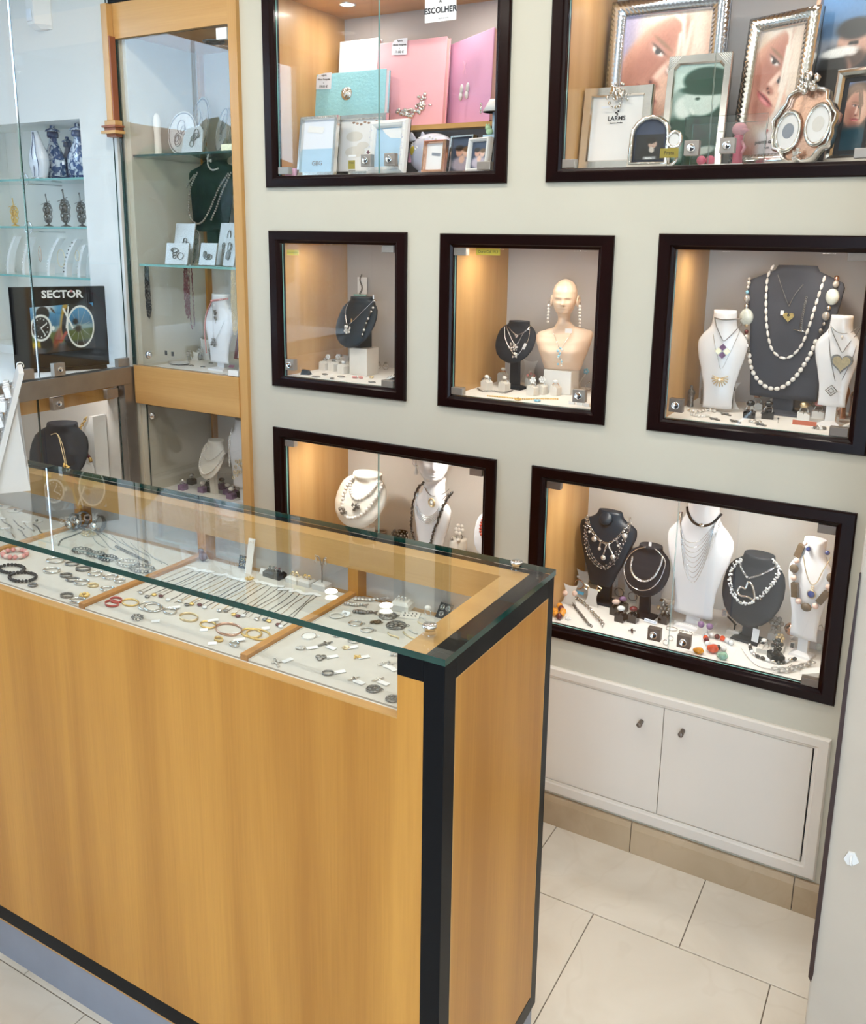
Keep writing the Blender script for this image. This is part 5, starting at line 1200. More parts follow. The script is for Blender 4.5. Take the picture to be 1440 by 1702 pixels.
def bead_at(tt, q, r, mt, shape='ball', ang=0.0, off=.012):
    r = tuple(v*1.5 for v in r) if isinstance(r, tuple) else r*1.5; p = onb(bG5, zH(*q), off)
    if shape == 'ball': link('bead', MB().ball((0, 0, 0), r, 12, 8).mesh('bead', mt), tt, p)
    else: link('bead', MB().box(-r[0], r[0], -r[0]*.8, r[0]*.8, -r[1], r[1]).mesh('bead', mt), tt, p, (0, ang, 0))
for q, r, mt, sh_, an in (((912, 410), (.0058, .0125), 'wood_bead', 'box', .28), ((885, 490), .0052, 'pink_bead', 'ball', 0), ((865, 552), (.0085, .0060, .0082), 'wood_bead', 'ball', 0), ((863, 625), .0056, 'pink_bead', 'ball', 0), ((873, 722), (.0058, .0130), 'wood_bead', 'box', -.12), ((900, 812), .0056, 'pink_bead', 'ball', 0), ((962, 860), (.0095, .006, .0080), 'wood_bead', 'ball', 0), ((1036, 850), .0056, 'pink_bead', 'ball', 0), ((1097, 783), (.0058, .0130), 'wood_bead', 'box', .50), ((1140, 698), .0052, 'pink_bead', 'ball', 0), ((1160, 628), (.008, .006, .0088), 'wood_bead', 'ball', 0), ((955, 352), .004, 'pink_bead', 'ball', 0)):
    bead_at(t, q, r, mt, sh_, an)
chain(t, path(bG5, zH, [(955, 352), (912, 410), (865, 552), (863, 625), (873, 722), (900, 812), (962, 860), (1036, 850), (1097, 783), (1140, 698), (1160, 628)], .004), .0010, 'wood_bead', 'cord')
t = neck_root(bG5, 'gold link chain with round blue stone pendant')
chain(t, path(bG5, zH, [(940, 450), (955, 560), (985, 650), (1012, 680), (1050, 660), (1090, 580), (1165, 455)], .003), .0012, 'gold_pale')
c = onb(bG5, zH(1003, 757), .004); ob('bezel', MB().torus(c, .0105, .0018, 'y', 20, 6), 'gold_pale', t); ob('blue_stone', MB().lathe([(0, -.001), (.0100, -.001), (.0098, .002), (.006, .0045), (0, .005)], c, 18, axis='y'), 'blue_stone', t); ob('bail', MB().torus(onb(bG5, zH(1012, 705), .004), .004, .001, 'y', 12, 5), 'gold_pale', t)
for q in ((980, 397), (1132, 427)):
    p = bG5.M @ onb(bG5, zH(*q), .004); tt = thing('earring', 'round blue stone earring pinned to white bust neck', 'earring', p, 0, 'blue stone earrings'); ob('stone', MB().ball((0, 0, 0), .0066, 10, 8), 'blue_stone', tt); ob('hook', MB().tube([(0, 0, .004), (.003, -.001, .010), (.006, 0, .012)], .0006, 4), 'gold_pale', tt)
# --- stands, rings and loose pieces on the floor of G
sd = 'grey star earring card with %s in low bust case'
st, P = star_stand(zG(470, 1078), 'G', sd % 'a tagged hoop', .040, .055, rz=.1); earring(on(zG(462, 960), 1, P.y-.006), 'copper hoop earring with white tag on grey card', 'rose_gold', 'hoop', .022); note(on(zG(455, 935), 1, P.y-.010), .009, .007, 'paper', 'white tag on the copper hoop earring', rz=.2)
st, P = star_stand(zG(365, 1172), 'G', sd % 'pink pearl studs', .036, .046, rz=.1)
for q in ((352, 1065), (432, 1068)): earring(on(zG(*q), 1, P.y-.004), 'pink pearl stud earring on grey card', 'pink_bead', 'stud', .016, 'pink pearl studs')
st, P = star_stand(zG(675, 1140), 'G', sd % 'long pearl drops', .044, .062, rz=0)
for q in ((600, 935), (752, 945)): earring(on(zG(*q), 1, P.y+.004), 'long silver drop earring with pearl on grey card', 'silver', 'drop', .018, 'long pearl drop earrings', 'pearl')
st, P = star_stand(zG(570, 1165), 'G', sd % 'square gold frames', .036, .042, rz=-.1)
for q in ((520, 1020), (625, 1035)):
    tt = thing('earring', 'open square gold frame earring on grey card', 'earring', on(zG(*q), 1, P.y-.003), 0, 'square frame earrings', rot=(0, .4, 0)); ob('frame', MB().tube([(-.006, 0, -.006), (.006, 0, -.006), (.006, 0, .006), (-.006, 0, .006)], .0022, 4, closed=True, smooth=False), 'gold_pale', tt)
st, P = star_stand(zG(850, 1160), 'G', sd % 'dark hoops', .038, .050, rz=-.05)
for q in ((795, 1030), (905, 1065)): earring(on(zG(*q), 1, P.y-.002), 'dark silver hoop earring on grey card', 'silver_dark', 'hoop', .020, 'dark hoop earrings')
st, P = star_stand(zG(1085, 1180), 'G', sd % 'silver discs', .038, .046, rz=-.05)
for q in ((1020, 1130), (1150, 1140)):
    tt = thing('earring', 'round polished silver disc earring on grey card', 'earring', on(zG(*q), 1, P.y-.003), 0, 'silver disc earrings'); ob('disc', MB().lathe([(0, -.0005), (.0090, -.0005), (.0090, .0008), (0, .0012)], n=20, axis='y'), 'silver', tt); ob('rim', MB().torus((0, 0, 0), .009, .0009, 'y', 20, 4), 'silver_dark', tt)
st, P = star_stand(zG(1170, 1285), 'G', sd % 'gold coin studs', .040, .034, rz=-.05)
for q in ((1122, 1185), (1195, 1200)): earring(on(zG(*q), 1, P.y-.002), 'gold coin stud earring on grey card', 'gold_pale', 'stud', .013, 'gold coin studs')
st, P = star_stand(zH(70, 985), 'G', sd % 'long pins', .052, .060, rz=-.08)
for q in ((15, 755), (160, 790)): earring(on(zH(*q), 1, P.y+.006), 'long silver pin earring with pearl end', 'silver', 'pin', .028, 'long pin earrings', 'silver')
st, P = star_stand(zH(150, 1050), 'G', sd % 'amethyst balls', .034, .026, 'stand_cream', rz=-.1)
for q in ((128, 990), (197, 1006)): earring(on(zH(*q), 1, P.y-.003), 'round amethyst ball earring on cream card', 'amethyst', 'stud', .018, 'amethyst ball earrings')
# amber bracelet
strand('G', zG, [(262, 1195), (305, 1222), (330, 1240), (300, 1290), (262, 1265), (240, 1230)], 'orange amber bead bracelet at the counter corner', .0105, ['amber', 'garnet', 'amber'], parts=True)
flat_loop(flo('G', zG(370, 1290)), 'clear glass bead ring beside amber bracelet', .006, .006, .0038, 'crystal', kind='beads')
strand('G', zG, [(400, 1155), (440, 1130), (520, 1185), (580, 1255), (650, 1330), (650, 1372)], 'chunky silver link bracelet on white floor', .0034, 'silver', kind='links')
strand('G', zG, [(400, 1160), (440, 1215), (490, 1275), (540, 1340), (580, 1370)], 'slim silver bar link bracelet on white floor', .0027, 'silver_dark', kind='links')
for q, st_, kd, lb in (((762, 1245), 'pink_bead', 'stone', 'white square stone ring in black block'), ((802, 1300), 'crystal', 'stone', 'clear square stone ring in black block'), ((873, 1235), 'amethyst', 'stone', 'purple dome stone ring in black block'), ((970, 1255), 'silver_dark', 'flower', 'grey cluster ring in black block'), ((905, 1305), 'garnet', 'stone', 'dark red stone ring in black block')):
    ring_block(zG(*q), 'G', 'small black ring block in low bust case', 'jet', .020, .020, rz=-.1, group='black ring blocks in low bust case', ringp=dict(label=lb, stone=st_, kind=kd, R=.0075, sr=.0075))
cross_at(flo('G', zG(898, 1395)), 'flat silver cross with four arms lying on white floor', .024, 'silver', .35)
note(on(zG(465, 1068), 1, flo('G', zG(465, 1095)).y-.012), .030, .0095, 'blue_label', 'small blue label card before star earring cards', rz=-.1, rx=-.3)
note(flo('G', zG(1050, 1320))+Vector((0, 0, .006)), .040, .0100, 'paper_blue', 'pale label card reading prata de lei', [('PRATA de LEI', 0, .0058)], rz=-.18, rx=-.55, ink='ink_blue')
for q, rx_, lb in (((1225, 1370), .017, 'slim silver bangle lying behind right lock'), ((1352, 1405), .016, 'gold and silver bangle lying by seam'), ((1320, 1395), .012, 'small silver hoop lying in front of bangle')): flat_loop(flo('G', zG(*q)), lb, rx_, rx_*.8, .0010, 'silver', kind='flatband')
note(flo('G', zG(1345, 1385))+Vector((0, 0, .003)), .012, .006, 'paper_blue', 'tiny white tag on the slim silver bangle', rx=-1.2)
for q in ((1175, 1500), (1215, 1465)): ring_at(flo('G', zG(*q)), 'small silver ring lying near the seam of case', 'crystal', R=.006, sr=.002, group='small rings near the seam')
# loose stones
for q, mt, lb, s in ((zH(100, 1232), 'amber', 'amber glass stone by the right lock', (.0155, .012, .0095)), (zH(214, 1222), 'red_stone', 'bright orange red glass stone', (.0165, .014, .013)), (zH(290, 1285), 'green_stone', 'pale green glass stone', (.0155, .012, .0115))):
    m = MB().ball((0, 0, s[2]*.95), s, 9, 6)
    for i, v in enumerate(m.v): random.seed(i); m.v[i] = tuple(c*random.uniform(.88, 1.1) for c in v)
    o = ob('glass_stone', m, mt, None, flo('G', q)); tag(o, lb, 'gemstone', 'loose glass stones')
random.seed(11)
strand('G', zH, [(165, 1145), (160, 1112), (205, 1104), (270, 1122), (320, 1138), (375, 1172)], 'red and clear glass bead bracelet on white floor', .0080, ['garnet', 'red_stone', 'crystal', 'crystal'], parts=True)
strand('G', zH, [(175, 1172), (225, 1192), (285, 1210), (335, 1206)], 'frosted crystal bead bracelet on white floor', .0080, ['crystal', 'crystal', 'jet', 'crystal'], parts=True)
# Y stand with square earrings
P = flo('G', zH(385, 1075)); t = thing('earring_tree', 'black forked stand on white block with square earrings', 'earring stand', P, -.1)
ob('block', MB().rings([[(sx*w_, sy*d_, z) for sx, sy in ((-1, -1), (1, -1), (1, 1), (-1, 1))] for z, w_, d_ in ((0, .019, .015), (.012, .018, .014), (.015, .015, .011))], smooth=False), 'stand_cream', t)
ob('fork', MB().tube(spline([(0, 0, .012), (0, 0, .03), (-.010, 0, .040), (-.024, 0, .050)], 6), .0028, 6).tube([(0, 0, .026), (.006, 0, .036), (.012, 0, .042)], .0024, 6), 'black', t)
for q in ((312, 905), (428, 967)): earring(on(zH(*q), 1, P.y-.004), 'rectangular silver framed earring on black fork', 'silver', 'square', .016, 'square silver earrings', 'silver_dark')
ring_block(zH(715, 1110), 'G', 'white ring block with large pearl cluster ring', 'white_plastic', .026, .016, ringp=dict(label='large silver pearl cluster ring below heart bust', stone='pearl_grey', kind='flower', R=.009, sr=.0095, drz=.1))
note(on(zH(558, 1085), 1, flo('G', zH(550, 1150)).y-.016), .019, .038, 'paper', 'tall white card leaning below heart bust', rz=-.2, rx=-.15, name='card')
ring_block(zH(620, 1215), 'G', 'cream cushion under silver wire ring', 'stand_cream', .024, .010, ringp=dict(label='silver ring with pearl beside tall white card', stone='pearl', R=.010, sr=.005, drz=.2))
ring_block(zH(718, 1275), 'G', 'black cushion under four stone ring', 'black', .026, .014, rz=.5, ringp=dict(label='black four stone silver ring on black cushion', stone='jet', kind='flower', R=.0085, sr=.0085, drz=.1))
ring_block(zH(775, 1215), 'G', 'cream cushion under gold beaded ring', 'stand_cream', .020, .014, ringp=dict(label='gold beaded ring behind four stone ring', stone='gold_pale', kind='flower', R=.0085, sr=.006, drz=.1))
for q in ((848, 1185), (912, 1218)): earring(flo('G', zH(*q))+Vector((0, 0, .008)), 'square black stone stud earring on white floor', 'silver', 'square', .014, 'black square studs', 'jet')
strand('G', zH, [(510, 1175), (525, 1225), (565, 1262), (640, 1290), (710, 1312), (770, 1315), (830, 1295), (880, 1285)], 'black oval stone and silver necklace lying curved', .0055, ['silver', 'jet', 'jet', 'crystal'], name='necklace', cat='necklace', parts=True, long=1.3)
strand('G', zH, [(450, 1195), (490, 1260), (545, 1315), (620, 1350), (720, 1362), (800, 1350), (845, 1325)], 'fine silver rope chain lying curved near glass', .0017, 'silver', name='necklace', cat='necklace', kind='beads', parts=False)
strand('G', zH, [(690, 1398), (760, 1395), (860, 1370), (950, 1345), (1005, 1325), (1035, 1312)], 'thick woven silver bracelet lying along glass', .0048, 'silver_matte', kind='links')
st, P = star_stand(zH(925, 1150), 'G', sd % 'wire hoops', .044, .040, rz=-.1)
for q in ((928, 1000), (1075, 1035), (985, 1130)):
    tt = thing('earring', 'silver wire loop earring on right grey cards', 'earring', on(zH(*q), 1, P.y-.002), 0, 'wire loop earrings'); ob('loop', MB().torus((0, 0, 0), .0075, .0009, 'y', 16, 5, sq=1.4), 'silver', tt); ob('hook', MB().tube([(0, 0, .010), (.002, 0, .016), (.005, 0, .012)], .0006, 4), 'silver', tt)
st, P = star_stand(zH(1045, 1210), 'G', sd % 'copper ball and shell', .044, .044, rz=-.15)
earring(on(zH(850, 1020), 1, P.y), 'copper wire ball earring beside white bust', 'rose_gold', 'stud', .034)
t = thing('earring', 'pale shell disc earring near the right frame', 'earring', on(zH(1065, 1180), 1, P.y-.004)); ob('disc', MB().ball((0, 0, 0), (.009, .002, .012), 12, 8), 'shell', t)
t = thing('acrylic_wedge', 'white acrylic wedge by the corner clip of case', 'stand', Vector((FR['G'][1]-.066, .085, F))); ob('wedge', MB().prism([(-.03, 0), (.018, 0), (.018, .018)], -.018, .018, 'xz'), 'white_plastic', t)
# ================================================================== printed pictures (painted per vertex on the print)
import numpy as np
def paintmat(name, emit=0.0):
    m, n, l, b = nt(name); a = n.new('ShaderNodeVertexColor'); a.layer_name = 'paint'; l.new(a.outputs['Color'], b.inputs['Base Color']); b.inputs['Roughness'].default_value = .32
    if emit: l.new(a.outputs['Color'], b.inputs['Emission Color']); b.inputs['Emission Strength'].default_value = emit
paintmat('print_paint')
def painted(parent, quad, y, ops, nx=70, nz=90, mt='print_paint', name='photo'):
    """quad: bl, br, tr, tl in local x-z ; ops painted back to front in u,v"""
    bl, br, tr, tl = [np.array(p) for p in quad]
    U, V = np.meshgrid(np.linspace(0, 1, nx), np.linspace(0, 1, nz)); asp = np.linalg.norm(br-bl)/np.linalg.norm(tl-bl)
    C = np.zeros((nz, nx, 3))+.5
    def ss(d, s): t = np.clip((1+s-d)/(2*s), 0, 1); return t*t*(3-2*t)
    for o in ops:
        k = o[0]
        if k == 'bg': C = np.array(o[1])*(1-V[..., None])+np.array(o[2])*V[..., None]; continue
        if k == 'el':
            _, u, v, ru, rv, a, col, s = o; X, Z = (U-u)*asp, V-v; x = X*cos(a)+Z*sin(a); z = -X*sin(a)+Z*cos(a); A = ss(np.sqrt((x/ru)**2+(z/rv)**2), s)
        elif k == 'ln':
            _, u0, v0, u1, v1, w, col, s = o; X, Z = (U-u0)*asp, V-v0; dx, dz = (u1-u0)*asp, v1-v0; L = dx*dx+dz*dz+1e-9; t = np.clip((X*dx+Z*dz)/L, 0, 1); A = ss(np.sqrt((X-t*dx)**2+(Z-t*dz)**2)/w, s)
        elif k == 'rc':
            _, u0, v0, u1, v1, col, s = o; A = ss(np.abs((U-(u0+u1)/2)/((u1-u0)/2)), s)*ss(np.abs((V-(v0+v1)/2)/((v1-v0)/2)), s)
        elif k == 'ring':
            _, u, v, ru, rv, w, col, s = o; d = np.sqrt(((U-u)*asp/ru)**2+((V-v)/rv)**2); A = ss(np.abs(d-1)*min(ru, rv)/w, s)
        C = C*(1-A[..., None])+np.array(col)*A[..., None]
    rg = np.random.RandomState(3); C = np.clip(C, 0, 1)**1.7; C = np.clip(C*(1+.05*rg.randn(nz, nx, 1)), 0, 1)
    P = (1-U)[..., None]*(1-V)[..., None]*bl+U[..., None]*(1-V)[..., None]*br+U[..., None]*V[..., None]*tr+(1-U)[..., None]*V[..., None]*tl
    me = bpy.data.meshes.new(name); vs = [(p[0], y, p[1]) for p in P.reshape(-1, 2)]
    fs = [(j*nx+i, j*nx+i+1, (j+1)*nx+i+1, (j+1)*nx+i) for j in range(nz-1) for i in range(nx-1)]
    me.from_pydata(vs, [], fs); me.update(); at = me.color_attributes.new('paint', 'FLOAT_COLOR', 'POINT')
    at.data.foreach_set('color', np.concatenate([C.reshape(-1, 3), np.ones((nx*nz, 1))], 1).ravel().astype('f')); me.materials.append(MATS[mt])
    return link(name, me, parent)
SK, SKd, SKl = (.80, .55, .45), (.60, .35, .29), (.88, .68, .58)
def face_ops(cu, cv, r, a, hair=(.80, .70, .60), hair2=(.90, .84, .78)):
    """soft tilted face: centre, radius, tilt (radians, chin towards lower left when positive)"""
    def q(x, z): return (cu+(x*cos(a)+z*sin(a))*r, cv+(-x*sin(a)+z*cos(a))*r)
    o = []
    E_ = lambda x, z, rx, rz, col, s, da=0: o.append(('el', *q(x, z), rx*r, rz*r, -a+da, col, s))
    E_(.25, .75, .95, .75, hair, .25); E_(.85, .1, .35, .9, hair, .3); E_(-.5, .9, .5, .4, hair2, .4)
    E_(0, 0, .72, 1.0, SK, .10); E_(.30, -.05, .42, .85, SKl, .5); E_(-.38, -.1, .30, .75, SKd, .7); E_(0, -.86, .35, .22, SKd, .6)
    for sx in (-1, 1):
        E_(sx*.30, .16, .20, .095, (.66, .45, .40), .5); E_(sx*.30, .14, .13, .050, (.86, .82, .80), .25); E_(sx*.30, .14, .055, .055, (.10, .10, .12), .25); E_(sx*.30, .19, .17, .022, (.16, .10, .10), .5); E_(sx*.30, .33, .22, .030, (.48, .34, .26), .5)
    E_(-.07, -.10, .06, .26, SKd, .8); E_(.03, -.08, .06, .24, (.92, .74, .66), .7); E_(0, -.33, .15, .07, SKd, .5); E_(-.06, -.35, .035, .025, (.25, .10, .10), .4); E_(.07, -.35, .035, .025, (.25, .10, .10), .4)
    E_(0, -.58, .24, .075, (.66, .26, .27), .3); E_(0, -.545, .25, .018, (.30, .08, .09), .4); E_(0, -.62, .14, .03, (.82, .45, .45), .6)
    for x0, z0, x1, z1 in ((.1, 1.1, .75, -.2), (-.2, 1.05, .55, .35), (.3, 1.1, .9, .3), (-.6, .85, -.1, .95), (.0, .75, .5, .05), (.5, .8, .82, -.5)):
        p0, p1 = q(x0, z0), q(x1, z1); o.append(('ln', *p0, *p1, .035*r, hair2, .9))
    return o
def portrait_ops(): return [('bg', (.72, .66, .74), (.60, .57, .70)), ('el', .05, .18, .22, .30, .5, SKd, .3)]+face_ops(.46, .62, .40, .72)+[('rc', .30, -.1, 1.2, .20, (.84, .82, .84), .25), ('el', .62, .28, .05, .12, -.6, (.80, .76, .72), .4), ('ln', .85, .95, .95, .25, .05, (.88, .80, .72), .9)]
def kids_ops():
    g, d, w = (.60, .72, .68), (.03, .17, .13), (.78, .84, .80)
    return [('bg', w, (.66, .78, .74)), ('el', .24, .22, .24, .30, .2, d, .25), ('el', .22, .16, .10, .12, 0, g, .4), ('el', .20, .62, .12, .15, .2, (.45, .56, .52), .2), ('el', .24, .58, .09, .11, .2, w, .3), ('el', .84, .20, .26, .42, .1, d, .15), ('el', .62, .66, .19, .17, 0, (.70, .78, .74), .12), ('el', .48, .60, .05, .05, 0, (.70, .78, .74), .3), ('el', .68, .84, .24, .13, -.05, d, .12), ('el', .68, .74, .26, .05, -.05, d, .2), ('el', .52, .66, .025, .015, 0, d, .5), ('ln', .50, .38, .72, .30, .035, (.02, .08, .07), .3), ('ln', .55, .43, .60, .26, .03, (.02, .08, .07), .3), ('el', .74, .14, .12, .04, .2, w, .3), ('ln', .46, .52, .40, .56, .015, w, .4)]
def couple_ops():
    n = (.03, .045, .08)
    return [('bg', (.22, .26, .32), (.22, .40, .62)), ('rc', -.1, .44, 1.1, .70, (.42, .44, .48), .35), ('rc', -.1, .70, 1.1, .78, (.16, .26, .38), .5), ('el', .22, .18, .22, .30, .3, (.05, .07, .11), .2), ('el', .30, .20, .08, .22, -.4, (.55, .60, .68), .35), ('el', .66, .24, .30, .38, 0, n, .12), ('el', .62, .64, .095, .12, 0, (.70, .50, .42), .12), ('el', .62, .73, .105, .06, 0, (.06, .05, .05), .25), ('el', .64, .57, .08, .05, 0, (.22, .15, .12), .4), ('el', .59, .65, .018, .012, 0, (.05, .04, .04), .5), ('el', .66, .65, .018, .012, 0, (.05, .04, .04), .5), ('el', .62, .595, .03, .010, 0, (.85, .8, .78), .5), ('el', .40, .50, .085, .10, .2, (.62, .42, .36), .15), ('el', .33, .51, .09, .13, .2, (.05, .04, .04), .25), ('el', .40, .61, .11, .028, .05, (.88, .88, .86), .25), ('el', .46, .14, .12, .10, 0, (.30, .34, .38), .6), ('rc', .66, .40, .74, .41, (.7, .72, .75), .5), ('el', .70, .30, .02, .02, 0, (.7, .72, .75), .5)]
def woman_ops(): return [('bg', (.10, .22, .36), (.30, .44, .70))]+[('el', .5, .55, .42, .42, 0, (.30, .24, .22), .3)]+face_ops(.5, .60, .27, .12, (.30, .22, .18), (.46, .36, .30))+[('el', .5, .04, .42, .30, 0, (.03, .18, .24), .25)]
def man_ops(): return [('bg', (.03, .04, .06), (.04, .06, .08)), ('el', .60, .62, .17, .17, .2, (.66, .52, .44), .15), ('el', .55, .76, .22, .12, .1, (.02, .02, .02), .25), ('el', .66, .63, .02, .012, 0, (.05, .04, .04), .5), ('el', .56, .63, .02, .012, 0, (.05, .04, .04), .5), ('el', .62, .54, .04, .012, 0, (.45, .2, .18), .5), ('el', .5, .22, .40, .24, 0, (.015, .015, .02), .2), ('el', .58, .40, .10, .12, .5, (.70, .66, .62), .3), ('rc', .3, .03, .75, .14, (.5, .5, .5), .2)]
def family_ops(): return [('bg', (.10, .14, .22), (.16, .20, .28)), ('el', .35, .60, .14, .16, 0, SK, .2), ('el', .33, .70, .16, .09, 0, (.10, .07, .05), .3), ('el', .68, .56, .13, .15, 0, SKl, .2), ('el', .70, .66, .15, .08, 0, (.35, .24, .14), .3), ('el', .5, .22, .42, .22, 0, (.66, .60, .66), .3), ('el', .5, .36, .11, .12, 0, SKl, .25)]
def bike_ops():
    w, k = (.85, .85, .80), (.012, .014, .016)
    o = [('bg', (.12, .09, .06), (.16, .46, .66)), ('rc', -.1, .20, 1.1, .46, (.24, .28, .10), .35), ('el', .5, .50, .8, .06, 0, (.42, .52, .50), .5), ('el', .02, .16, .30, .10, .1, (.62, .50, .10), .5), ('rc', -.1, -.1, 1.1, .14, (.13, .08, .045), .4), ('el', .52, .70, .07, .45, -.15, (.62, .46, .12), .4), ('el', .40, .30, .07, .22, -.3, (.40, .18, .06), .4), ('el', .22, .95, .2, .1, 0, (.70, .72, .70), .6), ('el', .35, .90, .02, .07, .6, (.12, .08, .06), .5)]
    o += [('ring', .78, .50, .335, .52, .045, k, .25), ('ring', .78, .50, .265, .44, .014, w, .3)]
    for q in range(9): a = 2*pi*q/9+.2; o.append(('ln', .76, .50, .76+.17*cos(a), .50+.42*sin(a), .004, (.55, .55, .52), .8))
    o += [('ln', .52, .92, .66, .46, .018, w, .3), ('ln', .60, .95, .55, .50, .014, w, .3), ('ln', .66, .46, .78, .50, .014, (.25, .25, .25), .4), ('el', .70, .62, .05, .06, 0, k, .5), ('el', .74, .46, .06, .07, 0, (.10, .09, .07), .5), ('ln', .45, .22, .54, .40, .03, (.55, .16, .06), .5), ('ln', .36, .20, .44, .34, .025, (.40, .12, .05), .5)]
    o += [('el', .19, .84, .13, .16, 0, k, .12), ('el', .22, .20, .12, .18, .1, k, .15), ('el', .15, .55, .215, .285, 0, w, .05), ('el', .15, .55, .175, .235, 0, k, .06), ('el', .34, .52, .03, .05, 0, w, .2), ('el', .10, .55, .045, .06, 0, (.30, .32, .33), .3), ('el', .10, .55, .035, .05, 0, k, .3)]
    for q in range(12): a = 2*pi*q/12; o.append(('el', .15+.105*cos(a), .55+.195*sin(a), .012, .016, 0, w, .4))
    o += [('ln', .15, .55, .24, .63, .012, w, .3), ('ln', .15, .55, .21, .40, .009, w, .3)]
    return o
def repaint(f, ops, nx=80, nz=100, inset=.0):
    """replace the plain prints of a framed photo by a painted one"""
    for ch in list(f.children):
        if ch.name.startswith('photo'):
            for g in list(ch.children): bpy.data.objects.remove(g)
            y = min(v.co.y for v in ch.data.vertices); ax, bx_ = f['ic']-f['iw']/2, f['ic']+f['iw']/2; az, bz = f['iz'], f['iz']+f['ih']; i_ = inset
            painted(ch, [(ax+i_, az+i_), (bx_-i_, az+i_), (bx_-i_, bz-i_), (ax+i_, bz-i_)], y-.0004, ops, nx, nz, name='print'); break
# ================================================================== niche A
mat('skin_print', (0.78, 0.52, 0.42), 0.35, noise=0.06, nscale=14); mat('skin_shade', (0.62, 0.36, 0.30), 0.35, noise=0.06, nscale=14)
mat('hair_print', (0.80, 0.68, 0.56), 0.35, noise=0.2, nscale=60); mat('lilac_print', (0.62, 0.58, 0.72), 0.35, noise=0.05, nscale=20)
mat('lip_print', (0.60, 0.22, 0.22), 0.35, noise=0.05); mat('white_print', (0.84, 0.83, 0.82), 0.35, noise=0.02); mat('teal_print', (0.04, 0.22, 0.17), 0.35, noise=0.1, nscale=60)
mat('pale_teal', (0.62, 0.74, 0.70), 0.35, noise=0.06, nscale=30); mat('navy_print', (0.03, 0.05, 0.10), 0.35, noise=0.2, nscale=40); mat('grey_print', (0.26, 0.29, 0.34), 0.35, noise=0.15, nscale=20); mat('sea_print', (0.16, 0.28, 0.44), 0.35, noise=0.15, nscale=14); mat('sand_print', (0.44, 0.42, 0.42), 0.35, noise=0.15, nscale=20)
F = FZ['A']; SY = .150
sa = on(zA(820, 700), 1, SY); step_z = sa.z
x0, x1 = FR['A'][0]+.044, FR['A'][1]-.044
stp = thing('wooden_step', 'light wooden step shelf carrying the photo albums', 'shelf', ((x0+x1)/2, SY, F)); w_ = (x1-x0)/2-.001
ob('board', MB().box(-w_, w_, 0, .228, step_z-F-.014, step_z-F), 'maple_x', stp); ob('riser', MB().box(-w_, w_, .05, .062, 0, step_z-F-.014), 'ink_grey', stp)
def album(label, ql, qr, Yl, Yr, mt, page='page_pink', th=.026, lean=-.10, z0=None, group='photo albums in the wall case', htop=None):
    z0 = step_z if z0 is None else z0
    a, b = on(ql, 1, Yl), on(qr, 1, Yr); h = ((a.z+b.z)/2-z0)/cos(lean)
    base = Vector(((a.x+b.x)/2, (Yl+Yr)/2+sin(lean)*h*.98, z0+th*sin(-lean))); w = sqrt((a.x-b.x)**2+(Yl-Yr)**2)
    t = thing('photo_album', label, 'album', base, 0, group, rot=(lean, 0, math.atan2(Yr-Yl, b.x-a.x)))
    ob('cover', MB().box(-w/2, w/2, 0, .004, 0, h), mt, t, bevel=.0015); ob('back_cover', MB().box(-w/2, w/2, th-.004, th, 0, h), mt, t); ob('spine', MB().box(-w/2, -w/2+.004, .004, th-.004, 0, h), mt, t)
    ob('pages', MB().box(-w/2+.004, w/2-.003, .004, th-.004, .003, h-.003), page, t)
    t['w'] = w; t['h'] = h
    return t
def loc_on(t, q, off=.0):
    """pixel -> local point on a leaning thing's front face (local y=off)"""
    M = t.matrix_world if False else (Matrix.Translation(t.location) @ t.rotation_euler.to_matrix().to_4x4()); Mi = M.inverted()
    o = Mi @ CPOS; d = Mi.to_3x3() @ ray(*q); s = (off-o.y)/d.y; return o+s*d
a1 = album('tall white lilac photo album behind the blue one', zA(452, 226), zA(668, 224), .315, .315, 'album_white')
a2 = album('tall pink photo album with silver baby emblem', zA(668, 226), zA(1050, 228), .285, .285, 'album_pink')
a3 = album('lilac pink photo album with silver shoes standing angled', zA(1056, 243), zA(1304, 166), .330, .170, 'album_lilac', lean=-.04)
a4 = album('pale blue textured photo album with silver shell', zA(266, 400), zA(712, 412), .225, .225, 'album_blue', 'paper_blue')
p = loc_on(a4, zA(490, 521)); m = MB().lathe([(0, -.001), (.0215, -.001), (.0215, .002), (.016, .004), (0, .006)], n=22, axis='y')
for k in range(7): a = .5+k*.36; m.tube([(0, -.005, -.016), (.019*cos(a), -.005, .019*sin(a)-.001)], .0019, 5)
ob('shell_emblem', m, 'silver', a4, p)
m = MB(); rnd = random.Random(4)
for k in range(60):
    f = k/59; q = (790+f*150+rnd.uniform(-18, 18), 630-90*max(0, f-.45)+rnd.uniform(-22, 20)+(-60 if f > .75 and rnd.random() < .6 else 0)); p = loc_on(a2, zA(*q)); m.ball((p.x, -.003, p.z), (rnd.uniform(.004, .009), .004, rnd.uniform(.003, .007)), 7, 5)
ob('baby_emblem', m, 'silver', a2)
m = MB()
for q, r in (((1135, 500), .010), ((1168, 490), .010)):
    p = loc_on(a3, zA(*q)); m.ball((p.x, -.003, p.z), (.0085, .005, .016), 10, 8); m.ball((p.x-.002, -.004, p.z-.020), (.009, .006, .012), 10, 8)
ob('shoe_emblem', m, 'stand_grey', a3)
p = loc_on(a3, zA(1242, 600)); ob('little_figure', MB().ball((p.x, -.002, p.z+.010), .0048, 8, 6).ball((p.x, -.002, p.z-.002), (.0045, .004, .008), 8, 6).ball((p.x-.003, -.002, p.z-.012), (.002, .002, .006), 6, 5).ball((p.x+.003, -.002, p.z-.012), (.002, .002, .006), 6, 5), 'silver', a3)
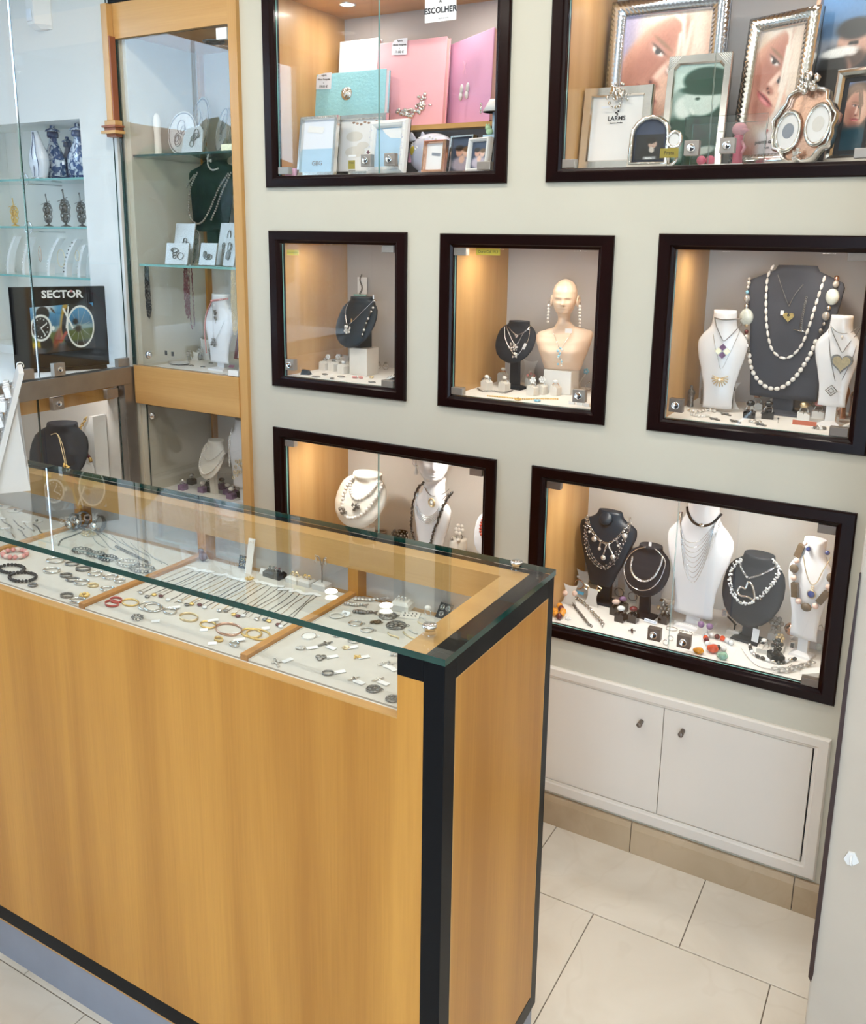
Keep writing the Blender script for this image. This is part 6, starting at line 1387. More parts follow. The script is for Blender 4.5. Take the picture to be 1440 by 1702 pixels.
p = loc_on(a3, zA(1148, 375)); ob('ribbon_print', MB().prism([(-.013, .020), (-.008, .020), (0, .006), (.009, .020), (.014, .018), (.004, .0), (.012, -.022), (.007, -.022), (0, -.006), (-.007, -.022), (-.011, -.020), (-.004, 0)], -.0008, -.0002), 'baby_pink', a3, p)
def price_note(par_t, q, w, h, label):
    M = Matrix.Translation(par_t.location) @ par_t.rotation_euler.to_matrix().to_4x4(); P = M @ (loc_on(par_t, q)+Vector((0, -.003, 0)))
    t = thing('price_note', label, 'label', P, 0, 'album price notes', rot=par_t.rotation_euler)
    ob('paper', MB().prism([(-w/2, -h/2), (w/2, -h/2-.003), (w/2, h/2), (w*.1, h/2), (-w*.35, h/2-.003), (-w/2, h/2-.012)], -.0003, .0003), 'paper_blue', t)
    for s, z, sz in (('Agora', .36, .0085), ('Albuns Fotografia', .10, .0072), ('a', -.12, .006), ('59.00 €', -.36, .0108)): text('print', s, sz, 'ink', t, Matrix.Translation((0, -.0006, z*h)) @ Matrix.Rotation(.06, 4, 'Y'), .0001, bold=.0002)
price_note(a4, zA(366, 452), .062, .050, 'white price note for 59 euro on blue album'); price_note(a2, zA(788, 260), .056, .048, 'white price note for 59 euro on pink album')
# sign on glass
P = on(zA(1012, 28), 1, .012); t = thing('paper_sign', 'white paper sign reading a escolher on the glass', 'sign', P)
ob('paper', MB().box(-.050, .050, .001, .0016, -.042, .038), 'paper', t)
text('print', 'A', .012, 'ink', t, Matrix.Translation((0, .0005, .010)), .0001, bold=.0003); text('print', 'ESCOLHER', .0215, 'ink', t, Matrix.Translation((0, .0005, -.013)), .0001, bold=.0006); text('print', '(até fim de stock)', .0045, 'ink_grey', t, Matrix.Translation((.010, .0005, -.034)), .0001)
def frame_px(zn, xl, xr, yt, yb, Y=None, k='A', rz=0.0, bd=.012, lean=-.14, **kw):
    q = zn((xl+xr)/2, yb)
    if Y is None: P = flo(k, q); P.y = min(P.y, .33)
    else: P = on(q, 1, Y); P.z = FZ[k]
    ym = P.y
    L, R_ = on(zn(xl, (yt+yb)/2), 1, ym), on(zn(xr, (yt+yb)/2), 1, ym); T = on(zn((xl+xr)/2, yt), 1, ym+.02)
    w = (R_.x-L.x)/cos(rz); h = (T.z-P.z)/cos(lean)
    P.x = (L.x+R_.x)/2
    if 'outl' in kw:
        fn = kw.pop('outl'); kw['outline'], kw['inner'] = fn(w, h, bd)
    else: kw.setdefault('outline', [(-w/2, 0), (w/2, 0), (w/2, h), (-w/2, h)]); kw.setdefault('inner', [(-w/2+bd, bd), (w/2-bd, bd), (w/2-bd, h-bd), (-w/2+bd, h-bd)])
    ph = kw.pop('photo', None); inn = kw['inner']
    xs_ = [p_[0] for p_ in inn]; zs_ = [p_[1] for p_ in inn]; ax, bx_, az, bz = min(xs_), max(xs_), min(zs_), max(zs_)
    if ph: kw['photo'] = [ph[0]]+[([(ax+u*(bx_-ax), az+v*(bz-az)) for u, v in poly], mm, lv) for poly, mm, lv in ph[1:]]
    t = frame_thing(kw.pop('label'), w, h, bd, P, rz, lean, **kw); t['iw'] = bx_-ax; t['ic'] = (ax+bx_)/2; t['iz'] = az; t['ih'] = bz-az
    return t
def ptext(t, s, u, v, size, mt='ink', dy=.0038, bold=.0002): text('print', s, size, mt, t, Matrix.Translation((t['ic']+(u-.5)*t['iw'], dy, t['iz']+v*t['ih'])), .0001, bold=bold)
f = frame_px(zA, 212, 418, 650, 965, label='silver beaded photo frame with initials GBG', bd=.011, photo=['paper_blue', ([(0, 0), (1, 0), (1, .45), (0, .45)], 'baby_blue', 1), ([(.12, .78), (.62, .74), (.66, .86), (.16, .90)], 'paper', 2)]); ptext(f, 'GBG', .5, .17, .020, 'ink_grey')
m = MB()
for k in range(18): m.ball((f['ic']+(k-8.5)/18*(f['iw']+.018), -.005, f['iz']+f['ih']+.006), .0026, 6, 5)
ob('beading', m, 'silver_frame', f)
f = frame_px(zA, 412, 690, 640, 960, label='silver photo frame with white buttons print', Y=.10, bd=.015, photo=['paper', (ell(.34, .68, .20, .10), 'stand_cream', 1), (ell(.38, .38, .24, .11), 'stand_cream', 1), (ell(.56, .50, .14, .07), 'stand_cream', 2)]+[(ell(.30+.09*i, .95-.02*(i % 3), .035, .022, 8), 'rose_gold', 1) for i in range(7)]); ptext(f, 'Oops', .78, .43, .010)
f = frame_px(zA, 590, 818, 672, 965, label='white dotted wavy photo frame with pale blue print', bd=.022, mt='white_plastic', style='round', rz=-.15, photo=['baby_blue', ([(.2, .98), (1, .98), (1, .70), (.55, .74), (.35, .85)], 'paper', 1)])
m = MB(); rnd = random.Random(6)
for k in range(40):
    s_ = rnd.choice((-1, 1)); u = rnd.random(); z_ = f['iz']-.016+u*(f['ih']+.032)
    x_ = s_*(f['iw']/2+rnd.uniform(.004, .018)); m.ball((x_, -.0095, z_), .0017, 6, 4)
ob('dots', m, 'lilac', f)
ob('side_star', MB().prism([(-.006, 0), (0, -.006), (.006, 0), (0, .007)], -.012, -.008), 'garnet', f, (-f['iw']/2-.014, 0, f['ih']*.55))
note(on(zA(518, 917), 1, .030), .025, .026, 'brass_label', 'brass coloured label plate before buttons frame', [('Prata', .006, .008)])
note(on(zA(522, 868), 1, .0288), .027, .006, 'paper', 'thin white strip label above brass plate')
note(on(zA(520, 950), 1, .0288), .025, .006, 'lock_plate', 'thin grey strip label beneath brass plate')
# pink cloth at left
tag(ob('pink_box', MB().box(-.03, .012, -.02, .02, 0, .026), 'baby_pink', None, flo('A', zA(160, 958))+Vector((.016, .016, 0)), bevel=.002), 'low pink gift box behind the left clip', 'box')
# piggy bank
P = flo('A', zA(960, 955)); P.y = .150; pl, pr, ptop = on(zA(845, 850), 1, .150), on(zA(1105, 850), 1, .150), on(zA(960, 742), 1, .150)
t = thing('piggy_bank', 'pale lilac piggy bank with white dots', 'piggy bank', ((pl.x+pr.x)/2, .150, F)); R_ = (pr.x-pl.x)/2; hh = (ptop.z-F)/2
ob('body', MB().ball((0, 0, hh*1.02), (R_, R_*.60, hh*.98), 22, 16), 'lilac', t)
for s_ in (-.82, -.35): ob('ear', MB().prism([(-.012, 0), (.014, .004), (-.004, .028)], -.006, .004), 'lilac', t, (R_*s_, -.01, hh*1.62))
ob('snout', MB().lathe([(0, 0), (.014, 0), (.014, .010), (.012, .012), (0, .012)], n=16, axis='y', sx=.8), 'baby_pink', t, (-R_*.86, -.018, hh*.85))
m = MB(); rnd = random.Random(9)
for k in range(16): a, b_ = rnd.uniform(-2.6, -.4), rnd.uniform(.1, .95); m.ball((R_*cos(a)*cos(b_)*1.0, R_*.60*sin(a)*cos(b_), hh*1.02+hh*.98*sin(b_)), .0035, 6, 5)
ob('dots', m, 'white_plastic', t); ob('patch', MB().ball((-R_*.62, -R_*.42, hh*1.15), (.012, .006, .014), 10, 8), 'yellow_label', t)
for sx_ in (-1, 1): ob('foot', MB().lathe([(.010, 0), (.010, hh*.4)], n=12), 'lilac', t, (sx_*R_*.45, -.01, 0))
pport = lambda bgm, hairm: [bgm, (ell(.5, .42, .34, .36), hairm, 1), (ell(.5, .45, .20, .24), 'skin_print', 2), ([(.1, 0), (.9, 0), (.75, .25), (.25, .25)], 'navy_print', 3)]
frame_px(zA, 905, 1035, 785, 950, label='small copper toned frame before the piggy bank', bd=.009, mt='rose_gold', style='round', photo=['paper', ([(.3, .55), (.8, .5), (.8, .62), (.3, .66)], 'grey_print', 1)], rz=-.1)
fa_ = frame_px(zA, 1048, 1190, 760, 945, Y=.098, label='small silver frame with family photo', bd=.006, photo=['navy_print', (ell(.35, .55, .18, .2), 'skin_print', 1), (ell(.65, .6, .16, .2), 'skin_shade', 1), (ell(.5, .25, .4, .2), 'baby_pink', 1)], rz=-.2)
repaint(fa_, family_ops(), 40, 50)
fb_ = frame_px(zA, 1145, 1284, 772, 945, Y=.062, label='small white bear frame beside the baby lamp', bd=.011, mt='white_plastic', style='round', photo=['sea_print', (ell(.5, .4, .3, .25), 'skin_print', 1), (ell(.5, .62, .18, .16), 'hair_print', 2)], rz=-.3)
repaint(fb_, family_ops(), 40, 50)
# baby lamp with frog
P = on(zA(1308, 930), 1, .105); t = thing('baby_lamp', 'small white baby lamp with green frog at its side', 'lamp', (min(P.x, FR['A'][1]-.082), .105, F)); zt_ = on(zA(1308, 555), 1, .105).z-F; zs_ = on(zA(1308, 625), 1, .105).z-F
ob('shade', MB().lathe([(.036, zs_), (.016, zt_), (.014, zt_), (.034, zs_)], n=20), 'white_plastic', t); ob('stem', MB().lathe([(.012, 0), (.012, .03), (.007, .05), (.007, zs_+.01)], n=14), 'baby_blue', t)
zf = on(zA(1262, 735), 1, .10).z-F; m = MB().ball((-.010, -.012, zf), (.011, .009, .010), 10, 8).ball((-.014, -.014, zf+.010), (.009, .008, .008), 10, 8).ball((-.018, -.016, zf+.018), .003, 6, 5).ball((-.010, -.016, zf+.018), .003, 6, 5); ob('frog', m, 'baby_green', t); ob('ledge', MB().box(-.026, .010, -.022, .01, zf-.018, zf-.010), 'baby_blue', t)
# ================================================================== niche B
F = FZ['B']
def portrait(tilt=.5):
    face = ell(.42, .48, .30, .36, 26, tilt)
    return ['lilac_print', (ell(.72, .72, .48, .30, 26, -.7), 'hair_print', 1), (ell(.85, .45, .16, .36, 20, .1), 'hair_print', 1), (face, 'skin_print', 2), (ell(.20, .22, .20, .16, 18, -.6), 'skin_shade', 1), (ell(.30, .40, .10, .035, 14, .75), 'lip_print', 4), ([(.44, .40), (.56, .60), (.60, .52), (.50, .38)], 'skin_shade', 3), (ell(.52, .72, .075, .025, 12, .6), 'grey_print', 4), (ell(.70, .52, .075, .025, 12, .6), 'grey_print', 4), ([(.45, .80), (.58, .74), (.60, .77), (.48, .84)], 'hair_print', 5), (ell(.62, .80, .36, .06, 18, -.6), 'hair_print', 5), (ell(.74, .66, .30, .04, 18, -.9), 'white_print', 5), ([(0, 0), (1, 0), (1, .16), (.45, .22), (.2, .08), (0, .04)], 'white_print', 1)]
f1 = frame_px(zB, 278, 802, -25, 560, Y=.235, k='B', label='large blue silver fluted frame with blonde portrait', bd=.044, mt='silver_blue', style='fluted', photo=portrait(), depth=.014, lean=-.10)
repaint(f1, portrait_ops()); ptext(f1, 'pierre cardin', .60, .12, .021, bold=.0006); ptext(f1, 'PARIS', .62, .07, .010); ptext(f1, 'P', .58, .19, .018, 'lip_print', bold=.001)
f2 = frame_px(zB, 845, 1180, 55, 560, Y=.19, k='B', label='silver fluted frame with blonde portrait standing angled', bd=.036, mt='silver_frame', style='fluted', photo=portrait(.6), depth=.014, lean=-.12, rz=-.42)
repaint(f2, portrait_ops()); ptext(f2, 'pierre cardin', .55, .10, .014, bold=.0004); ptext(f2, 'PARIS', .55, .05, .006); ptext(f2, 'P', .5, .18, .014, 'lip_print', bold=.0008)
def octo(w, h, bd):
    c = .032; o = [(-w/2, 0), (w/2, 0), (w/2, h-.001), (w/2-.001, h), (-w/2+.001, h), (-w/2, h-.001)]; i = [(-w/2+bd, bd*.6), (w/2-bd, bd*.6), (w/2-bd, h-bd*1.9), (w/2-bd-.012, h-bd*1.25), (-w/2+bd+.012, h-bd*1.25), (-w/2+bd, h-bd*1.9)]
    return o, i
f3 = frame_px(zB, 540, 822, 238, 560, Y=.165, k='B', label='polished silver frame with ribbed corners and children photo', bd=.020, mt='silver_frame', outl=octo, photo=['pale_teal', (ell(.62, .82, .30, .17), 'teal_print', 1), ([(.38, .74), (.40, .62), (.90, .62), (.92, .80)], 'teal_print', 2), (ell(.58, .58, .20, .15), 'pale_teal', 3), ([(.5, .46), (.98, .5), (.98, 0), (.55, 0)], 'teal_print', 1), (ell(.22, .52, .13, .18), 'grey_print', 1), ([(0, 0), (.34, 0), (.36, .22), (.18, .34), (0, .3)], 'teal_print', 1), ([(.46, .36), (.62, .28), (.60, .22), (.44, .30)], 'ink', 3), (ell(.70, .12, .12, .05), 'white_print', 4)])
repaint(f3, kids_ops()); m = MB()
for s_ in (-1, 1):
    for k in range(7): x_ = s_*(f3['iw']/2+.018-.0055*k); z_ = f3['iz']+f3['ih']+.021; m.tube([(x_, -.006, z_), (s_*(f3['iw']/2+.018), -.006, z_-.0058*k)], .0011, 4)
ob('ribbed_corner', m, 'white_plastic', f3)
f4 = frame_px(zB, 1160, 1480, -120, 560, Y=.17, k='B', label='large copper edged frame with couple on a beach', bd=.013, mt='rose_gold', depth=.014, lean=-.10, rz=-.35, photo=['sea_print', ([(0, 0), (1, 0), (1, .48), (0, .52)], 'grey_print', 1), ([(0, .52), (1, .48), (1, .62), (0, .66)], 'sand_print', 1), ([(.04, .10), (.16, .44), (.34, .46), (.40, .20), (.34, 0), (.05, 0)], 'navy_print', 2), (ell(.34, .56, .09, .075), 'skin_shade', 3), (ell(.28, .57, .10, .10), 'ink', 2), (ell(.36, .645, .11, .026), 'white_print', 4), ([(.40, 0), (.44, .52), (.60, .62), (.86, .58), (.95, 0)], 'navy_print', 2), (ell(.58, .72, .10, .085), 'skin_print', 3), (ell(.58, .80, .10, .035), 'ink', 4), (ell(.58, .67, .08, .03), 'hair_print', 4), (ell(.38, .16, .14, .10), 'grey_print', 4), ([(.16, .40), (.3, .44), (.36, .2), (.28, .12)], 'white_print', 3)])
repaint(f4, couple_ops())
f5 = frame_px(zB, 170, 474, 385, 742, Y=.115, k='B', label='silver photo frame with ornate crest reading LARMS', bd=.026, mt='silver_frame', style='flat', rz=.0, photo=['white_print'])
ptext(f5, 'LARMS', .5, .66, .0165, bold=.0003); ptext(f5, 'de prata e silverline', .5, .59, .0045); ob('crest', scatter_ball(scatter_ball(MB(), (0, -.008, f5['iz']+f5['ih']+.008), .013, .004, 22, 2, .2), (0, -.006, f5['iz']+f5['ih']), .024, .003, 26, 5, .1), 'silver_frame', f5)
ob('logo', MB().prism(ell(-.003, 0, .003, .002), 0, .0005).prism(ell(.003, .004, .003, .002), 0, .0005).prism(ell(.001, -.004, .002, .004), 0, .0005), 'ink', f5, (f5['ic'], .004, f5['iz']+f5['ih']*.75)); note(on(zB(285, 475), 1, f5.location.y+.012), .022, .005, 'paper_blue', 'tiny barcode label on the crest frame')
def arch(w, h, bd):
    o = []; i = []
    for k in range(9): a = pi*k/8; o.append((w/2*cos(a), h-w/2+w/2*sin(a))); i.append(((w/2-bd)*cos(a), h-w/2+(w/2-bd)*sin(a)))
    o += [(-w/2, 0), (w/2, 0)]; i += [(-w/2+bd, bd), (w/2-bd, bd)]; return o, i
f6 = frame_px(zB, 385, 570, 512, 735, Y=.058, k='B', label='small arched silver frame with dark portrait of a man', bd=.014, outl=arch, style='round', photo=['navy_print']); ptext(f6, 'PRATA', .5, .08, .006, 'white_print', dy=.0018)
painted(f6, [(-f6['iw']*.46, f6['iz']+.004), (f6['iw']*.46, f6['iz']+.004), (f6['iw']*.46, f6['iz']+f6['ih']*.66), (-f6['iw']*.46, f6['iz']+f6['ih']*.66)], .0022, man_ops(), 36, 44, name='photo_print'); t = ob('side_oval', MB().torus((0, 0, 0), .017, .005, 'y', 22, 8, sq=1.15), 'silver_frame', f6, (f6['iw']/2+.024, -.004, f6['ih']*.62)); ob('oval_print', MB().prism(ell(0, 0, .014, .017), -.001, .002), 'white_print', f6, (f6['iw']/2+.024, -.004, f6['ih']*.62)); ob('side_foot', MB().torus((f6['iw']/2+.012, -.003, .024), .022, .0045, 'y', 18, 7, a0=-1.6, a1=.9), 'silver_frame', f6)
note(on(zB(567, 678), 1, .0290), .047, .023, 'brass_label', 'brass coloured label reading Prata at arched frame', [('Prata', 0, .0125)])
# clear glass frame
P = on(zB(800, 725), 1, .085); P.z = F+.003; t = thing('glass_block', 'clear glass photo block behind the two locks', 'glass block', P, 0, None, (-.06, 0, -.02)); w_ = (on(zB(1000, 640), 1, .085).x-on(zB(632, 640), 1, .085).x)/2; h_ = on(zB(790, 515), 1, .085).z-F
ob('glass_plate', MB().box(-w_, w_, 0, .006, 0, h_, 1, {2: 0, 4: 0}), ['glass_clear', 'glass_edge'], t); ob('glass_plate', MB().box(-w_*.9, w_*.9, .035, .041, 0, h_*.9, 1, {2: 0, 4: 0}), ['glass_clear', 'glass_edge_light'], t); ob('foot', MB().box(-w_*.5, w_*.5, -.004, .045, 0, .004), 'white_plastic', t)
P = on(zB(868, 715), 1, .15); P.z = F; zt_ = on(zB(868, 545), 1, .15).z-F; t = thing('toy_figure', 'pink and red toy figure behind the glass block', 'toy', P)
ob('head', MB().ball((0, 0, zt_*.86), (.019, .016, zt_*.15), 14, 10).ball((.014, -.012, zt_*.82), (.012, .008, .005), 10, 6), 'toy_pink', t); ob('body', MB().lathe([(0, 0), (.014, 0), (.012, zt_*.3), (.010, zt_*.6), (.012, zt_*.72), (0, zt_*.75)], n=14), 'toy_red', t); ob('arm', MB().tube([(.008, -.004, zt_*.6), (.018, -.010, zt_*.45), (.012, -.012, zt_*.33)], .004, 7), 'toy_pink', t)
tag(ob('red_bead_pair', MB().ball((-.011, 0, .012), .012, 12, 8).ball((.011, .004, .012), .012, 12, 8), 'toy_red', None, Vector((on(zB(730, 690), 1, .106).x, .106, F+.0068))), 'two round dark red cherries beside toy figure', 'ornament')
# ornate double oval frame
def blob(w, h, bd):
    o = []
    for k in range(40): a = 2*pi*k/40-pi/2; r = 1+.05*sin(9*a)+.03*sin(17*a); o.append((w/2*cos(a)*r*(1.0 if sin(a) < 0 else 1-.25*sin(a)), h/2+h/2*sin(a)*r))
    return o, [(x*.88, h/2+(z-h/2)*.88) for x, z in o]
f7 = frame_px(zB, 1000, 1310, 372, 712, Y=.088, k='B', label='ornate scalloped silver frame with two ovals', bd=.02, outl=blob, style='round', mt='silver_frame', photo=['rose_gold'], rz=-.38, depth=.014)
for s_, zc_ in ((-.26, -.03), (.24, .03)):
    c = (f7['ic']+s_*f7['iw'], 0, f7['iz']+f7['ih']*(.42+zc_)); rx_ = f7['iw']*.205
    ob('oval_rim', MB().torus(c, rx_, .0042, 'y', 26, 7, sq=1.5), 'silver_frame', f7); o = ob('photo', MB().prism(ell(c[0], c[2], rx_, rx_*1.5, 24), .001, .004), 'white_print', f7); ob('print', MB().prism(ell(c[0], c[2]+.002, rx_*.5, rx_*.6, 14), .0004, .001), 'grey_print' if s_ < 0 else 'stand_cream', o)
ob('crest', scatter_ball(MB(), (0, -.010, f7['iz']+f7['ih']+.004), .018, .0055, 26, 3, .2), 'silver_frame', f7); ob('crest', scatter_ball(MB(), (0, -.008, f7['iz']+.012), .010, .003, 14, 7, .2), 'silver_frame', f7)
f8 = frame_px(zB, 1262, 1490, 300, 712, Y=.100, k='B', label='hammered silver frame with black mat and woman portrait', bd=.022, mt='silver_frame', style='round', rz=-.35, photo=['ink', ([(.10, .07), (.90, .07), (.90, .93), (.10, .93)], 'sea_print', 1), (ell(.5, .58, .36, .32), 'hair_print', 2), (ell(.50, .60, .20, .22), 'skin_print', 3), ([(.14, .08), (.86, .08), (.72, .36), (.28, .36)], 'teal_print', 3), (ell(.5, .50, .07, .02), 'lip_print', 4)])
repaint(f8, woman_ops(), inset=.010)
# ================================================================== tall wood cabinet contents
S1, S2, S3, S4 = 2.0395, 1.6595, 1.280, 0.795   # shelf tops
def shelf_pt(q, z):
    P = on(q, 2, z); P.y = max(.045, min(P.y, .33)); P.x = max(-.345, min(.095, P.x)); return P
def plaque(label, xl, xr, yt, yb, Y, zs, zn=z3, mt='silver_matte', rz=0.0, shape='rect', lean=-.22, group='silver plaques on glass shelves'):
    L, R_, T = on(zn(xl, (yt+yb)/2), 1, Y), on(zn(xr, (yt+yb)/2), 1, Y), on(zn((xl+xr)/2, yt), 1, Y+.02)
    w = (R_.x-L.x)/cos(rz); h = (T.z-zs)/cos(lean); t = thing('silver_plaque', label, 'plaque', ((L.x+R_.x)/2, Y, zs+.0062*sin(-lean)), 0, group, (lean, 0, rz))
    out = ell(0, h/2, w/2, h/2, 28) if shape == 'oval' else ([(-w/2, 0), (w/2, 0), (w/2, h), (-w/2, h)] if shape == 'rect' else [(-w/2, 0), (w/2, 0), (w*.42, h*.8), (w*.25, h), (0, h*.93), (-w*.25, h), (-w*.42, h*.8)])
    ob('panel', MB().prism(out, 0, .006), mt, t, bevel=.001); m = MB()
    if shape == 'oval': m.tube([(x, -.001, z) for x, z in ell(0, h/2, w*.46, h*.46, 28)], .0022, 5, closed=True)
    rnd = random.Random(int(xl)); 
    for k in range(5): m.tube([Vector((p_[0], -.002, p_[1])) for p_ in ell(rnd.uniform(-.2, .2)*w, h*rnd.uniform(.3, .7), w*rnd.uniform(.06, .16), h*rnd.uniform(.06, .18), 14)], .0013, 4, closed=True)
    ob('relief', m, 'silver_dark', t); ob('easel', MB().box(-.008, .008, 0, .002, 0, h*.5), mt, t, (0, .006+h*.24, (.002+h*.24)*math.tan(-lean)), (.5, 0, 0)); return t
plaque('oval silver religious plaque on the top glass shelf', 440, 600, 750, 1040, .11, S1, shape='oval', rz=.2)
plaque('tall oval silver plaque at back of the top shelf', 545, 685, 648, 1000, .24, S1, shape='oval', rz=-.1)
plaque('double arched silver plaque on the top glass shelf', 525, 668, 845, 1032, .075, S1, shape='arch')
plaque('oval silver plaque turned sideways on the top shelf', 698, 850, 725, 1020, .10, S1, shape='oval', rz=-.5)
plaque('large oval silver dish standing behind the stile', 780, 905, 560, 960, .20, S1, shape='oval', rz=-.6)
tag(ob('cream_box', MB().box(-.02, .03, -.012, .012, 0, .022), 'gold_pale', None, shelf_pt(z3(825, 1015), S1), bevel=.001), 'small gold box on the top glass shelf', 'box')
P = on(z3(378, 1010), 1, .12); P.z = S1; zt_ = on(z3(350, 765), 1, .12).z-S1
t = thing('figurine', 'slim cream column figurine on the top glass shelf', 'figurine', P); ob('column', MB().lathe([(0, 0), (.018, 0), (.018, .006), (.013, .012), (.012, zt_*.5), (.015, zt_*.8), (.010, zt_*.95), (.004, zt_), (0, zt_)], n=16), 'cream_bust', t); ob('base', MB().box(-.024, .024, -.016, .016, 0, .004), 'silver_matte', t)
# dark velvet bust with pearls
bW = bust('slab', 'dark green velvet bust hung with grey pearls', 'green_velvet', z3(540, 1200), z3(945, 1200), z3(760, 1085), z3(720, 1560), .262, S2, radians(-10))
t = neck_root(bW, 'double grey pearl rope on dark velvet bust')
beads(t, path(bW, z3, [(640, 1165), (600, 1250), (585, 1350), (590, 1450), (630, 1505), (680, 1490), (730, 1400), (790, 1260), (850, 1170)], .004), .0040, 'pearl_grey', step=.0098); beads(t, path(bW, z3, [(620, 1180), (565, 1270), (550, 1400), (545, 1500)], .004), .0040, 'pearl_grey', step=.0098); beads(t, path(bW, z3, [(735, 1480), (770, 1400), (800, 1310), (850, 1200), (875, 1150)], .004), .0040, 'pearl_grey', step=.0098)
t = neck_root(bW, 'short pearl choker piece on dark velvet bust'); beads(t, path(bW, z3, [(715, 1065), (712, 1110), (740, 1145), (780, 1135)], .004), .0034, 'pearl')
beads(t, path(bW, z3, [(705, 1070), (735, 1090)], .004), .0040, 'pearl')
# framed relief cards on the middle shelf
plaque('square silver relief card on the middle glass shelf', 468, 590, 1508, 1790, .09, S2, rz=.05); plaque('round silver relief plate leaning on the middle shelf', 560, 640, 1550, 1790, .12, S2, shape='oval'); plaque('silver relief card with cluster on middle shelf', 640, 760, 1640, 1800, .065, S2, rz=-.1)
plaque('square silver relief card standing behind others', 750, 865, 1505, 1780, .115, S2, rz=-.15); plaque('copper toned relief card beside the stile', 800, 890, 1605, 1800, .07, S2, mt='silver_matte', rz=-.2); plaque('low silver relief card at the shelf front', 430, 560, 1640, 1800, .055, S2, rz=.15)
t = thing('brooch', 'silver ring cluster ornament on the middle shelf', 'ornament', shelf_pt(z3(700, 1700), S2)); m = MB()
for i in range(4):
    for j in range(5): m.torus((-.018+.010*i+.004*j, 0, .020+.011*j+.002*i), .0055, .0012, 'y', 12, 4)
ob('rings', m, 'silver', t); ob('base', MB().box(-.02, .02, -.004, .004, 0, .018), 'silver', t)
# strands hanging from the middle shelf
def hank(label, q0, q1, Y, mt, n, r, wd, group=None):
    a, b_ = on(q0, 1, Y), on(q1, 1, Y); t = thing('necklace', label, 'necklace', (a.x, Y, S2-.006), 0, group); L = S2-.006-b_.z; rnd = random.Random(n)
    for k in range(n):
        x_ = (k/(n-1)-.5)*wd if n > 1 else 0; e = L*rnd.uniform(.90, 1.0)
        P_ = spline([(x_*.7, 0, 0), (x_, -.002, -e*.5), (x_*.9, 0, -e*.9), (x_*.3, 0, -e)], 8); m = MB()
        for p in resample(P_, r*1.7): m.ball((p.x+rnd.uniform(-r, r)*.4, p.y+rnd.uniform(-r, r)*.4, p.z), r*rnd.uniform(.8, 1.2), 6, 4)
        o = ob('bead_strand', m, mt, t); o['kind'] = 'stuff'
    ob('hook', MB().torus((0, 0, 0), wd*.35, .0012, 'y', 12, 4), 'silver', t)
hank('black bead hank hanging under the middle shelf', z4(165, 150), z4(178, 490), .05, 'jet', 6, .0022, .024)
hank('dark red garnet hank hanging under the middle shelf', z4(410, 150), z4(412, 490), .05, 'garnet', 4, .0028, .018); hank('long garnet strand hanging beside the red hank', z4(440, 160), z4(440, 555), .055, 'garnet', 2, .0024, .018); hank('champagne crystal hank hanging beside the stile', z4(710, 170), z4(712, 610), .05, 'gold_pale', 5, .0022, .022)
# white bust in the middle
bW2 = bust('tall', 'white bust with pink coral strand in corner cabinet', 'white_bust', z4(515, 520), z4(745, 520), z4(640, 335), z4(600, 760), .13, S3, radians(-10))
t = neck_root(bW2, 'pink coral strand on the corner cabinet bust'); beads(t, path(bW2, z4, [(575, 378), (620, 372), (680, 365)], .003), .0040, 'pink_coral'); beads(t, path(bW2, z4, [(575, 385), (545, 450), (532, 540), (535, 630), (542, 705)], .003), .0028, 'pink_coral', parts=True)
t = neck_root(bW2, 'silver chain with crystal pendants on corner cabinet bust'); chain(t, path(bW2, z4, [(575, 400), (595, 480), (600, 520)], .003), .0008); chain(t, path(bW2, z4, [(580, 400), (585, 560), (590, 630), (640, 540), (680, 420)], .003), .0008)
m = MB(); scatter_ball(m, onb(bW2, z4(600, 450), .004), .006, .002, 12, 3); scatter_ball(m, onb(bW2, z4(598, 490), .004), .005, .002, 10, 4); scatter_ball(m, onb(bW2, z4(588, 640), .004), .010, .0026, 22, 5); ob('crystal_pendants', m, 'silver_dark', t)
note(bW2.M @ onb(bW2, z4(590, 405), .006), .012, .008, 'paper', 'white tag on the coral strand bust', rz=-.2)
P = on(z4(690, 640), 1, .07); P.z = S3; f = frame_thing('dark red framed card standing beside the stile', .075, .115, .006, Vector((on(z4(720, 640), 1, .06).x+.012, .075, S3+.052)), -.25, -.2, 'garnet', photo=['white_print', (ell(0, .05, .012, .02), 'silver_dark', 1)])
ob('support', MB().box(-.012, .012, .004, .012, -.053, .02), 'white_plastic', f)
st, P = star_stand(z4(465, 745), S3, 'white star earring card with grey pearl drops', .050, .062, 'white_plastic', rz=.0); P = shelf_pt(z4(465, 745), S3)
for q in ((425, 665), (502, 665)): earring(on(z4(*q), 1, P.y), 'grey pearl drop earring in silver cage on white card', 'silver_dark', 'hoop', .016, 'caged pearl earrings')
st, P = star_stand(z4(372, 730), S3, 'white star earring card with dark hooks', .034, .040, 'white_plastic')
star_stand(z4(315, 740), S3, 'small white star earring card near the disc lock', .028, .026, 'white_plastic')
for q in ((288, 705), (330, 712)): earring(on(z4(*q), 1, .06), 'small dark bar earring by the disc lock', 'jet', 'square', .012, 'dark bar earrings', 'jet')
for q, mt in (((395, 755), 'silver'), ((505, 752), 'silver'), ((430, 742), 'silver_dark'), ((600, 725), 'silver_dark'), ((680, 715), 'silver_dark')): ring_at(shelf_pt(z4(*q), S3), 'openwork silver ring standing in corner cabinet', 'silver_matte', R=.010, sr=.006, kind='flower', band=mt, group='openwork rings in corner cabinet')
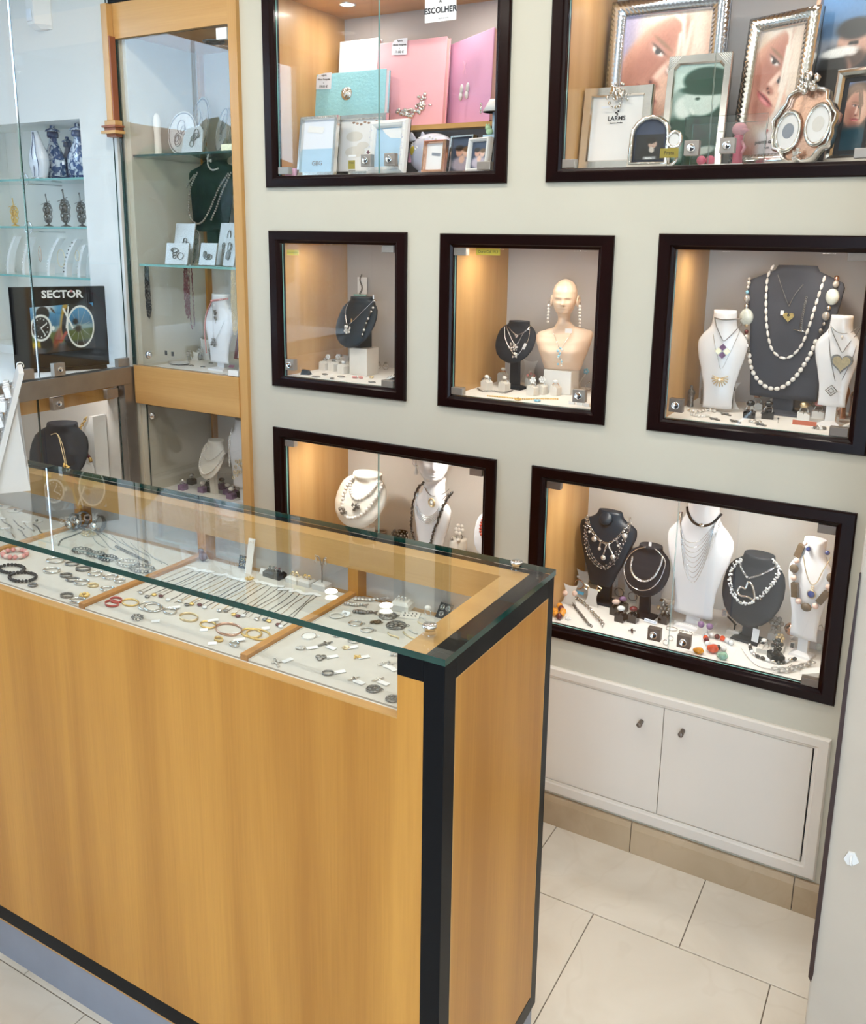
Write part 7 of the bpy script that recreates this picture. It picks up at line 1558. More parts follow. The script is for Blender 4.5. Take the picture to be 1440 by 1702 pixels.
for q in ((375, 765), (450, 790), (520, 798), (570, 775), (630, 782)):
    t = thing('brooch', 'dark silver oval brooch lying in corner cabinet', 'brooch', shelf_pt(z4(*q), S3), 0, 'oval brooches in corner cabinet'); ob('body', MB().ball((0, 0, .003), (.012, .006, .003), 10, 6), 'silver_dark', t); ob('rim', MB().torus((0, 0, .002), .011, .001, 'z', 16, 4, sq=.5), 'silver', t)
tag(ob('green_beads', scatter_flat(.012, .0035, 26, 4), 'green_stone', None, shelf_pt(z4(615, 808), S3)+Vector((.036, -.006, 0))), 'small heap of pale green bead clips', 'brooch'); note(shelf_pt(z4(700, 800), S3)+Vector((0, 0, .006)), .026, .012, 'pink_label', 'pink label card lying in corner cabinet', rx=-.8)
t = thing('glass_dish', 'shallow pale glass dish lying in corner cabinet', 'dish', shelf_pt(z4(300, 770), S3)+Vector((.026, 0, 0))); ob('bowl', MB().lathe([(0, .001), (.022, .001), (.034, .006), (.036, .008), (.033, .0075), (.02, .003), (0, .003)], n=24, sx=1.3), 'porcelain', t)
# lower bay
bW3 = bust('disc', 'white oval bust with two pearl strands in lower cabinet', 'cream_bust', z4(490, 1380), z4(668, 1340), z4(610, 1262), z4(540, 1482), .11, S4, radians(-14))
t = neck_root(bW3, 'pearl strand on white oval bust in lower cabinet'); beads(t, path(bW3, z4, [(540, 1300), (510, 1350), (498, 1410), (520, 1465), (570, 1450), (620, 1395), (660, 1330)], .004), .0040, 'pearl'); t = neck_root(bW3, 'fine pearl choker on white oval bust in lower cabinet'); beads(t, path(bW3, z4, [(545, 1290), (525, 1340), (550, 1380), (600, 1360), (650, 1310)], .004), .0024, 'pearl', parts=False)
bW4 = bust('tall', 'white bust with metal link bib in lower cabinet', 'white_bust', z4(662, 1300), z4(880, 1300), z4(770, 1125), z4(730, 1540), .10, S4, radians(-10))
t = neck_root(bW4, 'pearl edging strand on the metal bib bust'); beads(t, path(bW4, z4, [(700, 1180), (690, 1250), (685, 1330), (688, 1420)], .003), .0032, 'pearl')
t = neck_root(bW4, 'gold link bib necklace with round rings'); m = MB()
for i in range(5):
    for j in range(4): c = onb(bW4, z4(712+22*i+6*j, 1490-34*j-18*i+14*(i*j % 2)), .005); m.torus(c, .0058, .0015, 'y', 12, 5)
ob('rings', m, 'gold_pale', t)
for i, (q, mt) in enumerate([((450, 1530), 'silver'), ((395, 1565), 'silver'), ((520, 1580), 'pearl'), ((560, 1550), 'jet'), ((640, 1560), 'jet'), ((600, 1600), 'pearl'), ((560, 1590), 'silver_dark'), ((700, 1620), 'pearl'), ((640, 1610), 'silver'), ((740, 1610), 'silver_dark')]):
    P = on(z4(*q), 2, S4+.02); P.y = max(.05, min(.25, P.y)); P.z = S4; ring_block(z4(*q), S4+.0, 'mauve ring cushion in the lower corner cabinet', 'amethyst' if i % 3 else 'jet', .020, .016, group='ring cushions in lower cabinet', ringp=dict(label='%s ring on cushion in lower corner cabinet' % {'silver': 'silver', 'pearl': 'pearl', 'jet': 'black stone', 'silver_dark': 'dark silver'}[mt], stone=mt, R=.008, sr=.007, group='rings in lower cabinet'))
# ================================================================== end wall recess and shop window contents
for zz in (1.9624, 1.7836, 1.595):
    o = ob('glass_shelf', MB().box(-1.319, -.608, .005, .198, zz-.004, zz+.004, 1, {0: 0, 1: 0}), ['glass_shelf', 'glass_edge_light']); tag(o, {1.9624: 'glass shelf of the recess carrying blue porcelain', 1.7836: 'glass shelf of the recess carrying small violin figurines', 1.595: 'glass shelf of the recess carrying curved jewellery stands'}[zz], 'shelf')
for q in ((172, 1268), (200, 1610)):
    P = on(z1(*q), 1, .03); t = thing('shelf_support', 'round chrome ring bracket under a glass shelf', 'bracket', P, 0, 'shelf brackets'); ob('ring', MB().torus((0, 0, 0), .022, .0036, 'y', 20, 6), 'chrome', t); ob('pin', MB().tube([(0, -.002, -.016), (0, .17, -.016)], .003, 6), 'chrome', t)
def rs(q, z, Y=None):
    P = on(q, 2, z); P.y = max(.045, min(.15, P.y)); R2 = on(q, 1, P.y); P.x = R2.x; P.z = z; return P
ZS1, ZS2, ZS3 = 1.9664, 1.7876, 1.599
# tapered vase with blue lines
P = on(z1(285, 1245), 1, .045); P.z = ZS1; h = on(z1(265, 925), 1, .045).z-ZS1; wv = (on(z1(335, 1100), 1, .045).x-on(z1(218, 1100), 1, .045).x)/2
t = thing('porcelain_vase', 'slim white porcelain vase with wavy blue lines', 'vase', P); rsq = [[(wv*r*cos(2*pi*i/20)+ox, wv*.6*r*sin(2*pi*i/20), h*z) for i in range(20)] for z, r, ox in ((0, .62, 0), (.06, .75, 0), (.3, 1.0, 0), (.5, .96, 0), (.75, .55, -.004), (.9, .40, -.010), (1.0, .36, -.016))]
ob('body', MB().rings(rsq), 'porcelain', t); ob('silver_foot', MB().lathe([(wv*.95, 0), (wv*.9, .006), (0, .007)], n=20, sy=.6), 'silver', t); m = MB()
for s_ in (0, 1): m.tube(spline([(wv*(.1+.5*s_), -wv*.60, h*.05), (wv*(.55*s_+.05), -wv*.56, h*.3), (wv*(.5*s_-.1), -wv*.56, h*.55), (wv*.25*s_-.008, -wv*.34, h*.78), (-.012+.006*s_, -wv*.24, h*.97)], 6), .0014, 5)
ob('line_decor', m, 'porcelain_navy', t)
def bottle(label, ql, qr, yt, yb, Y, square=True, dark=False):
    L, R_ = on(z1(ql, 1150), 1, Y), on(z1(qr, 1150), 1, Y); h = on(z1((ql+qr)/2, yt), 1, Y).z-ZS1; w = (R_.x-L.x)/2
    t = thing('porcelain_bottle', label, 'vase', ((L.x+R_.x)/2, Y, ZS1)); n = 8
    prof = [(0, .62), (.06, .66), (.07, .98), (.38, 1.0), (.42, .92), (.52, .72), (.66, .42), (.76, .34), (.80, .36)]
    def sq(r, z): return [(w*r*1.12*max(-.86, min(.86, cos(2*pi*(i+.5)/12))), w*.52*r*1.12*max(-.86, min(.86, sin(2*pi*(i+.5)/12))), h*z) for i in range(12)]
    ob('body', MB().rings([sq(r, z) for z, r in prof]), 'porcelain_navy' if dark else 'porcelain_blue', t)
    ob('neck_ring', MB().lathe([(w*.40, h*.76), (w*.44, h*.80), (w*.42, h*.86), (w*.36, h*.87)], n=16), 'porcelain_navy', t)
    ob('lid', MB().lathe([(w*.56, h*.87), (w*.52, h*.90), (w*.30, h*.93), (w*.16, h*.945), (w*.2, h*.97), (w*.16, h*.995), (0, h)], n=16), 'porcelain_blue', t)
    for sx_ in (-1, 1): ob('foot', MB().box(-w*.18, w*.18, -w*.4, w*.4, 0, h*.07), 'porcelain_navy', t, (sx_*w*.5, 0, 0))
bottle('square blue and white porcelain bottle with lid', 327, 448, 880, 1250, .108); bottle('blue and white porcelain bottle by the recess edge', 497, 628, 870, 1250, .085); bottle('dark blue porcelain jar behind the two bottles', 440, 530, 965, 1248, .170, dark=True)
note(on(z1(447, 1153), 1, .045), .013, .012, 'paper', 'tiny white price tag between porcelain bottles')
# violin figurines
def violin(q, yt, label, mt, Y, group=None):
    P = on(q, 1, Y); P.z = ZS2; h = on((q[0], yt), 1, Y).z-ZS2; t = thing('violin_figurine', label, 'figurine', P, 0, group)
    ob('base', MB().lathe([(h*.15, 0), (h*.13, .003), (h*.04, .008), (h*.03, h*.1), (0, h*.1)], n=14), mt, t); m = MB()
    for z_, r in ((.20, .11), (.30, .15), (.42, .13), (.52, .17), (.62, .13)): m.torus((0, 0, h*z_), h*r*1.25, h*.020, 'y', 14, 5, sq=.7); m.torus((0, 0, h*z_), h*r*1.0, h*.018, 'x', 12, 5, sq=.7); m.torus((h*.12*sin(z_*30), -h*.05, h*z_), h*.07, h*.014, 'y', 12, 4)
    m.ball((0, 0, h*.22), (h*.08, h*.06, h*.10), 10, 8); m.ball((0, 0, h*.5), (h*.09, h*.06, h*.12), 10, 8); ob('filigree_body', m, mt, t)
    ob('neck', MB().tube([(0, 0, h*.6), (-h*.03, 0, h*.85), (-h*.05, 0, h)], h*.018, 6), mt, t); ob('scroll', MB().torus((-h*.05, 0, h*.97), h*.03, h*.012, 'y', 10, 5), mt, t); ob('bow', MB().tube([(-h*.18, -h*.08, h*.68), (h*.20, -h*.06, h*.78)], h*.010, 5), mt, t)
violin(z1(345, 1592), z1(0, 1372)[1], 'silver filigree violin figurine with bird head', 'silver_dark', .09, 'silver violin figurines'); violin(z1(468, 1600), z1(0, 1338)[1], 'tallest silver filigree violin figurine', 'silver_dark', .08, 'silver violin figurines'); violin(z1(583, 1603), z1(0, 1362)[1], 'silver filigree violin figurine at recess edge', 'silver_dark', .07, 'silver violin figurines'); violin(z1(108, 1585), z1(0, 1400)[1], 'gold filigree violin figurine on the recess shelf', 'gold', .10)
# curved white stands with chains
def curved(q, yt, label, Y, lean_, mt='white_plastic', jew='pearl', group='curved jewellery stands'):
    P = on(q, 1, Y); P.z = ZS3; h = on((q[0], yt), 1, Y).z-ZS3; t = thing('curved_stand', label, 'jewellery stand', P, 0, group); m = MB(); w = .022
    c = [(lean_*(u**2)*h, u*h) for u in [i/10 for i in range(11)]]
    rs_ = [[(x-w/2+u_, y_, z) for u_, y_ in ((0, -.010), (w*.8, -.012), (w, .012), (0.002, .012))] for x, z in c]; ob('arm', m.rings(rs_, smooth=False), mt, t)
    m = MB()
    for x, z in [c[i] for i in range(1, 10)]: m.ball((x-w*.42, -.012, z), .0030, 6, 5)
    ob('bead_trim', m, jew, t)
for xq, yt, ln, jw, lb in ((62, 45, .45, 'crystal', 'curved white stand with crystal chain at window end'), (155, 50, .40, 'pearl', 'curved white stand with beaded chain beside the seam'), (300, 55, .55, 'crystal', 'curved white stand with oval chain'), (400, 60, .55, 'jet', 'curved white stand with dark chain end'), (480, 95, .35, 'pearl', 'curved white stand with pearl strand at recess edge')): curved(z2(xq, 265), z2(0, yt)[1], lb, .10, ln, jew=jw)
for q, rx_, rz_, mt in ((z2(360, 175), .022, .034, 'gold_pale'), (z2(235, 150), .008, .03, 'rose_gold'), (z2(455, 160), .012, .02, 'gold_pale')):
    P = on(q, 1, .075); t = thing('necklace', 'thin gold chain loop hanging on a curved stand', 'necklace', P, 0, 'gold chain loops'); ob('chain', MB().tube([(rx_*cos(2*pi*i/20), 0, rz_*sin(2*pi*i/20)) for i in range(20)], .0012, 5, closed=True), mt, t)
tag(ob('white_riser', MB().box(-.10, .0, .02, .15, 0, .205), 'white_plastic', None, (-.62, 0, 1.3105)), 'white block riser behind the black watch display', 'plinth')
# black watch display
bl, br = on(z2(90, 830), 2, 1.290), on(z2(645, 800), 2, 1.290); w = (br-bl).length; rz_ = math.atan2(br.y-bl.y, br.x-bl.x)
mid = (bl+br)/2; ht = (on(z2(640, 327), 0, br.x).z+on(z2(65, 355), 0, bl.x).z)/2-1.290
nrm = Vector((sin(rz_), -cos(rz_), 0))
mid = mid + nrm*.002
sd_ = thing('watch_display', 'black watch advertising display with bicycle picture reading SECTOR', 'display', mid, rz_)
ob('case', MB().box(-w/2, w/2, 0, .014, 0, ht), 'black', sd_, bevel=.002)
ob('base_plate', MB().box(-w/2+.01, w/2-.01, -.006, .018, -.0142, 0), 'black', sd_)
def sp(q):  # pixel -> local x,z on the display face
    Mi = (Matrix.Translation(mid) @ Matrix.Rotation(rz_, 4, 'Z')).inverted(); o = Mi @ CPOS; d = Mi.to_3x3() @ ray(*q); s = (-.0008-o.y)/d.y; p = o+s*d; return (p.x, p.z)
mat('scr_white', (0.80, 0.80, 0.76), 0.2, noise=0.02)
pic = painted(sd_, [sp(z2(*q)) for q in ((196, 745), (562, 700), (548, 435), (175, 465))], -.0012, bike_ops(), 140, 110, 'print_paint', 'picture')
tx, tz = sp(z2(366, 388)); text('logo', 'SECTOR', .037, 'scr_white', sd_, Matrix.Translation((tx, -.001, tz)), .0003, bold=.0012)
tx, tz = sp(z2(420, 368)); ob('logo_dot', MB().prism(ell(tx, tz, .005, .004), -.0016, -.0012), 'lip_print', sd_)
# lower showcase: black bust and chain ramp
zd = .838
bL = bust('disc', 'black bust with gold chains in lower showcase', 'slate_bust', z2(240, 1330), z2(470, 1330), z2(385, 1160), z2(330, 1480), -.245, zd, radians(20))
t = neck_root(bL, 'pair of gold chains on black bust in lower showcase'); chain(t, path(bL, z2, [(300, 1215), (340, 1215), (370, 1330), (385, 1395)], .003), .0016, 'gold_pale'); chain(t, path(bL, z2, [(345, 1215), (370, 1280), (392, 1390)], .003), .0012, 'gold_pale')
ob('gold_pendant', scatter_ball(MB(), onb(bL, z2(392, 1398), .004), .008, .003, 12, 2), 'gold', t)
P0 = on(z2(560, 1100), 1, -.09); P1 = on(z2(420, 1400), 1, -.09); t = thing('bracelet_ramp', 'white sloping ramp behind the black bust', 'jewellery stand', (P1.x, -.118, zd)); ob('ramp', MB().prism([(0, P1.z-zd-.03), (0, P1.z-zd), (P0.x-P1.x, P0.z-zd), (P0.x-P1.x+.02, P0.z-zd), (P0.x-P1.x+.02, P1.z-zd-.03)], -.0, .06), 'white_plastic', t); ob('foot', MB().box(.0, P0.x-P1.x+.02, 0, .06, 0, P1.z-zd-.03), 'white_plastic', t)
t = thing('necklace', 'gold rope chain laid up the white ramp', 'necklace', (P1.x, -.125, zd)); ob('chain', links(MB(), [(.01, 0, P1.z-zd+.012), ((P0.x-P1.x)*.6, 0, (P0.z-P1.z)*.68+P1.z-zd), (P0.x-P1.x, 0, P0.z-zd+.003)], .008, .0022), 'gold', t)
P = on(z2(500, 1375), 1, -.153); t = thing('bangle', 'brown bangle on white cushion in lower showcase', 'bracelet', P); ob('band', MB().torus((0, 0, 0), .034, .006, 'y', 24, 7, a0=.1, a1=pi-.1), 'garnet', t); ob('clasp', MB().torus((0, 0, 0), .0345, .0066, 'y', 6, 7, a0=.2, a1=.6), 'gold', t); ob('cushion', MB().lathe([(0, zd-P.z), (.034, zd-P.z), (.032, -.03), (.026, -.006), (0, .0)], n=20), 'white_plastic', t)
# motion detector
P = on(z1(262, 90), 1, -.03); t = thing('motion_detector', 'white motion detector box high on end wall', 'sensor', (P.x, 0.0, P.z)); wq = .040; hb_ = P.z-on(z1(262, 205), 1, -.03).z
ob('housing', MB().rings([[(-wq, 0, z), (-wq*.9, -y_, z), (wq*.2, -y_-.005, z), (wq, -.004, z), (wq, 0, z)] for z, y_ in ((-hb_, .018), (-hb_*.75, .045), (.08, .050), (.14, .030))], smooth=False), 'white_plastic', t); ob('lens', MB().box(-wq*.75, -wq*.05, -.053, -.046, -hb_*.55, .01), 'porcelain', t)
# ================================================================== counter tray contents
JS = 1.0
def tp(zn, x, y):
    P = on(zn(x, y), 2, TZ+.0002); P.y = max(-1.143, min(-.803, P.y)); return P
def in_tray(P):
    for x in (0.2545, 0.7005, 1.1465):
        if abs(P.x-x) < .022: P.x = x+(.022 if P.x > x else -.022)
    P.x = min(P.x, 1.485); return P
TAGM = MB().box(-.011, .011, -.0052, .0052, 0, .0008).mesh('tag', 'paper')
def tag_on(t, off=(0.016, 0.010, .002), rz=.5): link('tag', TAGM, t, off, (0, 0, rz))
# second tray: bangles and dark bracelets
flat_loop(in_tray(tp(z5, 100, 655)), 'pink coral chip bracelet in the bangle tray', .032, .024, .0060, 'pink_coral', kind='beads', beadm=['pink_coral', 'pink_coral', 'pink_bead'])
flat_loop(in_tray(tp(z5, 80, 752)), 'black beaded bracelet behind the front one', .034, .022, .0042, 'jet', kind='beads'); flat_loop(in_tray(tp(z5, 152, 805)), 'black beaded bracelet nearest the front glass', .034, .024, .0040, 'jet', kind='beads')
flat_loop(in_tray(tp(z5, 218, 856)), 'small black ring beside the beaded bracelets', .010, .007, .0024, 'silver_dark', kind='band')
for i, (x, y, r, mt) in enumerate([(480, 712, .016, 'silver_dark'), (555, 748, .018, 'silver_dark'), (635, 783, .017, 'silver'), (735, 802, .017, 'silver'), (796, 829, .013, 'silver'), (440, 792, .014, 'silver_dark'), (485, 818, .015, 'silver_dark'), (545, 840, .018, 'silver'), (620, 858, .012, 'gold_pale'), (715, 880, .015, 'silver'), (445, 926, .014, 'silver_dark'), (517, 960, .017, 'silver'), (372, 690, .022, 'silver'), (345, 760, .020, 'silver')]):
    t = flat_loop(in_tray(tp(z5, x, y)), {'silver': 'silver bangle lying in the bangle tray', 'silver_dark': 'dark silver bangle lying in the bangle tray', 'gold_pale': 'small pale gold bangle among the silver bangles'}[mt], r, r*.72, .0022, mt, kind='flatband' if i % 3 else 'band', rz=.3, group=None if mt == 'gold_pale' else 'bangles in the counter tray')
flat_loop(in_tray(tp(z5, 562, 925)), 'gold leaf ring cluster at the tray front', .009, .008, .0035, 'gold', kind='beads', beadm=['gold'])
for i, (x, y, r, mt) in enumerate([(548, 632, .026, 'silver_dark'), (640, 656, .024, 'silver_dark'), (720, 682, .024, 'jet'), (850, 716, .030, 'silver'), (945, 752, .032, 'silver_dark'), (590, 520, .020, 'gold_pale')]):
    flat_loop(in_tray(tp(z5, x, y)), '%s link bracelet lying behind the bangles' % {'silver_dark': 'dark silver', 'jet': 'black', 'silver': 'bright silver', 'gold_pale': 'pale gold'}[mt], r, r*.55, .0026, mt, kind='links', rz=.15, group='link bracelets behind the bangles' if mt == 'silver_dark' else None)
def tchain(zn, a, b, label, mt='silver', r=.0009, group=None, pend=None, tg=True, wob=.003, name='necklace'):
    A, B = in_tray(tp(zn, *a)), in_tray(tp(zn, *b))
    for xa_, xb_ in TRX:
        if xa_ < B.x < xb_: A.x = max(xa_+.012, min(xb_-.012, A.x))
    t = thing(name, label, 'necklace', A, 0, group); d = B-A; nrm_ = Vector((-d.y, d.x, 0)).normalized()
    pts = spline([(0, 0, r)]+[d*u+nrm_*wob*sin(u*5+a[0])+Vector((0, 0, r)) for u in (.3, .6, .85)]+[d+Vector((0, 0, r))], 5)
    ob('chain', MB().tube(pts, r, 5), mt, t)
    if pend: ob('pendant', MB().ball(d+Vector((0, 0, .003)), (.0065, .005, .003), 8, 6), pend, t)
    if tg: link('tag', TAGM, t, (-.004, .006, .0008), (0, 0, random.uniform(-.6, .9)))
    return t
for i in range(7): tchain(z5, (560+62*i, 440+26*i), (700+75*i, 600+22*i), 'thin silver chain laid out at the back of bangle tray', 'silver_matte', .0011, 'silver chains in bangle tray', tg=False, wob=.006)
tchain(z5, (390, 590), (560, 470), 'dark herringbone chain beside the glass reflection', 'silver_dark', .0020, tg=False, wob=.012); strand(TZ, z5, [(770, 600), (850, 640), (930, 680), (1005, 720)], 'silver anchor link bracelet along the divider', .0022, 'silver_dark', kind='links')
for x, y in ((475, 420), (585, 400), (690, 430)):
    t = thing('watch', 'dark wristwatch hanging loop in the back of bangle tray', 'watch', in_tray(tp(z5, x, y+60)), .2, 'watches in the bangle tray'); ob('strap', MB().rings([[(.006*sx, .022*cos(a)+.0*sx, .024+.022*sin(a)) for sx in (-1, 1)]+[(.006*sx, .020*cos(a), .024+.020*sin(a)) for sx in (1, -1)] for a in [2*pi*i/20 for i in range(20)]], closed=True, smooth=False), 'silver_dark', t); ob('dial', MB().lathe([(0, 0), (.010, 0), (.010, .004), (0, .005)], n=16, axis='y'), 'silver', t, (0, -.0215, .024))
# first tray (stand end)
for i, (x, y, mt) in enumerate([(40, 455, 'silver_dark'), (120, 460, 'silver_dark'), (190, 480, 'silver'), (250, 490, 'silver_dark'), (60, 520, 'silver'), (150, 520, 'silver_dark')]): tchain(z5, (x-30, y-40), (x+40, y+20), 'grey link bracelet laid flat in the end tray', mt, .0016, 'bracelets in end tray', tg=(i % 2 == 0), name='bracelet')
for x, y, w_, h_ in ((40, 325, .05, .035), (245, 430, .026, .018), (130, 350, .03, .03)):
    P = tp(z5, x, y); t = thing('jewellery_card', 'pale card with small pieces in the end tray', 'card', P, .3, 'cards in end tray'); ob('card', MB().box(-w_/2, w_/2, -h_/2, h_/2, 0, .002), 'stand_cream', t); ob('stud', MB().ball((0, 0, .004), .004, 8, 6), 'silver_dark', t)
# third tray: fine chains fanned from their tags
N = 24
for i in range(N):
    f = i/(N-1); a = (60+900*f+random.uniform(-10, 10), 405+200*f+random.uniform(-8, 8)); b = (-310+1030*f+random.uniform(-14, 14), 575+232*f+random.uniform(-12, 12))
    mt = 'gold_pale' if i in (7, 8, 12, 13) else 'silver_dark' if i % 3 else 'silver'
    pend = [None, 'silver', 'silver_dark', 'gold', 'garnet', 'crystal'][i % 6]
    tchain(z6, a, b, {'gold_pale': 'fine gold chain fanned out in the counter tray', 'silver_dark': 'fine dark silver chain fanned out in the counter tray', 'silver': 'fine bright silver chain fanned out in the counter tray'}[mt], mt, .0008, 'fine chains in the counter tray', pend)
t = thing('brooch', 'gold spray brooch among the chain tags', 'brooch', in_tray(tp(z6, 485, 485))); m = MB()
for k in range(9): a = 2*pi*k/9; m.tube([(0, 0, .002), (.008*cos(a), .008*sin(a), .005)], .0013, 5); m.ball((.009*cos(a), .009*sin(a), .005), .0020, 6, 5)
ob('spray', m, 'gold', t)
for x, y, rx_, mt, kd, lb in ((-482, 656, .018, 'coral', 'flatband', 'red enamel bangle in the chain tray'), (-452, 632, .016, 'coral', 'flatband', 'dark red enamel bangle behind the other'), (-352, 646, .021, 'gold', 'band', 'gold rope ring pair beside red bangles'), (-217, 676, .028, 'silver', 'band', 'large double silver bangle in chain tray'), (-190, 682, .024, 'silver', 'band', 'thin silver bangle inside the large one'), (-302, 757, .013, 'silver_dark', 'links', 'small silver link ring by the tray front'), (-74, 709, .017, 'silver', 'flatband', 'silver cuff bangle with tag'), (60, 752, .023, 'gold_pale', 'flatband', 'gold and black cuff in the chain tray'), (195, 803, .019, 'gold', 'band', 'gold hoop pair with long tag'), (342, 838, .032, 'rose_gold', 'flatband', 'large rose gold square bangle'), (500, 862, .024, 'gold', 'band', 'smooth gold bangle near the divider'), (548, 872, .028, 'gold', 'band', 'larger gold bangle near the divider'), (270, 908, .010, 'gold', 'flatband', 'small gold ring by the tray front'), (380, 942, .011, 'silver', 'flatband', 'silver ring with tall tag near front')):
    if x < 100 and y < 640: P = in_tray(tp(z6, x, y))
    else: P = in_tray(tp(z6, x, y))
    t = flat_loop(P, lb, rx_, rx_*.68, .0020 if kd != 'links' else .0020, mt, kind=kd, rz=-.2)
    if 'tag' in lb: tag_on(t, (-.006, .016, .004), 1.1)
for x, y in ((165, 840), (395, 870), (-175, 778), (225, 935), (600, 828)):
    t = note(in_tray(tp(z6, x, y))+Vector((0, 0, .002)), .016, .009, 'paper', 'white paper price tag lying in the chain tray', rx=-1.35, rz=.7, group='loose tags in chain tray')
# back row of the third tray
P = in_tray(tp(z6, 580, 390)); P.y = -.822; h_ = on(z6(595, 232), 1, P.y).z-P.z
t = thing('jewellery_card', 'tall white earring card leaning at the tray back', 'card', P, 0, None, (-.25, 0, .1)); ob('card', MB().box(-.009, .009, 0, .0015, 0, h_), 'white_plastic', t); ob('stud', MB().ball((-.004, -.002, h_*.9), .003, 7, 5), 'pearl', t); ob('stud', MB().ball((.004, -.002, h_*.9), .003, 7, 5), 'pearl', t)
P = in_tray(tp(z6, 490, 380)); t = thing('jewellery_card', 'black card with small gold star earrings', 'card', P, 0, None, (-.2, 0, 0)); ob('card', MB().box(-.014, .014, 0, .0015, 0, .030), 'jet', t)
for dx, dz in ((-.005, .021), (.004, .023), (-.006, .009), (.005, .010)): ob('star', MB().torus((dx, -.001, dz), .0032, .0008, 'y', 10, 4), 'gold_pale', t)
note(in_tray(tp(z6, 610, 425))+Vector((0, 0, .006)), .017, .014, 'paper', 'small white card leaning before the tall one', rx=-.5)
for x, y, mt, lb, st_ in ((695, 430, 'navy_bust', 'navy velvet ring cushion at the tray back', 'jet'), (792, 412, 'jet', 'black ring cushion at the tray back', 'garnet'), (815, 490, 'stand_cream', 'cream ring cushion with gold trim rings', 'gold_pale'), (915, 505, 'stand_grey', 'grey ring cushion with gold letter rings', 'gold')):
    P = in_tray(tp(z6, x, y)); o = thing('ring_cushion', lb, 'ring stand', P, -.1); m = MB()
    m.rings([[(sx*w_, sy*d_, z) for sx, sy in ((-1, -1), (1, -1), (1, 1), (-1, 1))] for z, w_, d_ in ((0, .017, .013), (.010, .017, .013), (.0145, .013, .009))], smooth=False); ob('cushion', m, mt, o); ob('slit', MB().box(-.011, .011, -.001, .001, .0145, .0148), 'ink', o)
    for dx in (-.005, .006): ring_at(P+Vector((dx, 0, .010)), 'ring set into %s' % lb, st_, 'gold_pale' if 'gold' in lb else 'silver', R=.0055, sr=.003, rz=.2, group='rings on the tray cushions')
P = in_tray(tp(z6, 1060, 510)); t = thing('earring_tree', 'silver forked stand with grey pearl drops in counter', 'earring stand', P); zt_ = on(z6(1050, 335), 1, P.y).z-P.z
ob('block', MB().rings([[(sx*w_, sy*d_, z) for sx, sy in ((-1, -1), (1, -1), (1, 1), (-1, 1))] for z, w_, d_ in ((0, .018, .014), (.012, .018, .014), (.015, .014, .010))], smooth=False), 'stand_grey', t)
ob('fork', MB().tube(spline([(0, 0, .013), (0, 0, zt_*.7), (-.008, 0, zt_*.98), (-.015, 0, zt_)], 5), .0016, 6).tube(spline([(0, 0, zt_*.6), (.006, 0, zt_*.95), (.012, 0, zt_)], 5), .0016, 6), 'silver_dark', t)
for dx in (-.015, .012): earring(P+Vector((dx, -.002, zt_)), 'grey pearl drop earring on silver forked stand', 'silver', 'drop', .013, 'grey drops on forked stand', 'pearl_grey')
P = in_tray(tp(z5, 1345, 690)); t = thing('figurine', 'brown glass animal figurine at the tray back', 'figurine', P); ob('body', MB().ball((0, 0, .012), (.012, .009, .011), 12, 8).ball((-.004, -.002, .026), (.007, .006, .007), 10, 8).ball((-.010, -.002, .026), (.004, .003, .003), 8, 6), 'garnet', t); ob('wire_tail', MB().torus((.010, 0, .008), .008, .0009, 'y', 12, 4), 'silver', t)
# fourth tray: pendants
def pend(zn, x, y, kind, label, s=.016, mt='silver_dark', rz=.5, tg=True, group=None):
    P = in_tray(tp(zn, x, y))
    if kind == 'fish': P.x = max(P.x, 1.1565+s*1.15)
    if kind == 'cross': t = cross_at(P, label, s*1.5, mt, rz-1.0, group)
    else:
        t = thing('pendant', label, 'pendant', P, rz, group)
        if kind == 'disc': ob('disc', MB().lathe([(0, 0), (s*.6, 0), (s*.62, .001), (s*.55, .0022), (s*.3, .0016), (0, .003)], n=22), mt, t); ob('rim', MB().torus((0, 0, .0018), s*.58, .001, 'z', 22, 5), 'silver', t)
        elif kind == 'ring': ob('ring', MB().torus((0, 0, .0018), s*.55, .0018, 'z', 22, 6, sq=.85), mt, t)
        elif kind == 'filigree':
            m = MB().torus((0, 0, .0018), s*.62, .0014, 'z', 22, 5)
            for k in range(7): a = 2*pi*k/7; m.torus((s*.36*cos(a), s*.36*sin(a), .0018), s*.17, .0011, 'z', 10, 4)
            m.ball((0, 0, .002), (s*.16, s*.16, .002), 8, 6); ob('filigree', m, mt, t)
        elif kind == 'fish':
            m = MB()
            for k in range(7): m.ball((s*(-.9+.26*k), .002*sin(k*1.2), .0035), (s*.20, s*(.36-.05*abs(k-2)), .0035), 8, 6)
            m.prism([(s*.85, 0), (s*1.3, s*.35), (s*1.15, 0), (s*1.3, -s*.35)], .001, .004, 'xy'); ob('scales', m, mt, t)
        elif kind == 'clover':
            m = MB()
            for k in range(3): a = 2*pi*k/3+.5; m.ball((s*.3*cos(a), s*.3*sin(a), .0025), (s*.32, s*.32, .0025), 9, 6)
            ob('leaves', m, mt, t)
        elif kind == 'charm':
            m = MB(); rnd = random.Random(int(x+y))
            for k in range(9): m.ball((rnd.uniform(-.5, .5)*s, rnd.uniform(-.35, .35)*s, .003), (s*.2, s*.17, .0026), 7, 5)
            ob('charm', m, mt, t)
        ob('bail', MB().torus((s*.72, 0, .0016), s*.12, .0008, 'z', 10, 4), mt, t)
    if tg: tag_on(t, (s*1.1, s*.3, .0012), .4)
    return t
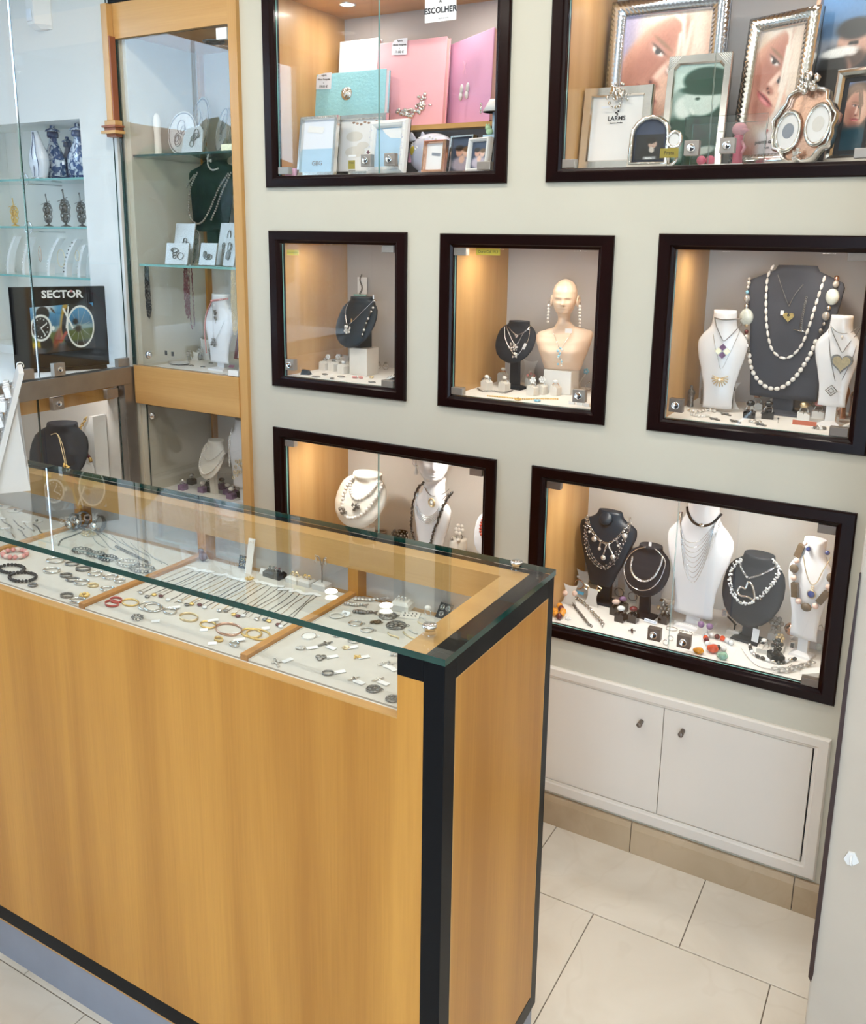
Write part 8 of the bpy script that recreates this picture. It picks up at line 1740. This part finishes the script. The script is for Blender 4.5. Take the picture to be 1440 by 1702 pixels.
pend(z6, 905, 882, 'disc', 'round pale medallion with relief on white ring', .024, 'white_plastic', tg=False); pend(z6, 1012, 940, 'cross', 'dark jewelled cross behind the clover pendant', .018, 'silver_dark'); pend(z6, 845, 972, 'charm', 'silver scrollwork charm near the medallion', .020, 'silver_matte'); pend(z6, 988, 1035, 'clover', 'dark clover shaped pendant with tag', .019, 'silver_dark'); pend(z6, 1240, 1035, 'charm', 'gold charm pendant with white tag', .012, 'gold')
pend(z6, 680, 1075, 'cross', 'ornate silver cross lying at the divider', .019, 'silver_matte', 1.9); pend(z6, 1040, 1142, 'ring', 'dark open ring pendant with tag', .018, 'silver_dark'); pend(z6, 1215, 1185, 'cross', 'small silver cross with long white tag', .014, 'silver'); pend(z6, 1360, 1255, 'filigree', 'round filigree pendant near the wood corner', .020, 'silver_dark', tg=False); pend(z6, 1385, 1190, 'cross', 'slim silver cross above the filigree pendant', .014, 'silver'); pend(z6, 1425, 1080, 'cross', 'silver cross near the end cheek', .014, 'silver'); pend(z6, 1165, 965, 'ring', 'small gold ring charm with tag', .011, 'gold_pale'); pend(z6, 1105, 875, 'disc', 'small dark round pendant below the glass edge', .015, 'silver_dark'); pend(z6, 1225, 910, 'filigree', 'silver filigree ring pendant below the glass edge', .020, 'silver_matte')
pend(z7, 360, 1178, 'filigree', 'round dark filigree pendant at the front corner', .018, 'silver_dark'); pend(z7, 325, 952, 'cross', 'silver bar cross beside black corner block', .018, 'silver_matte', .2); pend(z7, 360, 892, 'charm', 'silver wing charm near the glass edge', .015, 'silver_matte')
pend(z7, 75, 560, 'fish', 'dark silver jointed fish pendant', .022, 'silver_matte', .35, False); pend(z7, 175, 620, 'fish', 'dark jointed fish pendant beside the card', .022, 'silver_dark', .45, False); pend(z7, 120, 690, 'ring', 'oval silver ring pendant under the glass', .024, 'silver', tg=False); pend(z7, 245, 682, 'charm', 'brown enamel animal charm', .020, 'wood_bead', tg=False); pend(z7, 385, 702, 'filigree', 'large round dark filigree brooch', .032, 'silver_dark', tg=False); pend(z7, 330, 640, 'filigree', 'round silver filigree brooch under the lamp reflection', .030, 'silver_dark', tg=False); pend(z7, 195, 732, 'ring', 'silver wire ring pendant near the middle', .022, 'silver_matte', tg=False); pend(z7, 0, 640, 'ring', 'large pale shell ring pendant by the divider', .026, 'stand_cream', tg=False)
pend(z7, 205, 490, 'fish', 'pale silver spoon charm at the tray back', .030, 'silver_matte', .5, True)
note(in_tray(tp(z7, 58, 632))+Vector((0, 0, .004)), .019, .011, 'paper', 'white card with dark logo in pendant tray', [('m', 0, .010)], rx=-1.0)
P = in_tray(tp(z7, 475, 640)); t = thing('jewellery_card', 'cream card with rows of tiny studs', 'card', P, .35); ob('card', MB().box(-.020, .020, -.015, .015, 0, .003), 'stand_cream', t); m = MB()
for i in range(4):
    for j in range(2): ob('stud', MB().ball((-.012+.008*i, -.006+.012*j, .0042), .0018, 6, 5), 'silver_dark', t)
P = in_tray(tp(z7, 470, 560)); t = thing('ring_cushion', 'cream ring box cushion at the tray back', 'ring stand', P, .15); ob('cushion', MB().rings([[(sx*w_, sy*d_, z) for sx, sy in ((-1, -1), (1, -1), (1, 1), (-1, 1))] for z, w_, d_ in ((0, .021, .017), (.013, .021, .017), (.020, .016, .012))], smooth=False), 'stand_cream', t)
for dx in (-.008, 0, .008): ring_at(P+Vector((dx, 0, .016)), 'thin silver ring on the cream box cushion', 'crystal', R=.005, sr=.002, rz=1.2, group='rings on the cream box cushion')
P = in_tray(tp(z7, 690, 640)); t = thing('jewellery_card', 'black card with spiral silver earrings', 'card', P, -.1, None, (-.7, 0, -.1)); ob('card', MB().box(-.014, .018, 0, .0015, 0, .034), 'jet', t)
for dx, dz in ((-.005, .024), (.009, .024), (-.002, .010)):
    ob('spiral', MB().torus((dx, -.001, dz), .0052, .0009, 'y', 14, 4).torus((dx, -.001, dz), .0028, .0008, 'y', 12, 4), 'silver', t)
ring_at(in_tray(tp(z7, 652, 590)), 'large pearl ring beside the black card', 'pearl', R=.007, sr=.0065)
for i, (a, b) in enumerate((((430, 745), (510, 800)), ((460, 730), (525, 755)), ((525, 680), (620, 715)), ((535, 650), (610, 680)), ((330, 750), (400, 790)))): tchain(z7, a, b, 'narrow silver bracelet laid near the end cheek', 'silver_matte' if i % 2 else 'gold_pale', .0018, 'bracelets near the end cheek', tg=False, name='bracelet')
# ================================================================== stands on top of the counter glass
GZ = 1.1322
def easel(P, rz, h, w, label, seed, gold):
    t = thing('ring_display_stand', label, 'display stand', P, rz); ln = radians(17); ux, uz = sin(ln), cos(ln)
    # local: display face looks to -y, leans back to +y
    pl = [(-.006, 0), (.008, 0), (.008+ux*h, uz*h), (-.004+ux*h, uz*h)]
    ob('face_plate', MB().prism(pl, -w/2, w/2, 'yz'), 'stand_grey', t, bevel=.001)
    ob('back_leg', MB().prism([(.010, .0), (.092, 0), (.075, h*.75), (.012+ux*h*.78, h*.75)], -w*.36, -w*.34, 'yz').prism([(.010, .0), (.092, 0), (.075, h*.75), (.012+ux*h*.78, h*.75)], w*.34, w*.36, 'yz'), 'stand_grey', t)
    ob('back_leg_panel', MB().box(-w*.34, w*.34, .088, .092, 0, h*.2), 'stand_grey', t)
    M = Matrix.Translation(P) @ Matrix.Rotation(rz, 4, 'Z'); rnd = random.Random(seed)
    for r_ in range(7):
        for c_ in range(4):
            f = .12+.12*r_; p = M @ Vector(((c_-1.5)*w*.22, -.012+ux*h*f, uz*h*f)); lo = r_ < 3
            tt = thing('bagged_earring' if not lo else 'earring', ('clear bagged jewellery card pinned on %s' if not lo else 'gold toned earring pinned on %s') % gold, 'earring', p, rz, ('bags on %s' if not lo else 'earrings on %s') % gold)
            if lo:
                ob('loop', MB().torus((0, 0, 0), .007, .0018, 'y', 12, 5), rnd.choice(['gold_pale', 'silver', 'rose_gold']), tt); ob('bead', MB().ball((0, -.003, -.009), .0038, 7, 5), rnd.choice(['gold', 'silver_dark', 'crystal']), tt); ob('pin', MB().tube([(0, 0, .006), (0, .018, .008)], .0008, 4), 'silver', tt)
            else:
                ob('bag', MB().box(-.010, .010, -.014, .000, -.013, .013), 'crystal', tt, None, (rnd.uniform(-.3, .3), 0, rnd.uniform(-.3, .3)), bevel=.002); ob('pin', MB().tube([(0, 0, .01), (0, .02, .012)], .0008, 4), 'silver', tt)
    ob('hook', MB().torus((0, ux*h+.002, uz*h+.008), .008, .0018, 'x', 12, 5, a0=-.6, a1=3.2), 'silver', t)
    return t
easel(Vector((0.155, -0.975, GZ)), radians(-34.0), .315, .16, 'white ring easel standing on the counter glass', 3, 'the white ring easel')
P = Vector((-0.06, -0.985, GZ)); t = thing('grey_display_stand', 'grey jewellery panel beside white ring easel', 'display stand', P, radians(-34)); ob('panel', MB().prism([(-.006, 0), (.010, 0), (.10, .36), (.085, .36)], -.08, .10, 'yz'), 'stand_grey', t, bevel=.001); ob('foot', MB().box(.02, .098, .0, .10, 0, .012), 'stand_grey', t)
